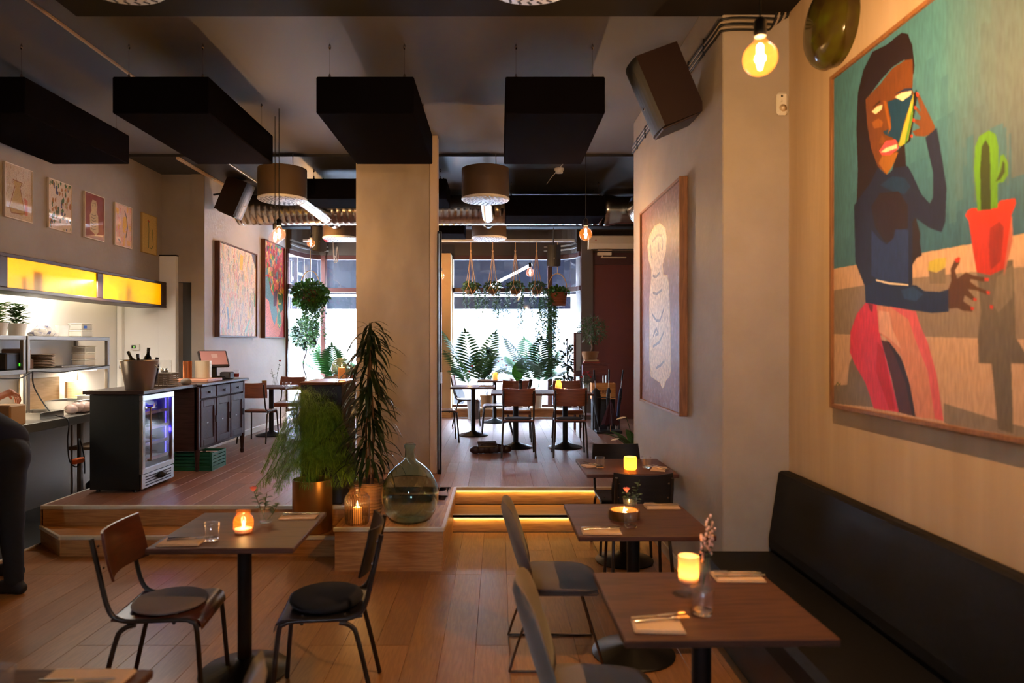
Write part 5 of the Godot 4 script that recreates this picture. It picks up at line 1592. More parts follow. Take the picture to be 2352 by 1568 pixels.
func person() -> void:
	var t := thing("person", "person in black trousers and navy top bending over the kitchen worktop", "person")
	var pel := V(-3.59, 0.96, 4.99)
	var chest := V(-4.27, 1.28, 5.22)
	var neck := V(-4.42, 1.40, 5.30)
	var sr := V(-4.23, 1.35, 5.42)
	var sl := V(-4.42, 1.33, 5.10)
	var er := V(-4.31, 1.22, 5.70)
	var el := V(-4.45, 1.14, 5.46)
	var wr := V(-4.25, 1.30, 5.94)
	var wl := V(-4.37, 1.18, 5.78)
	var kr := V(-4.262, 1.27, 6.03)
	var kl := V(-4.34, 1.17, 5.88)
	var hr := V(-3.50, 0.92, 4.90)
	var hl := V(-3.64, 0.94, 5.08)
	var nr := V(-3.40, 0.50, 4.77)
	var nl := V(-3.62, 0.50, 5.02)
	var ar := V(-3.335, 0.10, 4.70)
	var al := V(-3.60, 0.10, 5.06)
	var skin := mat("skin", Color8(176, 112, 80), 0.55)
	var head := V(-4.55, 1.48, 5.35)
	var bones := [[pel, chest, 0.11, 0.12], [chest, neck, 0.1, 0.055], [neck, head, 0.052, 0.06], [head, head + Vector3(-0.02, 0.035, 0.0), 0.085, 0.088], [head + Vector3(-0.05, -0.04, -0.02), head + Vector3(-0.06, -0.06, -0.03), 0.055, 0.045], [head + Vector3(-0.1, 0.0, -0.04), head + Vector3(-0.115, -0.012, -0.045), 0.014, 0.016],
		[chest, sr, 0.07, 0.06], [chest, sl, 0.07, 0.06], [sr, er, 0.045, 0.038], [sl, el, 0.045, 0.038], [er, wr, 0.038, 0.025], [el, wl, 0.038, 0.025], [wr, kr, 0.026, 0.022], [wl, kl, 0.026, 0.022], [pel, hr, 0.09, 0.07], [pel, hl, 0.09, 0.07], [hr, nr, 0.07, 0.045], [hl, nl, 0.07, 0.045], [nr, ar, 0.045, 0.03], [nl, al, 0.045, 0.03]]
	var body := nets(bones, 0.016, 0.03)
	var down := Vector3(0.02, -1, 0.05).normalized()
	body.join(nets(hand_bones(wr, kr, Vector3(0.85, 0, 0.3).normalized(), down), 0.0035, 0.006))
	body.join(nets(hand_bones(wl, kl, Vector3(-0.9, 0, -0.2).normalized(), down), 0.0035, 0.006))
	part("body", body, skin, t, "bare forearms and hands")
	part("top", nets([[pel + Vector3(0, 0.06, 0), chest, 0.135, 0.145], [chest, neck, 0.13, 0.07], [chest, sr, 0.09, 0.078], [chest, sl, 0.09, 0.078], [sr, er, 0.062, 0.052], [sl, el, 0.062, 0.052], [er, er.lerp(wr, 0.3), 0.05, 0.046], [el, el.lerp(wl, 0.3), 0.05, 0.046]], 0.018, 0.03), mat("navy_cloth", Color8(24, 26, 42), 0.9), t)
	part("trousers", nets([[pel, pel + Vector3(-0.06, 0.06, -0.04), 0.135, 0.13], [pel, hr, 0.125, 0.115], [pel, hl, 0.125, 0.115], [hr + Vector3(0.035, -0.02, 0.02), hr, 0.10, 0.11], [hr, nr, 0.105, 0.072], [hl, nl, 0.105, 0.072], [nr, ar, 0.07, 0.058], [nl, al, 0.07, 0.058]], 0.018, 0.03), mat("black_trousers", Color8(14, 13, 14), 0.9), t)
	for f in [[ar, Vector3(-0.26, -0.065, -0.05)], [al, Vector3(-0.25, -0.065, -0.08)]]:
		var heel: Vector3 = f[0] + Vector3(0.045, -0.06, 0.0)
		part("shoe", nets([[heel, f[0] + f[1], 0.04, 0.032], [f[0] + Vector3(0.01, -0.01, 0), heel.lerp(f[0] + f[1], 0.5), 0.045, 0.042]], 0.01, 0.02), mat("shoe_black", Color8(16, 15, 15), 0.6), t)
	part("hair", nets([[head + Vector3(0.02, 0.05, 0.0), head + Vector3(0.045, 0.0, 0.02), 0.092, 0.08]], 0.012, 0.02), mat("hair_dark", Color8(34, 24, 20), 0.8), t)


func food_tub(label: String, at: Vector3, fill: Color, key: String) -> void:
	var tb := thing("food_tub", label, "tub", at, 0, "plastic food tubs")
	part("tub", bx(Vector3(0, 0.033, 0), Vector3(0.15, 0.066, 0.2), 0.008), glass("tub_plastic", Color(0.9, 0.88, 0.82), 0.45), tb)
	part("food", bx(Vector3(0, 0.025, 0), Vector3(0.14, 0.04, 0.19), 0.008), mat(key, fill, 0.7), tb)
	part("lid", bx(Vector3(0, 0.07, 0), Vector3(0.16, 0.008, 0.21), 0.003), mat("tub_lid", Color8(222, 214, 200), 0.4), tb)


func acoustic(label: String, x0: float, x1: float, y0: float, y1: float, z0: float, z1: float, ceil_y: float) -> void:
	var t := thing("acoustic_panel", label, "ceiling panel", Vector3.ZERO, 0.0, "hanging acoustic panels")
	part("core", span(x0, x1, y0, y1, z0, z1, 0.008), mat("acoustic_foam", Color.BLACK), t)
	for x in [x0 + 0.08, x1 - 0.08]:
		for z in [z0 + 0.08, z1 - 0.08]:
			var s := sh().tube([V(x, y1, z), V(x, ceil_y - 0.001, z)], 0.0025, 5)
			for k in 2:
				s.ball(V(x, lerpf(y1 + 0.03, ceil_y - 0.03, k), z), Vector3(0.01, 0.022, 0.007), 8, 5)
			part("chain", s, mat("chrome", Color.BLACK), t)


func ribbed(r: float, l: float, pitch := 0.085) -> Shape:
	var prof := [Vector2(r, 0)]
	var y := pitch
	while y < l - 0.02:
		prof.append_array([Vector2(r, y - 0.012), Vector2(r + 0.0028, y - 0.003), Vector2(r + 0.0028, y + 0.003), Vector2(r, y + 0.012)])
		y += pitch
	prof.append(Vector2(r, l))
	return sh().lathe(prof, 32)


func ceiling_things() -> void:
	# big panels over the front tables
	acoustic("black acoustic panel hanging at the far left by the posters", -4.19, -3.47, 3.41, 3.68, 5.0, 6.42, 3.96)
	acoustic("black acoustic panel hanging second from the left", -2.83, -2.12, 3.41, 3.68, 5.0, 6.42, 3.96)
	acoustic("black acoustic panel hanging in front of the column", -1.336, -0.62, 3.41, 3.68, 5.0, 6.42, 3.96)
	acoustic("black acoustic panel hanging right of the column", 0.05, 0.78, 3.41, 3.68, 5.0, 6.42, 3.96)
	acoustic("long black panel behind the column above the first duct drums", -2.40, -0.645, 3.53, 3.78, 8.5, 9.12, 3.93)
	acoustic("black panel in front of the silver duct on the right", 0.095, 1.44, 3.45, 3.72, 9.2, 9.84, 3.93)
	acoustic("long black panel farthest back behind the silver duct", -2.20, -0.54, 3.45, 3.7, 10.7, 11.3, 3.93)
	# silver duct
	var gm := mat("galvanised", Color.BLACK)
	var d := thing("spiral_duct", "silver spiral air duct running across under the ceiling", "duct", V(0, 3.70, 10.1))
	var across := Basis(Vector3(0, 0, 1), Vector3(1, 0, 0), Vector3(0, 1, 0))
	var m := part("main_pipe", ribbed(0.22, 5.3), gm, d)
	m.transform = Transform3D(across, Vector3(-3.79, 0, 0))
	part("end_cap", sh().lathe([Vector2(0, -0.01), Vector2(0.215, -0.01), Vector2(0.227, 0.0), Vector2(0.227, 0.05), Vector2(0.221, 0.055)], 32, Transform3D(across, Vector3(-3.81, 0, 0))), gm, d)
	var rd := part("reducer", sh().lathe([Vector2(0.221, 0), Vector2(0.23, 0.02), Vector2(0.23, 0.08), Vector2(0.2, 0.2), Vector2(0.2, 0.26)], 32), gm, d)
	rd.transform = Transform3D(across, Vector3(1.55, 0, 0))
	var e := part("elbow", sh().tube(curve([Vector3(1.8, 0, 0), Vector3(1.98, 0, 0.02), Vector3(2.08, 0, 0.14), Vector3(2.1, 0.0, 0.34)], 5), 0.2, 28, false), gm, d)
	var rp := part("return_pipe", ribbed(0.25, 2.7), gm, d)
	rp.transform = Transform3D(Basis(Vector3.RIGHT, PI / 2), Vector3(2.1, -0.04, 0.3))
	for x in [-1.75, 0.2]:
		part("hanger", sh().tube([Vector3(x, 0.21, 0), Vector3(x, 0.229, 0)], 0.006, 6), mat("steel", Color.BLACK), d)
	# round diffusers with their branch pipes
	var drums := [[-2.5, 7.9, "drum air diffuser with a pierced white base left of the column, nearer one"], [-0.15, 7.9, "drum air diffuser with a pierced white base right of the column, nearer one"], [-2.5, 10.8, "drum air diffuser left of the column behind the silver duct"], [-0.15, 10.8, "drum air diffuser right of the column behind the silver duct"], [-1.98, 3.5, "drum air diffuser cut off at the top edge on the left"], [0.17, 3.5, "drum air diffuser cut off at the top edge in the middle"]]
	for k in drums.size():
		var q: Array = drums[k]
		var hi := 3.39 if k < 4 else 3.60
		var t := thing("air_diffuser", q[2], "air vent", V(q[0], hi, q[1]), 0.0, "drum air diffusers")
		var r := 0.275
		part("drum", sh().lathe([Vector2(r, 0.0), Vector2(r, 0.35 if k < 4 else 0.14), Vector2(0, 0.35 if k < 4 else 0.14)], 36), mat("drum_brown", Color8(88, 70, 52), 0.5), t)
		part("base_plate", sh().lathe([Vector2(0, -0.012), Vector2(r - 0.01, -0.012), Vector2(r + 0.004, 0.0), Vector2(r + 0.004, 0.012), Vector2(r, 0.014)], 36), mat("white_plastic", Color.BLACK), t)
		var ho := sh()
		for ring in 5:
			var rr := 0.075 + 0.042 * ring
			var cnt := 8 + 5 * ring
			for j in cnt:
				var a := TAU * (j + 0.5 * (ring % 2)) / cnt
				ho.box(Vector3.ZERO, Vector3(0.034, 0.004, 0.014), 0.0, Transform3D(Basis(Vector3.UP, -a + (0.6 if ring % 2 else -0.6)), Vector3(cos(a) * rr, -0.012, sin(a) * rr)))
		part("slots", ho, mat("black_plastic", Color.BLACK), t)
		if k < 4:
			var l := 1.72 if k < 2 else 0.3
			var bp := part("branch_pipe", ribbed(0.085, l, 0.05), gm, t)
			bp.transform = Transform3D(Basis(Vector3.RIGHT, -PI / 2) if k < 2 else Basis(Vector3.RIGHT, PI / 2), Vector3(0, 0.17, -r + 0.01 if k < 2 else r - 0.01))
			part("rod", sh().tube([Vector3(0.12, 0.35, 0), Vector3(0.12, 0.538, 0)], 0.004, 6), mat("steel", Color.BLACK), t)
	# bulbs
	bulb("big globe bulb glowing close to the right wall", V(0.958, 2.765, 2.5), 3.73, 2.7)
	bulb("globe bulb glowing before the two bright paintings on the left", V(-2.09, 2.765, 6.5), 3.96, 0.8)
	bulb("globe bulb just behind the one before the bright paintings", V(-2.20, 2.765, 6.72), 3.96, 0.3)
	bulb("globe bulb hanging beside the right pier before the brown door", V(0.83, 2.765, 6.5), 3.96, 0.75)
	bulb("small globe bulb far back above the left hanging basket", V(-2.83, 3.24, 10.3), 3.93, 0.7)
	bulb("small globe bulb far back among the hanging glass planters", V(0.48, 2.81, 10.4), 3.93, 0.7)
	bulb("globe bulb half hidden behind the column before the ochre pier", V(-1.02, 2.93, 12.1), 3.93, 0.6)
	# speakers
	speaker("large brown loudspeaker tilted on the right pier", V(1.14, 3.46, 4.7), Vector3(23, -90, 0), 1.0, V(1.36, 3.46, 4.72))
	speaker("loudspeaker tilted on the left wall above the pale painting", V(-3.53, 3.68, 9.15), Vector3(23, 90, 0), 0.95, V(-3.82, 3.72, 9.15))
	speaker("dark loudspeaker facing the room before the right window", V(0.95, 3.25, 11.8), Vector3(6, 0, 0), 0.72, V(0.95, 3.74, 11.75))
	speaker("loudspeaker half hidden behind the left duct before the windows", V(-3.05, 3.5, 11.5), Vector3(10, 30, 0), 0.8, V(-3.05, 3.74, 11.6))
	# small fittings
	var sd := thing("smoke_detector", "white smoke detector on the dark ceiling right of the column", "smoke detector", V(0.765, 3.93, 8.6))
	part("base", sh().lathe([Vector2(0, 0), Vector2(0.062, 0), Vector2(0.062, -0.02), Vector2(0.05, -0.03), Vector2(0.045, -0.055), Vector2(0, -0.06)].map(func(p): return Vector2(p.x, p.y)), 24), mat("white_plastic", Color.BLACK), sd)
	part("cable", sh().tube(curve([Vector3(0, -0.005, 0.05), Vector3(0.03, -0.006, 0.3), Vector3(0.05, -0.006, 0.6)], 3), 0.005, 6).join(sh().tube(curve([Vector3(-0.01, -0.006, -0.05), Vector3(-0.06, -0.006, -0.4), Vector3(-0.1, -0.006, -0.8)], 3), 0.005, 6)), mat("white_plastic", Color.BLACK), sd)
	var al := thing("fire_alarm", "small red fire alarm near the left window", "fire alarm", V(-2.75, 3.4, 10.95))
	part("bell", sh().lathe([Vector2(0, -0.04), Vector2(0.03, -0.035), Vector2(0.06, 0.0), Vector2(0.05, 0.03), Vector2(0, 0.035)], 20), mat("alarm_red", Color8(200, 24, 28), 0.4), al)
	part("stem", sh().tube([Vector3(0, 0.03, 0), Vector3(0, 0.32, 0)], 0.01, 6), mat("black_metal", Color.BLACK), al)
	var ms := thing("motion_sensor", "white motion sensor on the edge between pier and right wall", "sensor", V(1.725, 3.18, 4.17), 0)
	part("case", sh().box(Vector3(0, 0, 0.018), Vector3(0.07, 0.14, 0.036), 0.016), mat("white_plastic", Color.BLACK), ms)
	part("lens", sh().ball(Vector3(0, -0.03, 0.034), Vector3(0.024, 0.024, 0.008), 14, 6), mat("lens_cream", Color8(226, 206, 180), 0.3), ms)
	part("eye", sh().ball(Vector3(-0.008, 0.042, 0.035), Vector3(0.008, 0.008, 0.003), 10, 4), mat("black_plastic", Color.BLACK), ms)
	part("button", sh().ball(Vector3(-0.01, 0.012, 0.035), Vector3(0.007, 0.007, 0.004), 10, 4), mat("white_plastic", Color.BLACK), ms)
	# cables along soffit and pier
	for k in 5:
		var o := 0.018 * k
		one("ceiling_cable", sh().tube(curve([V(1.76 - o, 3.95, 4.12), V(1.76 - o, 3.74, 4.14), V(1.73 - o, 3.70 - o * 0.8, 4.155), V(1.6, 3.705 - o, 4.158), V(1.38, 3.70 - o, 4.158), V(1.356, 3.70 - o, 4.3), V(1.358, 3.72 - o, 5.2), V(1.358, 3.72 - o, 6.9)], 4), 0.007, 6), mat("cable_grey" if k % 2 else "cord_black", Color8(150, 136, 122), 0.6), "cable of the bundle along the dark soffit and the right pier", "cable", Vector3.ZERO, 0.0, "cables on the pier")
	for k in 7:
		one("cable_clip", bx(V(1.353, 3.675, 4.5 + 0.36 * k), Vector3(0.014, 0.11, 0.014), 0.003), mat("black_plastic", Color.BLACK), "small black clip holding the cables on the pier", "clip", Vector3.ZERO, 0.0, "cable clips")
	one("conduit", span(-3.06, -3.04, 3.94, 3.96, 3.4, 8.0, 0.003), mat("conduit_cream", Color8(214, 180, 140), 0.5), "thin cream cable duct along the ceiling at the left", "conduit")
	one("conduit", span(-3.81, -3.77, 3.9, 3.93, 8.06, 10.6, 0.003), mat("conduit_cream", Color.BLACK), "cream cable duct above the pale painting wall", "conduit")
	one("conduit", span(-3.3, -3.27, 3.905, 3.93, 8.06, 9.6, 0.003), mat("dull_steel", Color.BLACK), "grey cable duct above the left drum diffuser", "conduit")
	one("white_cable_coil", sh().tube(curve([V(-2.85, 3.72, 11.75), V(-2.84, 3.2, 11.75), V(-2.8, 3.12, 11.75), V(-2.76, 3.2, 11.75), V(-2.78, 3.4, 11.75), V(-2.8, 3.14, 11.75), V(-2.83, 3.25, 11.77), V(-2.76, 3.14, 11.75)], 4), 0.006, 6), mat("white_plastic", Color.BLACK), "coiled white cable hanging near the left window", "cable")
	one("wall_plate", sh().lathe([Vector2(0.0, 0.14), Vector2(0.1, 0.135), Vector2(0.17, 0.115), Vector2(0.2, 0.09), Vector2(0.212, 0.07)], 40, Transform3D(Basis(Vector3(0, -1, 0), Vector3(-1, 0, 0), Vector3(0, 0, -1)), V(1.774, 3.375, 3.55))).join(sh().lathe([Vector2(0.212, 0.07), Vector2(0.215, 0.06), Vector2(0.205, 0.0), Vector2(0, 0)], 40, Transform3D(Basis(Vector3(0, -1, 0), Vector3(-1, 0, 0), Vector3(0, 0, -1)), V(1.774, 3.375, 3.55)))), textured("glaze_olive", noise_tex("glaze", 0.02, [Color8(52, 36, 20), Color8(70, 62, 18), Color8(80, 88, 16)], 2), Vector3.ONE * 1.5, 0.12), "glossy olive brown ceramic disc high on the right wall", "wall plate")


func far_room() -> void:
	var u := UPPER
	var red := foliage("rose_leaf", Color.BLACK, Color.BLACK)
	var tp := u + 0.7505
	# host desk
	var hd := thing("host_desk", "dark host desk with a wooden top beside the column", "desk")
	part("body", span(-1.72, -1.36, u, 1.365, 5.93, 6.5, 0.006), mat("desk_charcoal", Color8(40, 36, 40), 0.55), hd)
	part("top_board", span(-1.725, -1.355, 1.365, 1.39, 5.92, 6.51, 0.005), mat("ply_warm", Color.BLACK), hd)
	var gl := thing("globe_lantern", "clear glass globe with a candle on the host desk", "candle holder", V(-1.46, 1.3905, 6.36))
	part("globe", sh().lathe([Vector2(0, 0), Vector2(0.05, 0), Vector2(0.085, 0.04), Vector2(0.1, 0.1), Vector2(0.085, 0.16), Vector2(0.055, 0.19), Vector2(0.05, 0.2)], 28), glass("vase_glass", Color.WHITE, 0.08), gl)
	var cd := part("candle", sh().lathe([Vector2(0, 0.006), Vector2(0.034, 0.006), Vector2(0.034, 0.11), Vector2(0.02, 0.114), Vector2(0, 0.11)], 20), mat("wax_orange", Color8(236, 170, 96), 0.5), gl)
	flame(gl, 0.118, 0.08, 1.2)
	# ---- double table
	var tables := "tables of the raised room"
	table("left half of the long walnut table in the raised room", V(0.232, u, 9.2), 0.662, 0.78, 0, tables)
	table("right half of the long walnut table in the raised room", V(0.898, u, 9.2), 0.662, 0.78, 0, tables)
	chair("brown plywood chair seen from behind, left of the pair at the long table", V(0.245, u, 8.52), 0, "ply_warm", "plywood dining chairs")
	chair("brown plywood chair seen from behind, right of the pair at the long table", V(0.885, u, 8.52), -2, "ply_warm", "plywood dining chairs")
	chair("brown plywood chair behind the long table on the left, facing the camera", V(0.26, u, 9.86), 180, "ply_warm", "plywood dining chairs")
	chair("brown plywood chair behind the long table on the right, facing the camera", V(1.0, u, 9.86), 180, "ply_warm", "plywood dining chairs")
	var pad_mat := textured("felt_black", null, Vector3.ONE)
	for x in [0.245, 0.885]:
		one("seat_cushion", sh().lathe([Vector2(0, 0), Vector2(0.16, 0), Vector2(0.168, 0.006), Vector2(0.16, 0.014), Vector2(0, 0.018)], 28), pad_mat, "thin round black pad on the %s chair of the pair at the long table" % ("left" if x < 0.5 else "right"), "cushion", V(x, u + 0.456, 8.52))
	table("small walnut table beside the column in the raised room", V(-0.385, u, 10.4), 0.66, 0.62, 0, tables)
	chair("chair left of the small table, half hidden by the column", V(-0.82, u, 9.75), -80, "ply_warm", "plywood dining chairs")
	chair("chair right of the small table beside the long table", V(-0.02, u, 10.55), 92, "ply_warm", "plywood dining chairs")
	table("small walnut table close to the right shop window", V(-0.07, u, 12.15), 0.60, 0.60, 0, tables)
	chair("chair left of the small table close to the window", V(-0.55, u, 11.7), -88, "ply_warm", "plywood dining chairs")
	# table by the pale wall
	table("small walnut table against the pale wall by the sideboard", V(-3.46, u, 10.4), 0.64, 0.66, 0, tables)
	chair("brown plywood chair at the pale wall table with its back to the camera", V(-3.42, u, 9.72), -4, "ply_warm", "plywood dining chairs")
	chair("brown plywood chair behind the pale wall table, facing the camera", V(-3.40, u, 11.08), 180, "ply_warm", "plywood dining chairs")
	soft_chair("pale upholstered chair behind the host desk by the window", V(-3.02, u, 11.55), 60, "beige upholstered chairs")
	chair("brown plywood chair behind the host desk by the window", V(-2.72, u, 11.9), 180, "ply_warm", "plywood dining chairs")
	table("walnut table behind the host desk by the left window", V(-2.55, u, 11.2), 0.64, 0.64, 0, tables)
	# ---- things on these tables
	var big := thing("pillar_candle", "large glowing wax candle on a dark dish on the long table", "candle", V(0.80, tp, 9.1))
	part("dish", sh().lathe([Vector2(0, 0), Vector2(0.04, 0), Vector2(0.075, 0.025), Vector2(0.072, 0.03), Vector2(0.035, 0.008), Vector2(0, 0.008)], 24), mat("black_metal", Color.BLACK), big)
	var wx := sh()
	var prof := [Vector2(0.0, 0.01), Vector2(0.044, 0.01), Vector2(0.046, 0.06), Vector2(0.042, 0.11), Vector2(0.034, 0.13), Vector2(0.03, 0.155), Vector2(0.022, 0.16), Vector2(0.02, 0.1), Vector2(0, 0.095)]
	part("wax", wx.lathe(prof, 20), mat("lit_wax", Color.BLACK), big)
	flame(big, 0.1, 0.06)
	tea_holder("candle_tumbler", "small brown glass with a tea light beside the large candle", V(0.875, tp, 9.02), [Vector2(0, 0), Vector2(0.032, 0), Vector2(0.033, 0.05), Vector2(0.031, 0.05), Vector2(0.03, 0.006), Vector2(0, 0.006)], glass("brown_glass", Color(0.3, 0.12, 0.05), 0.6), 0.03)
	for k in 2:
		var pb := one("pepper_mill", sh().lathe([Vector2(0, 0), Vector2(0.024, 0), Vector2(0.024, 0.1), Vector2(0.02, 0.105), Vector2(0.024, 0.11), Vector2(0.024, 0.15), Vector2(0, 0.152)], 16), mat("black_plastic", Color.BLACK), ["black pepper mill tilted at the left of the long table", "tall black mill standing at the left of the long table"][k], "mill", V([0.30, 0.42][k], u + 0.75, [9.35, 9.45][k]))
		pb.rotation = Vector3(0.0, 0.0, [0.0, -0.22][k])
		pb.position.y += [0.001, 0.007][k]
	var jf := thing("flower_jar", "glass jar of small red flowers at the right end of the long table", "vase", V(1.17, tp, 9.12))
	part("glass", sh().lathe([Vector2(0, 0), Vector2(0.04, 0), Vector2(0.042, 0.09), Vector2(0.03, 0.105), Vector2(0.032, 0.115), Vector2(0.03, 0.115), Vector2(0.038, 0.006), Vector2(0, 0.006)], 20), glass("vase_glass", Color.WHITE, 0.08), jf)
	for k in 6:
		var a := TAU * k / 6.0
		rose_stem(jf, Vector3(0, 0.01, 0), Vector3(cos(a) * 0.06, 0.2 + 0.03 * (k % 3), sin(a) * 0.05), "rose_red", red, 60 + k)
	var pc := thing("pillar_candle", "glowing pillar candle on the small table close to the window", "candle", V(-0.06, tp, 12.05))
	part("wax", sh().lathe([Vector2(0.0, 0.0), Vector2(0.045, 0.0), Vector2(0.046, 0.1), Vector2(0.036, 0.14), Vector2(0.03, 0.13), Vector2(0, 0.1)], 20), mat("lit_wax", Color.BLACK), pc)
	flame(pc, 0.12, 0.05)
	var rv := thing("flower_vase", "glass vase with red roses on the small table close to the window", "vase", V(0.12, tp, 12.2))
	part("glass", sh().lathe([Vector2(0, 0), Vector2(0.05, 0), Vector2(0.05, 0.16), Vector2(0.047, 0.16), Vector2(0.046, 0.008), Vector2(0, 0.008)], 20), glass("vase_glass", Color.WHITE, 0.08), rv)
	for p in [Vector3(-0.12, 0.33, 0.05), Vector3(-0.06, 0.36, 0.02), Vector3(0.15, 0.34, 0.0), Vector3(0.02, 0.26, 0.06)]:
		rose_stem(rv, Vector3(0, 0.01, 0), p, "rose_red", red, int(p.x * 1000) + 400)
	var sv := thing("bud_vase", "slim vase with a dark red sprig on the small table beside the column", "vase", V(-0.42, tp, 10.55))
	part("glass", sh().lathe([Vector2(0, 0), Vector2(0.03, 0), Vector2(0.032, 0.1), Vector2(0.03, 0.1), Vector2(0.028, 0.006), Vector2(0, 0.006)], 18), glass("vase_glass", Color.WHITE, 0.08), sv)
	rose_stem(sv, Vector3(0, 0.01, 0), Vector3(0.01, 0.3, 0), "rose_red", red, 81)
	rose_stem(sv, Vector3(0, 0.01, 0), Vector3(-0.03, 0.22, 0.02), "rose_red", red, 82)
	tea_holder("candle_tumbler", "sparkling glass tea light on the small table beside the column", V(-0.44, tp, 10.3), [Vector2(0, 0), Vector2(0.04, 0), Vector2(0.048, 0.07), Vector2(0.046, 0.07), Vector2(0.038, 0.006), Vector2(0, 0.006)], glass("vase_glass", Color.WHITE, 0.08), 0.04)
	napkin("folded napkin on the small table beside the column", V(-0.2, tp, 10.3), 0, Vector2(0.18, 0.1))
	napkin("folded napkin on the small table close to the window", V(-0.24, tp, 12.05), 0, Vector2(0.16, 0.1))
	var rl := thing("flower_vase", "round glass vase with one red rose on the pale wall table", "vase", V(-3.42, tp, 10.45))
	part("glass", sh().lathe([Vector2(0, 0), Vector2(0.03, 0), Vector2(0.05, 0.03), Vector2(0.04, 0.07), Vector2(0.022, 0.1), Vector2(0.026, 0.13), Vector2(0.024, 0.13), Vector2(0.036, 0.06), Vector2(0, 0.01)], 20), glass("vase_glass", Color.WHITE, 0.08), rl)
	rose_stem(rl, Vector3(0, 0.02, 0), Vector3(0.075, 0.38, 0.0), "rose_red", red, 91)
	rose_stem(rl, Vector3(0, 0.02, 0), Vector3(-0.05, 0.26, 0.02), "rose_red", red, 92, false)
	one("brass_cup", sh().lathe([Vector2(0, 0), Vector2(0.036, 0), Vector2(0.036, 0.085), Vector2(0.033, 0.085), Vector2(0.033, 0.006), Vector2(0, 0.006)], 20), mat("brass", Color8(150, 110, 60), 0.35, 0.8), "small brass cup on the pale wall table", "cup", V(-3.55, tp, 10.35))
	tumbler("low clear glass on the pale wall table, left of two", V(-3.27, tp, 10.42), 0.03, 0.06)
	tumbler("low clear glass on the pale wall table, right of two", V(-3.20, tp, 10.44), 0.03, 0.06)
	# ---- by the door
	var ds := thing("old_stand", "old red brown wooden stand by the brown door", "cabinet", V(1.60, u, 11.5))
	var wm := wood("stand_wood", Color8(78, 30, 22), Color8(112, 52, 38), 0)
	part("top", bx(Vector3(0, 1.06, 0), Vector3(0.48, 0.02, 0.4), 0.004), wm, ds)
	part("drawer_front", bx(Vector3(0, 0.96, 0.17), Vector3(0.40, 0.18, 0.02), 0.004), wm, ds)
	part("side_panel", bx(Vector3(-0.19, 0.96, 0), Vector3(0.02, 0.18, 0.34)).join(bx(Vector3(0.19, 0.96, 0), Vector3(0.02, 0.18, 0.34))), wm, ds)
	for x in [-0.19, 0.19]:
		for z in [-0.16, 0.16]:
			part("leg", sh().tube([Vector3(x, 0, z), Vector3(x, 0.87, z)], 0.012, 8), mat("steel", Color.BLACK), ds)
	part("lower_shelf", bx(Vector3(0, 0.2, 0), Vector3(0.42, 0.02, 0.36), 0.003), wm, ds)
	var cr := thing("wine_crate", "yellow wooden wine crate with lettering by the door", "crate", V(1.70, u + 0.5, 11.12))
	var cm := wood("crate_wood", Color8(176, 112, 44), Color8(212, 150, 74), 0, 0.7)
	for k in 3:
		part("slat", bx(Vector3(0, 0.045 + 0.085 * k, 0.1), Vector3(0.36, 0.08, 0.012), 0.002), cm, cr)
		part("slat", bx(Vector3(0, 0.045 + 0.085 * k, -0.1), Vector3(0.36, 0.08, 0.012), 0.002), cm, cr)
	part("end_board", bx(Vector3(0.185, 0.13, 0), Vector3(0.014, 0.26, 0.2), 0.002), cm, cr)
	part("end_board", bx(Vector3(-0.185, 0.13, 0), Vector3(0.014, 0.26, 0.2), 0.002), cm, cr)
	var tm := TextMesh.new()
	tm.text = "ERPA"
	tm.font_size = 48
	tm.pixel_size = 0.0016
	tm.depth = 0.002
	inst("lettering", tm, mat("ink_brown", Color8(96, 56, 22), 0.8), cr, Transform3D(Basis.IDENTITY, Vector3(0.02, 0.12, 0.108)))
	one("crate_support", bx(V(1.70, u + 0.25, 11.12), Vector3(0.36, 0.498, 0.22), 0.005), mat("black_plastic", Color.BLACK), "black low rack under the yellow wine crate", "rack")
	for k in 2:
		one("book", bx(Vector3(0, 0.014, 0), Vector3(0.26 - 0.03 * k, 0.026, 0.2), 0.003), mat(["book_red", "book_tan"][k], [Color8(140, 60, 44), Color8(190, 160, 120)][k], 0.7), ["red book, lower of the two under the bonsai basket", "tan book, upper of the two under the bonsai basket"][k], "book", V(1.56, u + 1.0705 + 0.0285 * k, 11.5))
	var bn := thing("potted_bonsai", "bushy little tree in a woven basket on the old stand", "plant", V(1.54, u + 1.128, 11.5))
	part("basket", sh().lathe([Vector2(0, 0), Vector2(0.11, 0), Vector2(0.15, 0.13), Vector2(0.145, 0.14), Vector2(0.135, 0.13), Vector2(0, 0.11)], 24), textured("wicker_tan", noise_tex("wicker", 0.2, [Color8(110, 76, 44), Color8(176, 132, 84)], 2), Vector3(6, 14, 6), 0.85), bn)
	part("trunk", sh().tube(curve([Vector3(0, 0.1, 0), Vector3(0.04, 0.2, 0), Vector3(0.02, 0.3, 0.01), Vector3(0.05, 0.42, 0)], 4), [0.022, 0.021, 0.02, 0.019, 0.018, 0.017, 0.016, 0.015, 0.014, 0.013, 0.012, 0.011, 0.01], 8), mat("bark", Color8(104, 78, 58), 0.9), bn)
	leaf_ball(bn, Vector3(0.04, 0.5, 0), Vector3(0.24, 0.24, 0.2), 700, 0.05, 0.014, foliage("bonsai", Color8(34, 58, 24), Color8(58, 86, 40)), 13)
	# menu board, narrow, seen nearly edge on
	var mb := thing("menu_board", "narrow menu board with a pale sheet standing beside the window", "sign", V(1.30, u, 11.2), 62)
	part("panel", bx(Vector3(0, 1.22, 0), Vector3(0.3, 0.72, 0.03), 0.004), mat("frame_brown", Color.BLACK), mb)
	part("sheet", bx(Vector3(0, 1.26, 0.017), Vector3(0.22, 0.6, 0.003)), mat("sheet_pale", Color8(196, 204, 202), 0.5), mb)
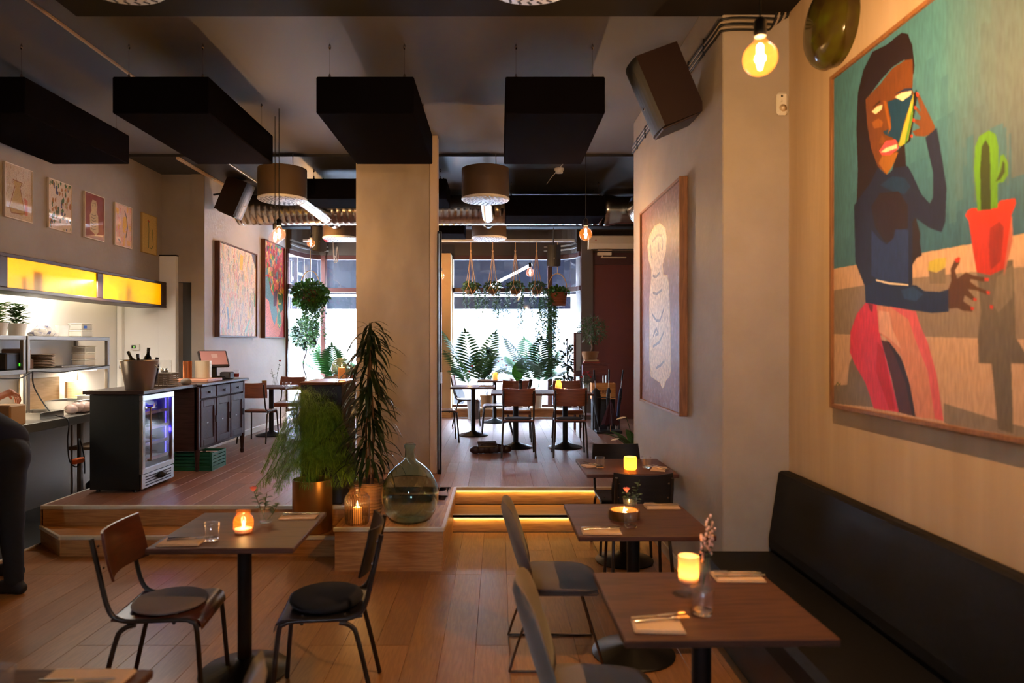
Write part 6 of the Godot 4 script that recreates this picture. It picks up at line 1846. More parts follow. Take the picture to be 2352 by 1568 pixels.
	part("mark", bx(Vector3(0.06, 1.0, 0.0192), Vector3(0.03, 0.05, 0.001)), mat("black_plastic", Color.BLACK), mb)
	for x in [-0.13, 0.13]:
		part("leg", bx(Vector3(x, 0.43, 0), Vector3(0.035, 0.86, 0.03), 0.003), mat("frame_brown", Color.BLACK), mb)
	# umbrellas
	var us := thing("umbrella_stand", "dark umbrella stand beside the old wooden stand", "stand", V(1.72, u, 10.7))
	part("base", bx(Vector3(0, 0.02, 0), Vector3(0.4, 0.04, 0.26), 0.006), mat("black_metal", Color.BLACK), us)
	for x in [-0.19, 0.19]:
		part("upright", sh().tube([Vector3(x, 0.04, -0.11), Vector3(x, 0.56, -0.11)], 0.01, 8), mat("black_metal", Color.BLACK), us)
	part("rail", sh().tube([Vector3(-0.19, 0.56, -0.11), Vector3(-0.19, 0.56, 0.11), Vector3(0.19, 0.56, 0.11), Vector3(0.19, 0.56, -0.11)], 0.01, 8), mat("black_metal", Color.BLACK), us)
	var ub := [[-0.14, -0.09, Color8(14, 14, 16), "black folded umbrella hanging widest in the stand by the door", 0.075], [0.0, 0.02, Color8(20, 20, 22), "thin black umbrella with its handle up by the door", 0.04], [0.13, 0.12, Color8(28, 34, 60), "rolled navy umbrella leaning right by the door", 0.03]]
	for k in 3:
		var q: Array = ub[k]
		var o := thing("umbrella", q[3], "umbrella", V(1.72 + q[0], u + 0.04, 10.7 + 0.03 * k), 0, "umbrellas by the door")
		o.rotation.z = -q[1]
		var r: float = q[4]
		part("canopy", sh().lathe([Vector2(0, 0.05), Vector2(0.012, 0.06), Vector2(r, 0.5), Vector2(r * 0.8, 0.62), Vector2(0.015, 0.66), Vector2(0, 0.66)], 14), mat("umbrella_%d" % k, q[2], 0.7), o)
		part("shaft", sh().tube([Vector3(0, 0.001, 0), Vector3(0, 0.8, 0)], 0.005, 6), mat("steel", Color.BLACK), o)
		part("handle", sh().tube([Vector3(0, 0.78, 0), Vector3(0, 0.95, 0)], 0.014, 8), mat("black_plastic", Color.BLACK), o)
	var pu := thing("umbrella", "plum red umbrella standing tip up with open folds by the door", "umbrella", V(1.72, u + 0.04, 10.5), 0, "umbrellas by the door")
	var pl := sh()
	for k in 8:
		var a := TAU * k / 8.0
		var b := TAU * (k + 0.5) / 8.0
		var cc := TAU * (k + 1) / 8.0
		var top := Vector3(0, 0.52, 0)
		var p0 := Vector3(cos(a) * 0.15, 0.1, sin(a) * 0.15)
		var p1 := Vector3(cos(b) * 0.08, 0.13, sin(b) * 0.08)
		var p2 := Vector3(cos(cc) * 0.15, 0.1, sin(cc) * 0.15)
		pl.face([top, p0, p1], (p0 - top).cross(p1 - top).normalized())
		pl.face([top, p1, p2], (p1 - top).cross(p2 - top).normalized())
	part("canopy", pl, mat("plum_cloth", Color8(66, 20, 34), 0.6), pu)
	part("shaft", sh().tube([Vector3(0, 0.0, 0), Vector3(0, 0.6, 0)], 0.006, 6), mat("oak_x", Color.BLACK), pu)
	# bag on the floor under the long table
	var bg := thing("leather_bag", "dark brown leather bag on the floor by the long table", "bag", V(-0.1, u, 8.72), 12)
	var bs := sh()
	for k in 7:
		var f := k / 6.0 * 2.0 - 1.0
		bs.ball(Vector3(f * 0.2, 0.06 - 0.012 * f * f, 0.0), Vector3(0.075, 0.062 - 0.015 * absf(f), 0.11), 12, 7)
	part("body", bs, mat("bag_leather", Color8(46, 24, 18), 0.4), bg)
	part("strap", sh().tube(curve([Vector3(-0.16, 0.1, 0.05), Vector3(-0.08, 0.14, 0.09), Vector3(0.04, 0.13, 0.1), Vector3(0.14, 0.1, 0.06)], 4), 0.008, 6), mat("bag_leather", Color.BLACK), bg)
	part("flap", sh().box(Vector3.ZERO, Vector3(0.26, 0.02, 0.15), 0.008, Transform3D(Basis(Vector3.RIGHT, 0.35), Vector3(-0.05, 0.115, 0.03))), mat("bag_leather", Color.BLACK), bg)


func leaf_ball(root: Node3D, c: Vector3, r: Vector3, n: int, len: float, wid: float, m: Material, sd: int, droop := 0.4) -> void:
	var g := RandomNumberGenerator.new()
	g.seed = sd
	var s := sh()
	for k in n:
		var d := Vector3(g.randfn(), g.randfn(), g.randfn()).normalized()
		var p := c + d * r * pow(g.randf(), 0.4)
		var side := d.cross(Vector3(g.randfn(), g.randfn(), g.randfn())).normalized()
		s.leaf(p, (d + Vector3(g.randfn(), g.randfn(), g.randfn()) * 0.5).normalized(), side, len * g.randf_range(0.7, 1.2), wid, droop, 3)
	var o := part("foliage", s, m, root)
	o.set_meta("kind", "stuff")


func strands(root: Node3D, starts: Array, lens: Array, m: Material, sd: int, len := 0.03, wid := 0.022, step := 0.018) -> void:
	var g := RandomNumberGenerator.new()
	g.seed = sd
	var s := sh()
	for k in starts.size():
		var p: Vector3 = starts[k]
		var left: float = lens[k]
		var drift := Vector3(g.randf_range(-0.15, 0.15), 0, g.randf_range(-0.15, 0.15))
		var pts := [p]
		while left > 0.0:
			p += (Vector3.DOWN + drift + Vector3(g.randfn() * 0.2, 0, g.randfn() * 0.2)).normalized() * step
			pts.append(p)
			left -= step
			var a := g.randf() * TAU
			s.leaf(p, Vector3(cos(a), -0.2, sin(a)), Vector3(-sin(a), 0, cos(a)), len * g.randf_range(0.7, 1.3), wid * g.randf_range(0.7, 1.3), 0.6, 2)
		if pts.size() > 2:
			s.tube(pts, 0.0015, 4, false)
	var o := part("trailing_stems", s, m, root)
	o.set_meta("kind", "stuff")


func frond_mesh(len: float, pairs: int, lw: float, ll: float, arch: float) -> Mesh:
	var s := sh()
	var p := Vector3.ZERO
	var d := Vector3(0, 1, 0.18).normalized()
	var pts := [p]
	for k in pairs:
		d = (d + Vector3(0, -arch, arch * 0.55) / pairs).normalized()
		p += d * len / pairs
		pts.append(p)
		var f := float(k) / pairs
		if f < 0.35:
			continue
		var l := ll * sin(PI * (0.25 + 0.7 * (f - 0.35) / 0.65))
		for sd in [-1.0, 1.0]:
			s.leaf(p, (d * 0.8 + Vector3(sd, 0, 0)).normalized(), d, l, lw, 0.5, 4, 0.1)
	s.leaf(p, d, Vector3.RIGHT, ll * 0.5, lw, 0.4, 4)
	s.tube(pts, 0.004, 5)
	return s.mesh()


func palm(root: Node3D, at: Vector3, n: int, h: float, m: Material, sd: int, spread := 0.5, ll := 0.2, lw := 0.022) -> void:
	var g := RandomNumberGenerator.new()
	g.seed = sd
	var ms := [frond_mesh(h, 22, lw, ll, 0.45), frond_mesh(h * 0.82, 20, lw, ll, 0.75), frond_mesh(h * 0.62, 18, lw, ll, 1.0)]
	for k in n:
		var a := TAU * k / n + g.randf_range(-0.3, 0.3)
		var b := Basis(Vector3.UP, a) * Basis(Vector3.RIGHT, spread * g.randf_range(0.2, 1.0))
		inst("frond", ms[k % 3], m, root, Transform3D(b, at))


func pot(root: Node3D, r: float, h: float, m: Material, called := "pot") -> void:
	part(called, sh().lathe([Vector2(0, 0), Vector2(r * 0.82, 0), Vector2(r, h - 0.01), Vector2(r, h), Vector2(r * 0.93, h), Vector2(r * 0.9, h - 0.04), Vector2(0, h - 0.04)], 28), m, root)
	part("soil", sh().lathe([Vector2(r * 0.9, h - 0.035), Vector2(0, h - 0.025)], 20), mat("soil", Color8(52, 40, 30), 0.95), root)


func plants() -> void:
	var wick := textured("wicker_tan", null, Vector3.ONE)
	# ---- fern in the brass pot
	var f := thing("potted_fern", "large feathery green fern in a tall brass pot", "plant", V(-1.556, 0.1655, 5.71))
	part("pot", sh().lathe([Vector2(0, 0), Vector2(0.158, 0), Vector2(0.163, 0.006), Vector2(0.163, 0.43), Vector2(0.158, 0.43), Vector2(0.155, 0.38), Vector2(0, 0.38)], 36), mat("brass_pot", Color8(176, 132, 72), 0.38, 0.9), f, "brushed brass pot")
	var fg := foliage("fern_green", Color8(84, 118, 24), Color8(140, 176, 58), 0.45)
	var fm := []
	var reach := [[0.16, 0.86], [0.27, 0.82], [0.34, 0.72], [0.38, 0.6], [0.4, 0.46], [0.4, 0.3]]
	for v in 6:
		var s := sh()
		rng.seed = 90 + v
		var n := 30
		var pts := []
		for k in n + 1:
			var g := float(k) / n
			pts.append(Vector3(rng.randf_range(-0.004, 0.004), reach[v][1] * (2.7 * g - [2.1, 2.25, 2.35, 2.5, 2.6, 2.7][v] * g * g), reach[v][0] * (0.3 * g + 0.7 * g * g)))
		for k in range(7, n):
			var p: Vector3 = pts[k]
			var d: Vector3 = (pts[k + 1] - p).normalized()
			var g := float(k - 7) / (n - 7)
			var bl := 0.15 * sin(PI * (0.22 + 0.72 * g))
			for sd in [-1.0, 1.0]:
				var bd := (Vector3(sd, 0.1, 0) + d * 0.8 + Vector3(0, rng.randf_range(-0.3, 0.3), rng.randf_range(-0.3, 0.3))).normalized()
				var q := p
				for w in 7:
					bd = (bd + Vector3(0, -0.14, 0)).normalized()
					q += bd * bl / 7.0
					for e in 3:
						var nd := (bd * 0.7 + Vector3(rng.randfn(), rng.randfn() - 0.3, rng.randfn()) * 0.6).normalized()
						s.leaf(q, nd, nd.cross(Vector3(0.3, 1, 0.2)), 0.038, 0.009, 0.4, 1, 0.0)
		s.tube(pts, 0.0025, 5)
		fm.append(s.mesh())
	rng.seed = 17
	for k in 84:
		var a := TAU * k * 0.382
		var b := Basis(Vector3.UP, a) * Basis.from_scale(Vector3.ONE * rng.randf_range(0.82, 1.1))
		inst("frond", fm[(k * 7 + k / 6) % 6], fg, f, Transform3D(b, Vector3(sin(a), 0, cos(a)) * 0.05 * rng.randf() + Vector3(0, 0.385, 0)))
	# ---- long leaved fig in the basket
	var t := thing("potted_fig", "tall dark fig with long drooping leaves in a wicker basket", "plant", V(-1.06, UPPER + 0.0005, 5.62))
	part("basket", sh().lathe([Vector2(0, 0), Vector2(0.095, 0), Vector2(0.125, 0.24), Vector2(0.135, 0.25), Vector2(0.125, 0.262), Vector2(0.112, 0.24), Vector2(0, 0.22)], 28), wick, t)
	for k in 9:
		part("basket_weave", sh().lathe([Vector2(0.097 + 0.0031 * k, 0.016 + 0.026 * k), Vector2(0.104 + 0.0031 * k, 0.024 + 0.026 * k), Vector2(0.099 + 0.0031 * k, 0.034 + 0.026 * k)], 28), wick, t)
	for k in 3:
		part("trunk", sh().tube(curve([Vector3(0.02 * (k - 1), 0.2, 0.015 * (k % 2)), Vector3(0.03 * (k - 1), 0.7, 0), Vector3(0.012 * (k - 1), 1.1, 0.01), Vector3(0.01, [1.35, 1.56, 1.25][k], 0)], 4), 0.009, 7), mat("bark", Color8(104, 78, 58), 0.9), t)
	var lg := foliage("fig_leaf", Color8(24, 38, 18), Color8(46, 62, 30))
	lg.roughness = 0.35
	var lm := []
	for v in 4:
		lm.append(sh().leaf(Vector3.ZERO, Vector3(0, [0.5, 0.2, -0.1, 0.8][v], 1), Vector3.RIGHT, [0.26, 0.3, 0.28, 0.22][v], 0.026, [1.7, 1.5, 1.3, 1.6][v], 7, 0.12).mesh())
	rng.seed = 33
	for k in 290:
		var h := float(k) / 290.0
		var y := lerpf(0.36, 1.57, h)
		var a := rng.randf() * TAU
		var wide := lerpf(0.13, 0.015, pow(h, 1.5)) * rng.randf()
		var b := Basis(Vector3.UP, a) * Basis(Vector3.RIGHT, rng.randf_range(-0.25, 0.55)) * Basis.from_scale(Vector3.ONE * rng.randf_range(0.75, 1.15))
		inst("leaf", lm[k % 4], lg, t, Transform3D(b, Vector3(sin(a) * wide, y, cos(a) * wide) + Vector3(0.0, 0, 0)))
	# ---- big bottle, jar candle
	var dj := thing("demijohn", "large round clear glass demijohn bottle on the plant platform", "bottle", V(-0.70, UPPER + 0.001, 5.40))
	var r := 0.224
	var prof := [Vector2(0, 0.012), Vector2(0.1, 0.004), Vector2(0.13, 0.0), Vector2(0.165, 0.012), Vector2(0.2, 0.07), Vector2(r, 0.16), Vector2(r, 0.22), Vector2(0.212, 0.29), Vector2(0.17, 0.37), Vector2(0.11, 0.43), Vector2(0.06, 0.465), Vector2(0.042, 0.49), Vector2(0.038, 0.56), Vector2(0.042, 0.565), Vector2(0.046, 0.58), Vector2(0.045, 0.6), Vector2(0.036, 0.604)]
	var wall := prof.duplicate()
	for k in range(prof.size() - 1, -1, -1):
		wall.append(Vector2(maxf(prof[k].x - 0.0035, 0.0), prof[k].y + (0.006 if k < 3 else 0.002 if k < 8 else -0.002)))
	part("glass", sh().lathe(wall, 48), solid_glass("bottle_pale_green", Color(0.86, 0.94, 0.9), 0.0), dj)
	var jc := thing("candle_jar", "ribbed smoky glass jar with a burning pillar candle on the platform edge", "candle holder", V(-1.095, UPPER + 0.001, 5.29))
	var sm := glass("smoke_glass", Color(0.3, 0.2, 0.12), 0.34)
	var rib := sh()
	for k in 40:
		var a := TAU * k / 40.0
		rib.tube([Vector3(cos(a) * 0.088, 0.01, sin(a) * 0.088), Vector3(cos(a) * 0.094, 0.05, sin(a) * 0.094), Vector3(cos(a) * 0.094, 0.2, sin(a) * 0.094), Vector3(cos(a) * 0.07, 0.236, sin(a) * 0.07)], 0.003, 5)
	part("jar", sh().lathe([Vector2(0, 0), Vector2(0.085, 0), Vector2(0.093, 0.02), Vector2(0.093, 0.2), Vector2(0.07, 0.236), Vector2(0.06, 0.25), Vector2(0.062, 0.272), Vector2(0.072, 0.28)], 40), sm, jc)
	part("ribs", rib, sm, jc)
	part("candle", sh().lathe([Vector2(0, 0.004), Vector2(0.033, 0.004), Vector2(0.033, 0.125), Vector2(0.024, 0.13), Vector2(0, 0.122)], 20), mat("lit_wax", Color.BLACK), jc)
	flame(jc, 0.13, 0.12, 1.5)
	# ---- peace lily by the pier
	var pl := thing("peace_lily", "peace lily with white blooms peeping out behind the right pier", "plant", V(1.47, UPPER, 7.28))
	pot(pl, 0.13, 0.24, mat("pot_white", Color8(214, 208, 198), 0.6))
	var dg := foliage("lily_leaf", Color8(30, 64, 22), Color8(56, 98, 38))
	for k in 9:
		var a := TAU * k / 9.0 + 0.4
		part("leaf", sh().leaf(Vector3(cos(a) * 0.03, 0.2, sin(a) * 0.03), Vector3(cos(a) * 0.55, 1, sin(a) * 0.55), Vector3(-sin(a), 0, cos(a)), 0.42, 0.1, 1.1, 7), dg, pl)
	for q in [[Vector3(-0.12, 0.62, 0.06), 0.12], [Vector3(-0.2, 0.4, 0.1), 0.1]]:
		var b := part("bloom", sh().leaf(q[0], Vector3(-0.9, 0.3, 0.2), Vector3(0, 0.3, 1), q[1], 0.06, 0.9, 6, 0.3), mat("lily_white", Color8(236, 226, 200), 0.6), pl)
		part("stalk", sh().tube(curve([Vector3(0, 0.2, 0), q[0] * 0.6 + Vector3(0, 0.1, 0), q[0]], 4), 0.003, 5), dg, b)
	# ---- hanging glass planters in the right window
	var hg := foliage("trail_green", Color8(40, 72, 22), Color8(76, 112, 42), 0.2)
	var spots := [[-0.51, "first from the left"], [-0.105, "second from the left"], [0.31, "third from the left"], [0.70, "fourth from the left"]]
	for k in 4:
		var x: float = spots[k][0]
		var h := thing("hanging_planter", "glass bowl planter in a knotted twine hanger, %s in the right window" % spots[k][1], "planter", V(x, 2.72, 12.575), 0.0, "hanging glass planters")
		part("bowl", sh().lathe([Vector2(0, -0.1), Vector2(0.05, -0.095), Vector2(0.095, -0.06), Vector2(0.112, 0.0), Vector2(0.1, 0.06), Vector2(0.07, 0.09), Vector2(0.066, 0.09)], 24), glass("vase_glass", Color.WHITE, 0.08), h)
		part("soil", sh().lathe([Vector2(0, -0.09), Vector2(0.05, -0.085), Vector2(0.09, -0.05), Vector2(0.104, -0.01), Vector2(0, -0.005)], 20), mat("soil_moss", Color8(88, 62, 38), 0.95), h)
		var tw := sh()
		for j in 4:
			var a := TAU * j / 4.0 + 0.4
			tw.tube(curve([Vector3(0, 0.74, 0), Vector3(cos(a) * 0.05, 0.35, sin(a) * 0.05), Vector3(cos(a) * 0.1, 0.08, sin(a) * 0.1), Vector3(cos(a + 0.4) * 0.117, 0.0, sin(a + 0.4) * 0.117), Vector3(cos(a + 0.8) * 0.07, -0.085, sin(a + 0.8) * 0.07), Vector3(0, -0.112, 0)], 3), 0.006, 5)
			tw.tube(curve([Vector3(cos(a) * 0.1, 0.08, sin(a) * 0.1), Vector3(cos(a - 0.4) * 0.117, 0.0, sin(a - 0.4) * 0.117), Vector3(cos(a - 0.8) * 0.07, -0.085, sin(a - 0.8) * 0.07)], 3), 0.006, 5)
		tw.tube([Vector3(0, 0.7, 0), Vector3(0, 0.88, 0)], 0.009, 6)
		tw.ball(Vector3(0, 0.72, 0), Vector3(0.018, 0.025, 0.018), 8, 5)
		part("hanger", tw, mat("twine", Color.BLACK), h)
		leaf_ball(h, Vector3(0, 0.07, 0), Vector3(0.16, 0.08, 0.12), 220, 0.05, 0.03, hg, 100 + k)
		var st := []
		var ls := []
		rng.seed = 200 + k
		for j in 14:
			var a := rng.randf() * TAU
			st.append(Vector3(cos(a) * 0.16, 0.06, sin(a) * 0.09))
			ls.append(rng.randf_range(0.25, [0.7, 0.75, 0.85, 0.6][k]))
		strands(h, st, ls, hg, 300 + k, 0.042, 0.032, 0.024)
	# ---- ivy baskets
	var iv := foliage("ivy", Color8(34, 76, 18), Color8(74, 126, 38), 0.35)
	for k in 2:
		var h := thing("hanging_basket", ["brown wicker basket of ivy hanging at the mullion of the right window", "bushy ivy basket hanging in the left window"][k], "planter", V([1.09, -3.42][k], [2.42, 2.45][k], [12.6, 12.4][k]), 0.0)
		var bs := sh().lathe([Vector2(0, 0), Vector2(0.14, 0), Vector2(0.18, 0.24), Vector2(0.17, 0.25), Vector2(0.16, 0.22), Vector2(0, 0.2)], 24)
		part("basket", bs, wick if k else textured("wicker_brown", noise_tex("wicker_b", 0.2, [Color8(92, 46, 24), Color8(146, 84, 50)], 2), Vector3(6, 14, 6), 0.85), h)
		for j in 8:
			part("basket_weave", sh().lathe([Vector2(0.142 + 0.005 * j, 0.01 + 0.03 * j), Vector2(0.15 + 0.005 * j, 0.02 + 0.03 * j), Vector2(0.145 + 0.005 * j, 0.032 + 0.03 * j)], 24), textured("wicker_brown", null, Vector3.ONE), h)
		part("handle", sh().tube(curve([Vector3(-0.17, 0.22, 0), Vector3(-0.16, 0.42, 0), Vector3(-0.09, 0.56, 0), Vector3(0, 0.6, 0), Vector3(0.09, 0.56, 0), Vector3(0.16, 0.42, 0), Vector3(0.17, 0.22, 0)], 4), 0.009, 6), mat("twine", Color.BLACK), h)
		part("cord", sh().tube([Vector3(0, 0.6, 0), Vector3(0, 1.2, 0)], 0.006, 5), mat("twine", Color.BLACK), h)
		leaf_ball(h, Vector3(0, [0.26, 0.16][k], 0), Vector3([0.2, 0.33][k], [0.1, 0.27][k], [0.2, 0.3][k]), [300, 1500][k], 0.06, 0.05, iv, 400 + k)
		var st := []
		var ls := []
		rng.seed = 410 + k
		for j in [26, 34][k]:
			var a := rng.randf() * TAU
			var off: Vector3 = [Vector3(-0.17, 0, 0.02), Vector3(0.08, -0.02, 0.05)][k]
			st.append(Vector3(cos(a) * 0.13, 0.2, sin(a) * 0.12) + off)
			ls.append(rng.randf_range(0.3, [1.35, 1.2][k]))
		strands(h, st, ls, iv, 420 + k, 0.055, 0.048, 0.026)
	# ---- clipped ball tree
	var bt := thing("ball_tree", "clipped ball tree with a twisted stem in the left window", "plant", V(-3.62, 0.506, 12.75))
	pot(bt, 0.16, 0.3, mat("pot_grey", Color8(120, 112, 104), 0.7))
	var tw2 := []
	for k in 25:
		var y := 0.26 + 0.042 * k
		tw2.append(Vector3(cos(y * 11.0) * 0.03, y, sin(y * 11.0) * 0.03))
	part("trunk", sh().tube(tw2, 0.014, 7), mat("bark_dark", Color8(52, 40, 38), 0.9), bt)
	leaf_ball(bt, Vector3(0, 1.42, 0), Vector3(0.26, 0.28, 0.24), 1100, 0.075, 0.034, foliage("ball_leaf", Color8(18, 40, 20), Color8(38, 66, 36), 0.12), 55)
	# ---- plants on the sills
	var pg := foliage("palm_green", Color8(16, 58, 18), Color8(40, 98, 34), 0.25)
	var defs := [
		["kentia palm in a grey pot at the left end of the right window sill", -0.46, 12.7, 8, 1.4, 71, 0.1],
		["kentia palm in a white pot at the mullion of the right window", 0.72, 13.06, 11, 1.25, 72, 0.26],
		["palm on the sill of the left window beside the mullion", -3.14, 13.0, 9, 1.05, 73, 0.4],
		["small leafy palm on the sill of the left window near the column", -2.66, 13.1, 10, 0.9, 74, 0.5]]
	for q in defs:
		var on_sill: bool = q[2] > 12.93
		var p := thing("potted_palm", q[0], "plant", V(q[1], 0.506 if on_sill else UPPER + 0.001, q[2]), 0.0, "palms in the windows")
		pot(p, 0.13, 0.26 if on_sill else 0.36, mat("pot_white", Color.BLACK) if q[5] == 72 else mat("pot_grey", Color.BLACK))
		palm(p, Vector3(0, 0.22 if on_sill else 0.32, 0), q[3], q[4], pg, q[5], q[6], 0.3, 0.05)
	var fe := thing("rubber_plant", "rubber plant with broad dark leaves on the right window sill", "plant", V(-0.22, 0.506, 13.08))
	part("basket", sh().lathe([Vector2(0, 0), Vector2(0.11, 0), Vector2(0.14, 0.24), Vector2(0.13, 0.24), Vector2(0, 0.2)], 24), wick, fe)
	var rl := foliage("rubber_leaf", Color8(24, 42, 34), Color8(42, 64, 52), 0.08)
	rl.roughness = 0.25
	for st in [Vector3(-0.14, 0.78, 0), Vector3(0.08, 0.98, 0)]:
		part("stem", sh().tube([Vector3(0, 0.2, 0), st], 0.008, 6), mat("bark_dark", Color.BLACK), fe)
		for k in 8:
			var a := TAU * k * 0.382
			var p := Vector3(0, 0.3, 0).lerp(st, 0.25 + 0.75 * k / 7.0)
			part("leaf", sh().leaf(p, Vector3(cos(a) * 0.7, 0.9, sin(a) * 0.7), Vector3(-sin(a), 0, cos(a)), 0.3, 0.13, 0.4, 6, 0.1), rl, fe)
	var bb := thing("bird_of_paradise", "plant with one big upright bright green leaf on the right window sill", "plant", V(0.36, 0.506, 13.02))
	pot(bb, 0.13, 0.22, mat("pot_white", Color.BLACK))
	var bl := foliage("broad_leaf", Color8(34, 98, 10), Color8(66, 136, 22), 0.4)
	var leaves := [[Vector3(0.02, 1, 0), 0.4, 0.24, 0.42], [Vector3(-0.8, 0.8, 0.3), 0.3, 0.12, 0.2], [Vector3(0.9, 0.8, 0.2), 0.34, 0.13, 0.22], [Vector3(-1, 0.35, 0.4), 0.3, 0.11, 0.12], [Vector3(1.0, 0.4, -0.2), 0.28, 0.11, 0.12], [Vector3(0.2, 0.5, 0.9), 0.28, 0.12, 0.1]]
	for q in leaves:
		var d: Vector3 = q[0].normalized()
		var base: Vector3 = Vector3(0, 0.2, 0) + d * q[3] * 0.7
		var lf := part("leaf", sh().leaf(base, d, d.cross(Vector3(0.1, 0.15, 1)).normalized() if absf(d.x) < 0.5 else Vector3(0, 0.2, 1), q[1], q[2], 0.3, 7, 0.08), bl, bb)
		part("stalk", sh().tube([Vector3(0, 0.18, 0), base], 0.006, 5), bl, lf)
	var mo := thing("monstera", "monstera with deeply cut leaves right of the mullion", "plant", V(1.16, 0.506, 12.98))
	pot(mo, 0.12, 0.2, mat("pot_grey", Color.BLACK))
	for k in 5:
		var a := TAU * k / 5.0 + 0.5
		var tip := Vector3(cos(a) * 0.13, 0.45 + 0.12 * (k % 3), sin(a) * 0.08 + 0.02)
		var lf := sh()
		for j in 7:
			var w := -1.2 + 0.4 * j
			lf.leaf(tip, Basis(Vector3.UP, w) * Vector3(cos(a), 0.15, sin(a)), Basis(Vector3.UP, w) * Vector3(-sin(a), 0.1, cos(a)), 0.15, 0.042, 0.9, 4)
		var o := part("leaf", lf, bl if k % 2 else pg, mo)
		part("stalk", sh().tube(curve([Vector3(0, 0.18, 0), tip * Vector3(0.4, 0.8, 0.4), tip], 4), 0.005, 5), pg, o)
	var lb := thing("climbing_plant", "dark climbing plant at the right edge of the right window", "plant", V(1.30, 0.506, 12.95))
	pot(lb, 0.1, 0.2, mat("pot_grey", Color.BLACK))
	part("stake", sh().tube([Vector3(0, 0.15, 0), Vector3(0, 1.3, 0)], 0.01, 6), mat("bark_dark", Color.BLACK), lb)
	leaf_ball(lb, Vector3(0, 0.75, 0), Vector3(0.1, 0.55, 0.1), 150, 0.09, 0.05, foliage("ball_leaf", Color.BLACK, Color.BLACK), 88)


func speaker(label: String, at: Vector3, rot: Vector3, k: float, wall: Vector3) -> void:
	var t := thing("loudspeaker", label, "speaker", at)
	t.rotation_degrees = rot
	part("cabinet", sh().prism(PackedVector2Array([Vector2(-0.16, -0.14), Vector2(0.16, -0.14), Vector2(0.11, 0.17), Vector2(-0.11, 0.17)]), 0.5, Transform3D(Basis(Vector3(1, 0, 0), Vector3(0, 0, -1), Vector3(0, 1, 0)), Vector3(0, -0.25, 0))), mat("speaker_brown", Color8(44, 26, 22), 0.55), t)
	var gp := []
	var gs := sh()
	for c in 8:
		var x0 := -0.16 + 0.04 * c
		var x1 := x0 + 0.04
		var b0 := 0.14 + 0.035 * (1.0 - pow(x0 / 0.16, 2.0))
		var b1 := 0.14 + 0.035 * (1.0 - pow(x1 / 0.16, 2.0))
		var q := Vector3(-(b1 - b0), 0, 0.04).normalized()
		gs.face([Vector3(x0, -0.25, b0), Vector3(x1, -0.25, b1), Vector3(x1, 0.25, b1), Vector3(x0, 0.25, b0)], q)
		for y in [-0.25, 0.25]:
			gs.face([Vector3(x0, y, 0.14), Vector3(x1, y, 0.14), Vector3(x1, y, b1), Vector3(x0, y, b0)], Vector3(0, signf(y), 0))
	part("grille", gs, textured("speaker_grille", noise_tex("grille", 0.5, [Color8(20, 20, 24), Color8(40, 40, 46)], 1), Vector3.ONE * 8.0, 0.45), t)
	part("badge", bx(Vector3(0.0, -0.06, 0.176), Vector3(0.03, 0.012, 0.003), 0.001), mat("chrome", Color.BLACK), t)
	part("base_plate", bx(Vector3(0, -0.258, 0.02), Vector3(0.24, 0.014, 0.26), 0.003), mat("speaker_brown", Color.BLACK), t)
	var inv := t.transform.affine_inverse()
	var p := inv * wall
	part("bracket_arm", sh().tube([Vector3(0, 0, -0.17), p / k], 0.014, 8), mat("black_metal", Color.BLACK), t)
	t.scale = Vector3.ONE * k


func poly(img: Image, pts: PackedVector2Array, col: Color) -> void:
	var y0 := INF
	var y1 := -INF
	for p in pts:
		y0 = minf(y0, p.y)
		y1 = maxf(y1, p.y)
	for y in range(maxi(0, floori(y0)), mini(img.get_height() - 1, ceili(y1)) + 1):
		var xs := []
		var yc := y + 0.5
		for k in pts.size():
			var a := pts[k]
			var b := pts[(k + 1) % pts.size()]
			if (a.y <= yc) != (b.y <= yc):
				xs.append(a.x + (yc - a.y) / (b.y - a.y) * (b.x - a.x))
		xs.sort()
		for k in range(0, xs.size() - 1, 2):
			var xa := maxi(0, roundi(xs[k]))
			var xb := mini(img.get_width(), roundi(xs[k + 1]))
			if xb > xa:
				img.fill_rect(Rect2i(xa, y, xb - xa, 1), col)


func stroke(img: Image, pts: Array, w: float, col: Color) -> void:
	for k in pts.size() - 1:
		var a: Vector2 = pts[k]
		var b: Vector2 = pts[k + 1]
		var d := (b - a).normalized() * w * 0.5
		var q := Vector2(-d.y, d.x)
		poly(img, PackedVector2Array([a + q - d * 0.5, b + q + d * 0.5, b - q + d * 0.5, a - q - d * 0.5]), col)


func flat_pts(a: Array) -> PackedVector2Array:
	var out := PackedVector2Array()
	for k in range(0, a.size(), 2):
		out.append(Vector2(a[k], a[k + 1]))
	return out


# brush grain over a finished picture
func brushed(img: Image, sd: int, amount: float, sx: float, sy: float) -> ImageTexture:
	var f := FastNoiseLite.new()
	f.seed = sd
	f.frequency = 1.0
	f.fractal_octaves = 3
	for y in img.get_height():
		for x in img.get_width():
			var n := 1.0 + amount * f.get_noise_2d(x * sx, y * sy)
			var c := img.get_pixel(x, y)
			img.set_pixel(x, y, Color(c.r * n, c.g * n, c.b * n))
	return ImageTexture.create_from_image(img)


func canvas(w: int, h: int, col: Color) -> Image:
	var i := Image.create(w, h, false, Image.FORMAT_RGB8)
	i.fill(col)
	return i


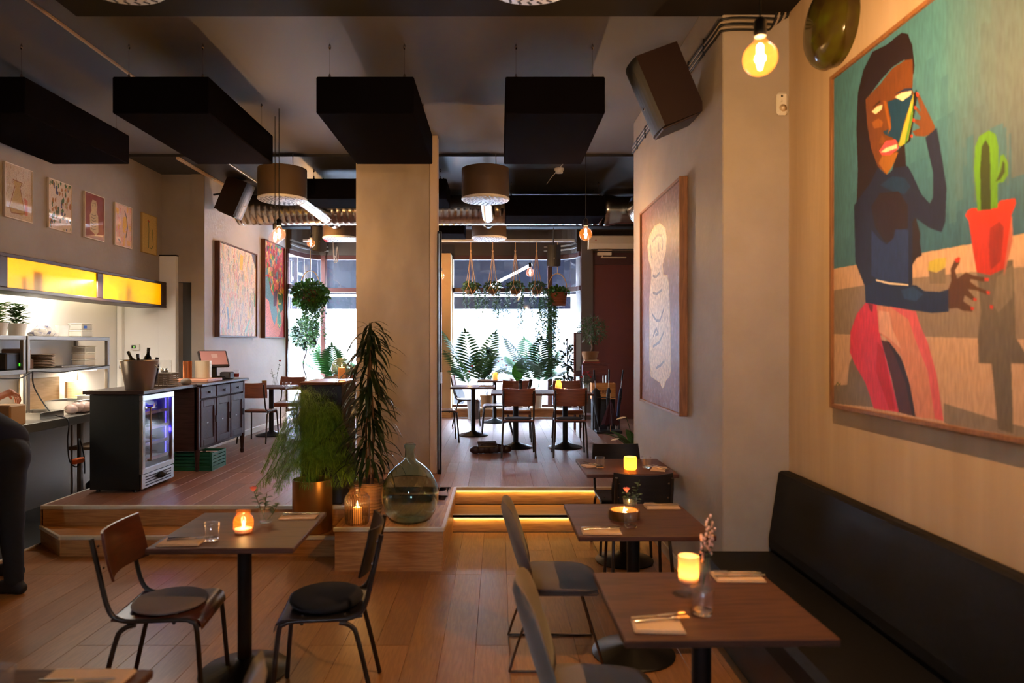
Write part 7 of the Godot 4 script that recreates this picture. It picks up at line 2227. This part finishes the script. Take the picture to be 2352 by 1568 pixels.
# framed picture; faces +z, its origin in the middle of its back
func picture(called: String, label: String, w: float, h: float, tex: Texture2D, frame: Material, fw: float, depth: float, at: Vector3, turn: float, glazed := false, group := "") -> void:
	var t := thing(called, label, "painting" if not glazed else "poster", at, turn, group)
	var m := mat(label, Color.WHITE, 0.55)
	m.albedo_texture = tex
	m.texture_repeat = false
	var hw := w / 2
	var hh := h / 2
	var s := sh()
	s.box(Vector3(0, 0, depth * 0.35), Vector3(w - 0.004, h - 0.004, depth * 0.7 - 0.004))
	part("backing", s, mat("backing_card", Color8(150, 132, 110), 0.8), t)
	var q := sh()
	var z := depth * 0.7
	q.face([Vector3(-hw, hh, z), Vector3(hw, hh, z), Vector3(hw, -hh, z), Vector3(-hw, -hh, z)], Vector3(0, 0, 1), [Vector2(0, 0), Vector2(1, 0), Vector2(1, 1), Vector2(0, 1)])
	part("canvas" if not glazed else "print", q, m, t)
	for sg in [-1.0, 1.0]:
		part("frame_side", bx(Vector3(sg * (hw + fw / 2), 0, depth / 2), Vector3(fw, h + fw * 2, depth), 0.002), frame, t)
		part("frame_side", bx(Vector3(0, sg * (hh + fw / 2), depth / 2), Vector3(w, fw, depth), 0.002), frame, t)
	if glazed:
		part("pane", bx(Vector3(0, 0, depth * 0.85), Vector3(w, h, 0.003)), glass("poster_glass", Color(1, 1, 1), 0.02), t)


func art() -> void:
	var r := RandomNumberGenerator.new()
	# ---- woman with phone and cactus
	var a := canvas(850, 850, Color8(62, 118, 146))
	for k in 900:
		r.seed = 1000 + k
		var x := r.randf() * 850
		var y := r.randf() * 560 - 110
		var deep := clampf(y / 450.0, 0.0, 1.0) * (0.3 if x < 300 else 0.9)
		var c := Color8(66, 120, 140).lerp(Color8(34, 74, 104), deep * 0.8)
		if x > 430 and y < 300:
			c = c.lerp(Color8(84, 92, 100), 0.75 * minf((x - 430) / 150.0, 1.0))
		c = c.lerp(Color8(80, 134, 146), r.randf() * 0.14)
		stroke(a, [Vector2(x, y), Vector2(x + r.randf_range(-6, 6), y + r.randf_range(90, 200))], r.randf_range(14, 34), c)
	for p in WOMAN:
		poly(a, flat_pts(p[1]), Color.html(p[0]))
	stroke(a, [Vector2(12, 800), Vector2(20, 792), Vector2(26, 800), Vector2(34, 794)], 3, Color8(96, 110, 60))
	picture("large_painting", "large painting of a dark haired woman on the phone beside a red potted cactus", 1.68, 1.68, brushed(a, 4, 0.12, 0.12, 0.02), mat("frame_oak", Color.BLACK), 0.02, 0.05, V(1.773, 2.25, 2.697), -90)
	# ---- stone figure
	var b := canvas(560, 700, Color8(132, 84, 76))
	for k in 500:
		r.seed = 2000 + k
		var p := Vector2(r.randf() * 560, r.randf() * 700)
		stroke(b, [p, p + Vector2(r.randf_range(-14, 14), r.randf_range(8, 34))], r.randf_range(6, 18), Color8(118, 66, 58).lerp(Color8(150, 112, 108), r.randf()))
	for p in STONE_FIGURE:
		poly(b, flat_pts(p[1]), Color.html(p[0]))
	for p in STONE_MARKS:
		stroke(b, Array(flat_pts(p)), 9, Color8(138, 140, 146))
	picture("stone_figure_painting", "tall painting of a pale carved figure on a mauve ground on the right pier", 1.36, 1.70, brushed(b, 6, 0.2, 0.05, 0.05), mat("frame_oak", Color.BLACK), 0.02, 0.06, V(1.369, 2.065, 5.64), -90)
	# ---- pale abstract
	var cimg := canvas(580, 520, Color8(236, 212, 186))
	var pal := [Color8(240, 200, 150), Color8(232, 180, 170), Color8(90, 110, 130), Color8(230, 190, 80), Color8(214, 90, 70), Color8(150, 190, 170), Color8(244, 226, 206), Color8(240, 218, 190), Color8(110, 90, 90), Color8(160, 180, 200), Color8(232, 150, 140), Color8(120, 160, 110), Color8(244, 230, 210)]
	r.seed = 9
	for k in 760:
		var p := Vector2(r.randf() * 600 - 20, r.randf() * 540 - 20)
		var l := r.randf_range(30, 90) if k < 330 else r.randf_range(10, 50)
		var ang := r.randf_range(-0.45, 0.45)
		var bend := r.randf_range(-9, 9)
		var pts := [p, p + Vector2(sin(ang) * l * 0.5 + bend, cos(ang) * l * 0.5), p + Vector2(sin(ang) * l, cos(ang) * l)]
		var pick: Color = pal[r.randi() % pal.size()]
		stroke(cimg, pts, r.randf_range(12, 30) if k < 330 else r.randf_range(2, 6), pick.lerp(Color8(238, 214, 188), 0.72 if k < 330 else 0.3 * r.randf() + 0.1))
	stroke(cimg, [Vector2(340, 40), Vector2(330, 110)], 44, Color8(240, 196, 90))
	poly(cimg, PackedVector2Array([Vector2(500, 0), Vector2(580, 0), Vector2(580, 90)]), Color8(112, 112, 124))
	stroke(cimg, [Vector2(120, 360), Vector2(140, 430), Vector2(135, 480)], 20, Color8(130, 156, 176))
	stroke(cimg, [Vector2(470, 420), Vector2(400, 495)], 22, Color8(170, 214, 194))
	stroke(cimg, [Vector2(560, 250), Vector2(556, 330)], 16, Color8(110, 160, 96))
	picture("pale_abstract_painting", "pale abstract painting with small colourful strokes on the left wall", 1.41, 1.26, brushed(cimg, 8, 0.12, 0.06, 0.06), mat("frame_walnut", Color.BLACK), 0.02, 0.07, V(-3.829, 2.47, 9.93), 90)
	# ---- vivid abstract
	var d := canvas(400, 640, Color8(232, 130, 112))
	r.seed = 12
	var vp := [Color8(214, 52, 52), Color8(236, 176, 50), Color8(110, 150, 150), Color8(160, 70, 50), Color8(90, 150, 70), Color8(232, 110, 80), Color8(120, 70, 100), Color8(244, 200, 120), Color8(226, 70, 90)]
	for k in 210:
		var p := Vector2(r.randf() * 400, r.randf() * 330)
		var pts := PackedVector2Array()
		for j in 6:
			var an := TAU * j / 6.0
			pts.append(p + Vector2(cos(an) * r.randf_range(8, 34), sin(an) * r.randf_range(8, 40)))
		poly(d, pts, vp[r.randi() % vp.size()])
	poly(d, PackedVector2Array([Vector2(0, 250), Vector2(60, 230), Vector2(140, 340), Vector2(220, 380), Vector2(260, 480), Vector2(200, 560), Vector2(140, 500), Vector2(90, 400), Vector2(0, 370)]), Color8(112, 160, 176))
	poly(d, PackedVector2Array([Vector2(180, 330), Vector2(260, 310), Vector2(240, 420), Vector2(180, 430)]), Color8(96, 62, 96))
	poly(d, PackedVector2Array([Vector2(260, 320), Vector2(380, 330), Vector2(380, 440), Vector2(330, 470), Vector2(270, 420)]), Color8(46, 104, 66))
	for q in [[Vector2(280, 330), Vector2(340, 335), Vector2(340, 400), Vector2(285, 405), Vector2(285, 380)]]:
		stroke(d, q, 12, Color8(232, 200, 70))
	poly(d, PackedVector2Array([Vector2(290, 430), Vector2(345, 500), Vector2(350, 550), Vector2(300, 580), Vector2(250, 540), Vector2(255, 490)]), Color8(90, 168, 150))
	stroke(d, [Vector2(290, 440), Vector2(335, 500), Vector2(338, 545), Vector2(300, 566), Vector2(262, 535), Vector2(265, 490), Vector2(290, 440)], 8, Color8(228, 214, 120))
	poly(d, PackedVector2Array([Vector2(340, 590), Vector2(400, 480), Vector2(400, 640), Vector2(280, 640)]), Color8(200, 50, 56))
	stroke(d, [Vector2(380, 0), Vector2(384, 260)], 30, Color8(216, 40, 60))
	picture("vivid_abstract_painting", "vivid red and teal abstract painting beside the left window", 1.0, 1.56, brushed(d, 9, 0.15, 0.06, 0.06), mat("frame_walnut", Color.BLACK), 0.02, 0.07, V(-3.829, 2.62, 11.52), 90)
	# ---- posters on the left wall
	var lab := ["framed print of an ochre jug on the left wall", "framed print of green and blue leaves on the left wall", "framed print of a pale figure on red ground on the left wall", "framed pink and yellow print with a dark blue stroke on the left wall", "unglazed yellow print with two green stems on the left wall"]
	for k in 5:
		var im := canvas(180, 250, [Color8(206, 186, 160), Color8(222, 202, 184), Color8(140, 44, 36), Color8(236, 196, 178), Color8(206, 176, 110)][k])
		r.seed = 500 + k
		if k == 0:
			for j in 40:
				var p := Vector2(r.randf() * 180, r.randf() * 150)
				stroke(im, [p, p + Vector2(4, 8), p + Vector2(0, 16)], 2, Color8(170, 128, 92))
			poly(im, PackedVector2Array([Vector2(55, 70), Vector2(110, 70), Vector2(95, 95), Vector2(130, 215), Vector2(110, 230), Vector2(35, 222), Vector2(30, 205), Vector2(65, 110)]), Color8(190, 158, 92))
			stroke(im, [Vector2(50, 68), Vector2(112, 72), Vector2(97, 98), Vector2(132, 218), Vector2(40, 228), Vector2(28, 200), Vector2(62, 100)], 4, Color8(140, 84, 30))
			poly(im, PackedVector2Array([Vector2(125, 140), Vector2(150, 150), Vector2(150, 225), Vector2(135, 225)]), Color8(200, 120, 100))
		elif k == 1:
			for j in 70:
				var p := Vector2(r.randf() * 180, r.randf() * 250)
				var pts := PackedVector2Array()
				for w in 6:
					pts.append(p + Vector2(cos(TAU * w / 6.0) * r.randf_range(3, 12), sin(TAU * w / 6.0) * r.randf_range(5, 20)))
				poly(im, pts, [Color8(54, 104, 58), Color8(58, 62, 108), Color8(176, 166, 120), Color8(170, 110, 50), Color8(60, 90, 60)][r.randi() % 5])
		elif k == 2:
			poly(im, PackedVector2Array([Vector2(70, 30), Vector2(105, 30), Vector2(118, 60), Vector2(108, 95), Vector2(125, 115), Vector2(128, 205), Vector2(110, 225), Vector2(100, 232), Vector2(90, 222), Vector2(48, 205), Vector2(44, 120), Vector2(62, 95), Vector2(56, 60)]), Color8(214, 190, 148))
			for j in 6:
				stroke(im, [Vector2(58, 112 + 16 * j), Vector2(78, 120 + 16 * j), Vector2(104, 112 + 16 * j)], 4, Color8(124, 106, 84))
			stroke(im, [Vector2(72, 66), Vector2(76, 48), Vector2(98, 46), Vector2(104, 66)], 3, Color8(124, 106, 84))
		elif k == 3:
			for j in 40:
				var p := Vector2(r.randf() * 180, r.randf() * 250)
				stroke(im, [p, p + Vector2(r.randf_range(-8, 8), 26)], 14, [Color8(236, 170, 150), Color8(244, 208, 190), Color8(240, 186, 90)][r.randi() % 3])
			poly(im, PackedVector2Array([Vector2(90, 70), Vector2(125, 60), Vector2(120, 130), Vector2(95, 170), Vector2(80, 130)]), Color8(240, 184, 40))
			stroke(im, [Vector2(105, 30), Vector2(126, 70), Vector2(134, 130), Vector2(118, 190)], 8, Color8(50, 54, 92))
			stroke(im, [Vector2(36, 212), Vector2(56, 230)], 8, Color8(46, 60, 100))
		else:
			stroke(im, [Vector2(80, 40), Vector2(84, 90), Vector2(82, 215)], 6, Color8(40, 88, 56))
			stroke(im, [Vector2(72, 36), Vector2(96, 46)], 8, Color8(176, 52, 34))
			stroke(im, [Vector2(130, 90), Vector2(132, 140), Vector2(140, 190), Vector2(120, 218), Vector2(98, 212)], 6, Color8(92, 112, 48))
		var fr := mat("poster_frame_white", Color8(226, 214, 200), 0.5) if k < 4 else mat("poster_edge", Color8(176, 146, 90), 0.7)
		picture("wall_print", lab[k], 0.345, 0.475, brushed(im, 30 + k, 0.1, 0.1, 0.1), fr, 0.008, 0.024, V(-4.3895, 3.095, [6.225, 6.81, 7.39, 7.96, 8.55][k]), 90, k < 4, "prints on the left wall")


func _ready() -> void:
	set_camera()
	set_light()
	make_materials()
	build_shell()
	build_street()
	bench()
	front_tables()
	bar()
	light_box()
	kitchen()
	ceiling_things()
	far_room()
	art()
	plants()
	person()
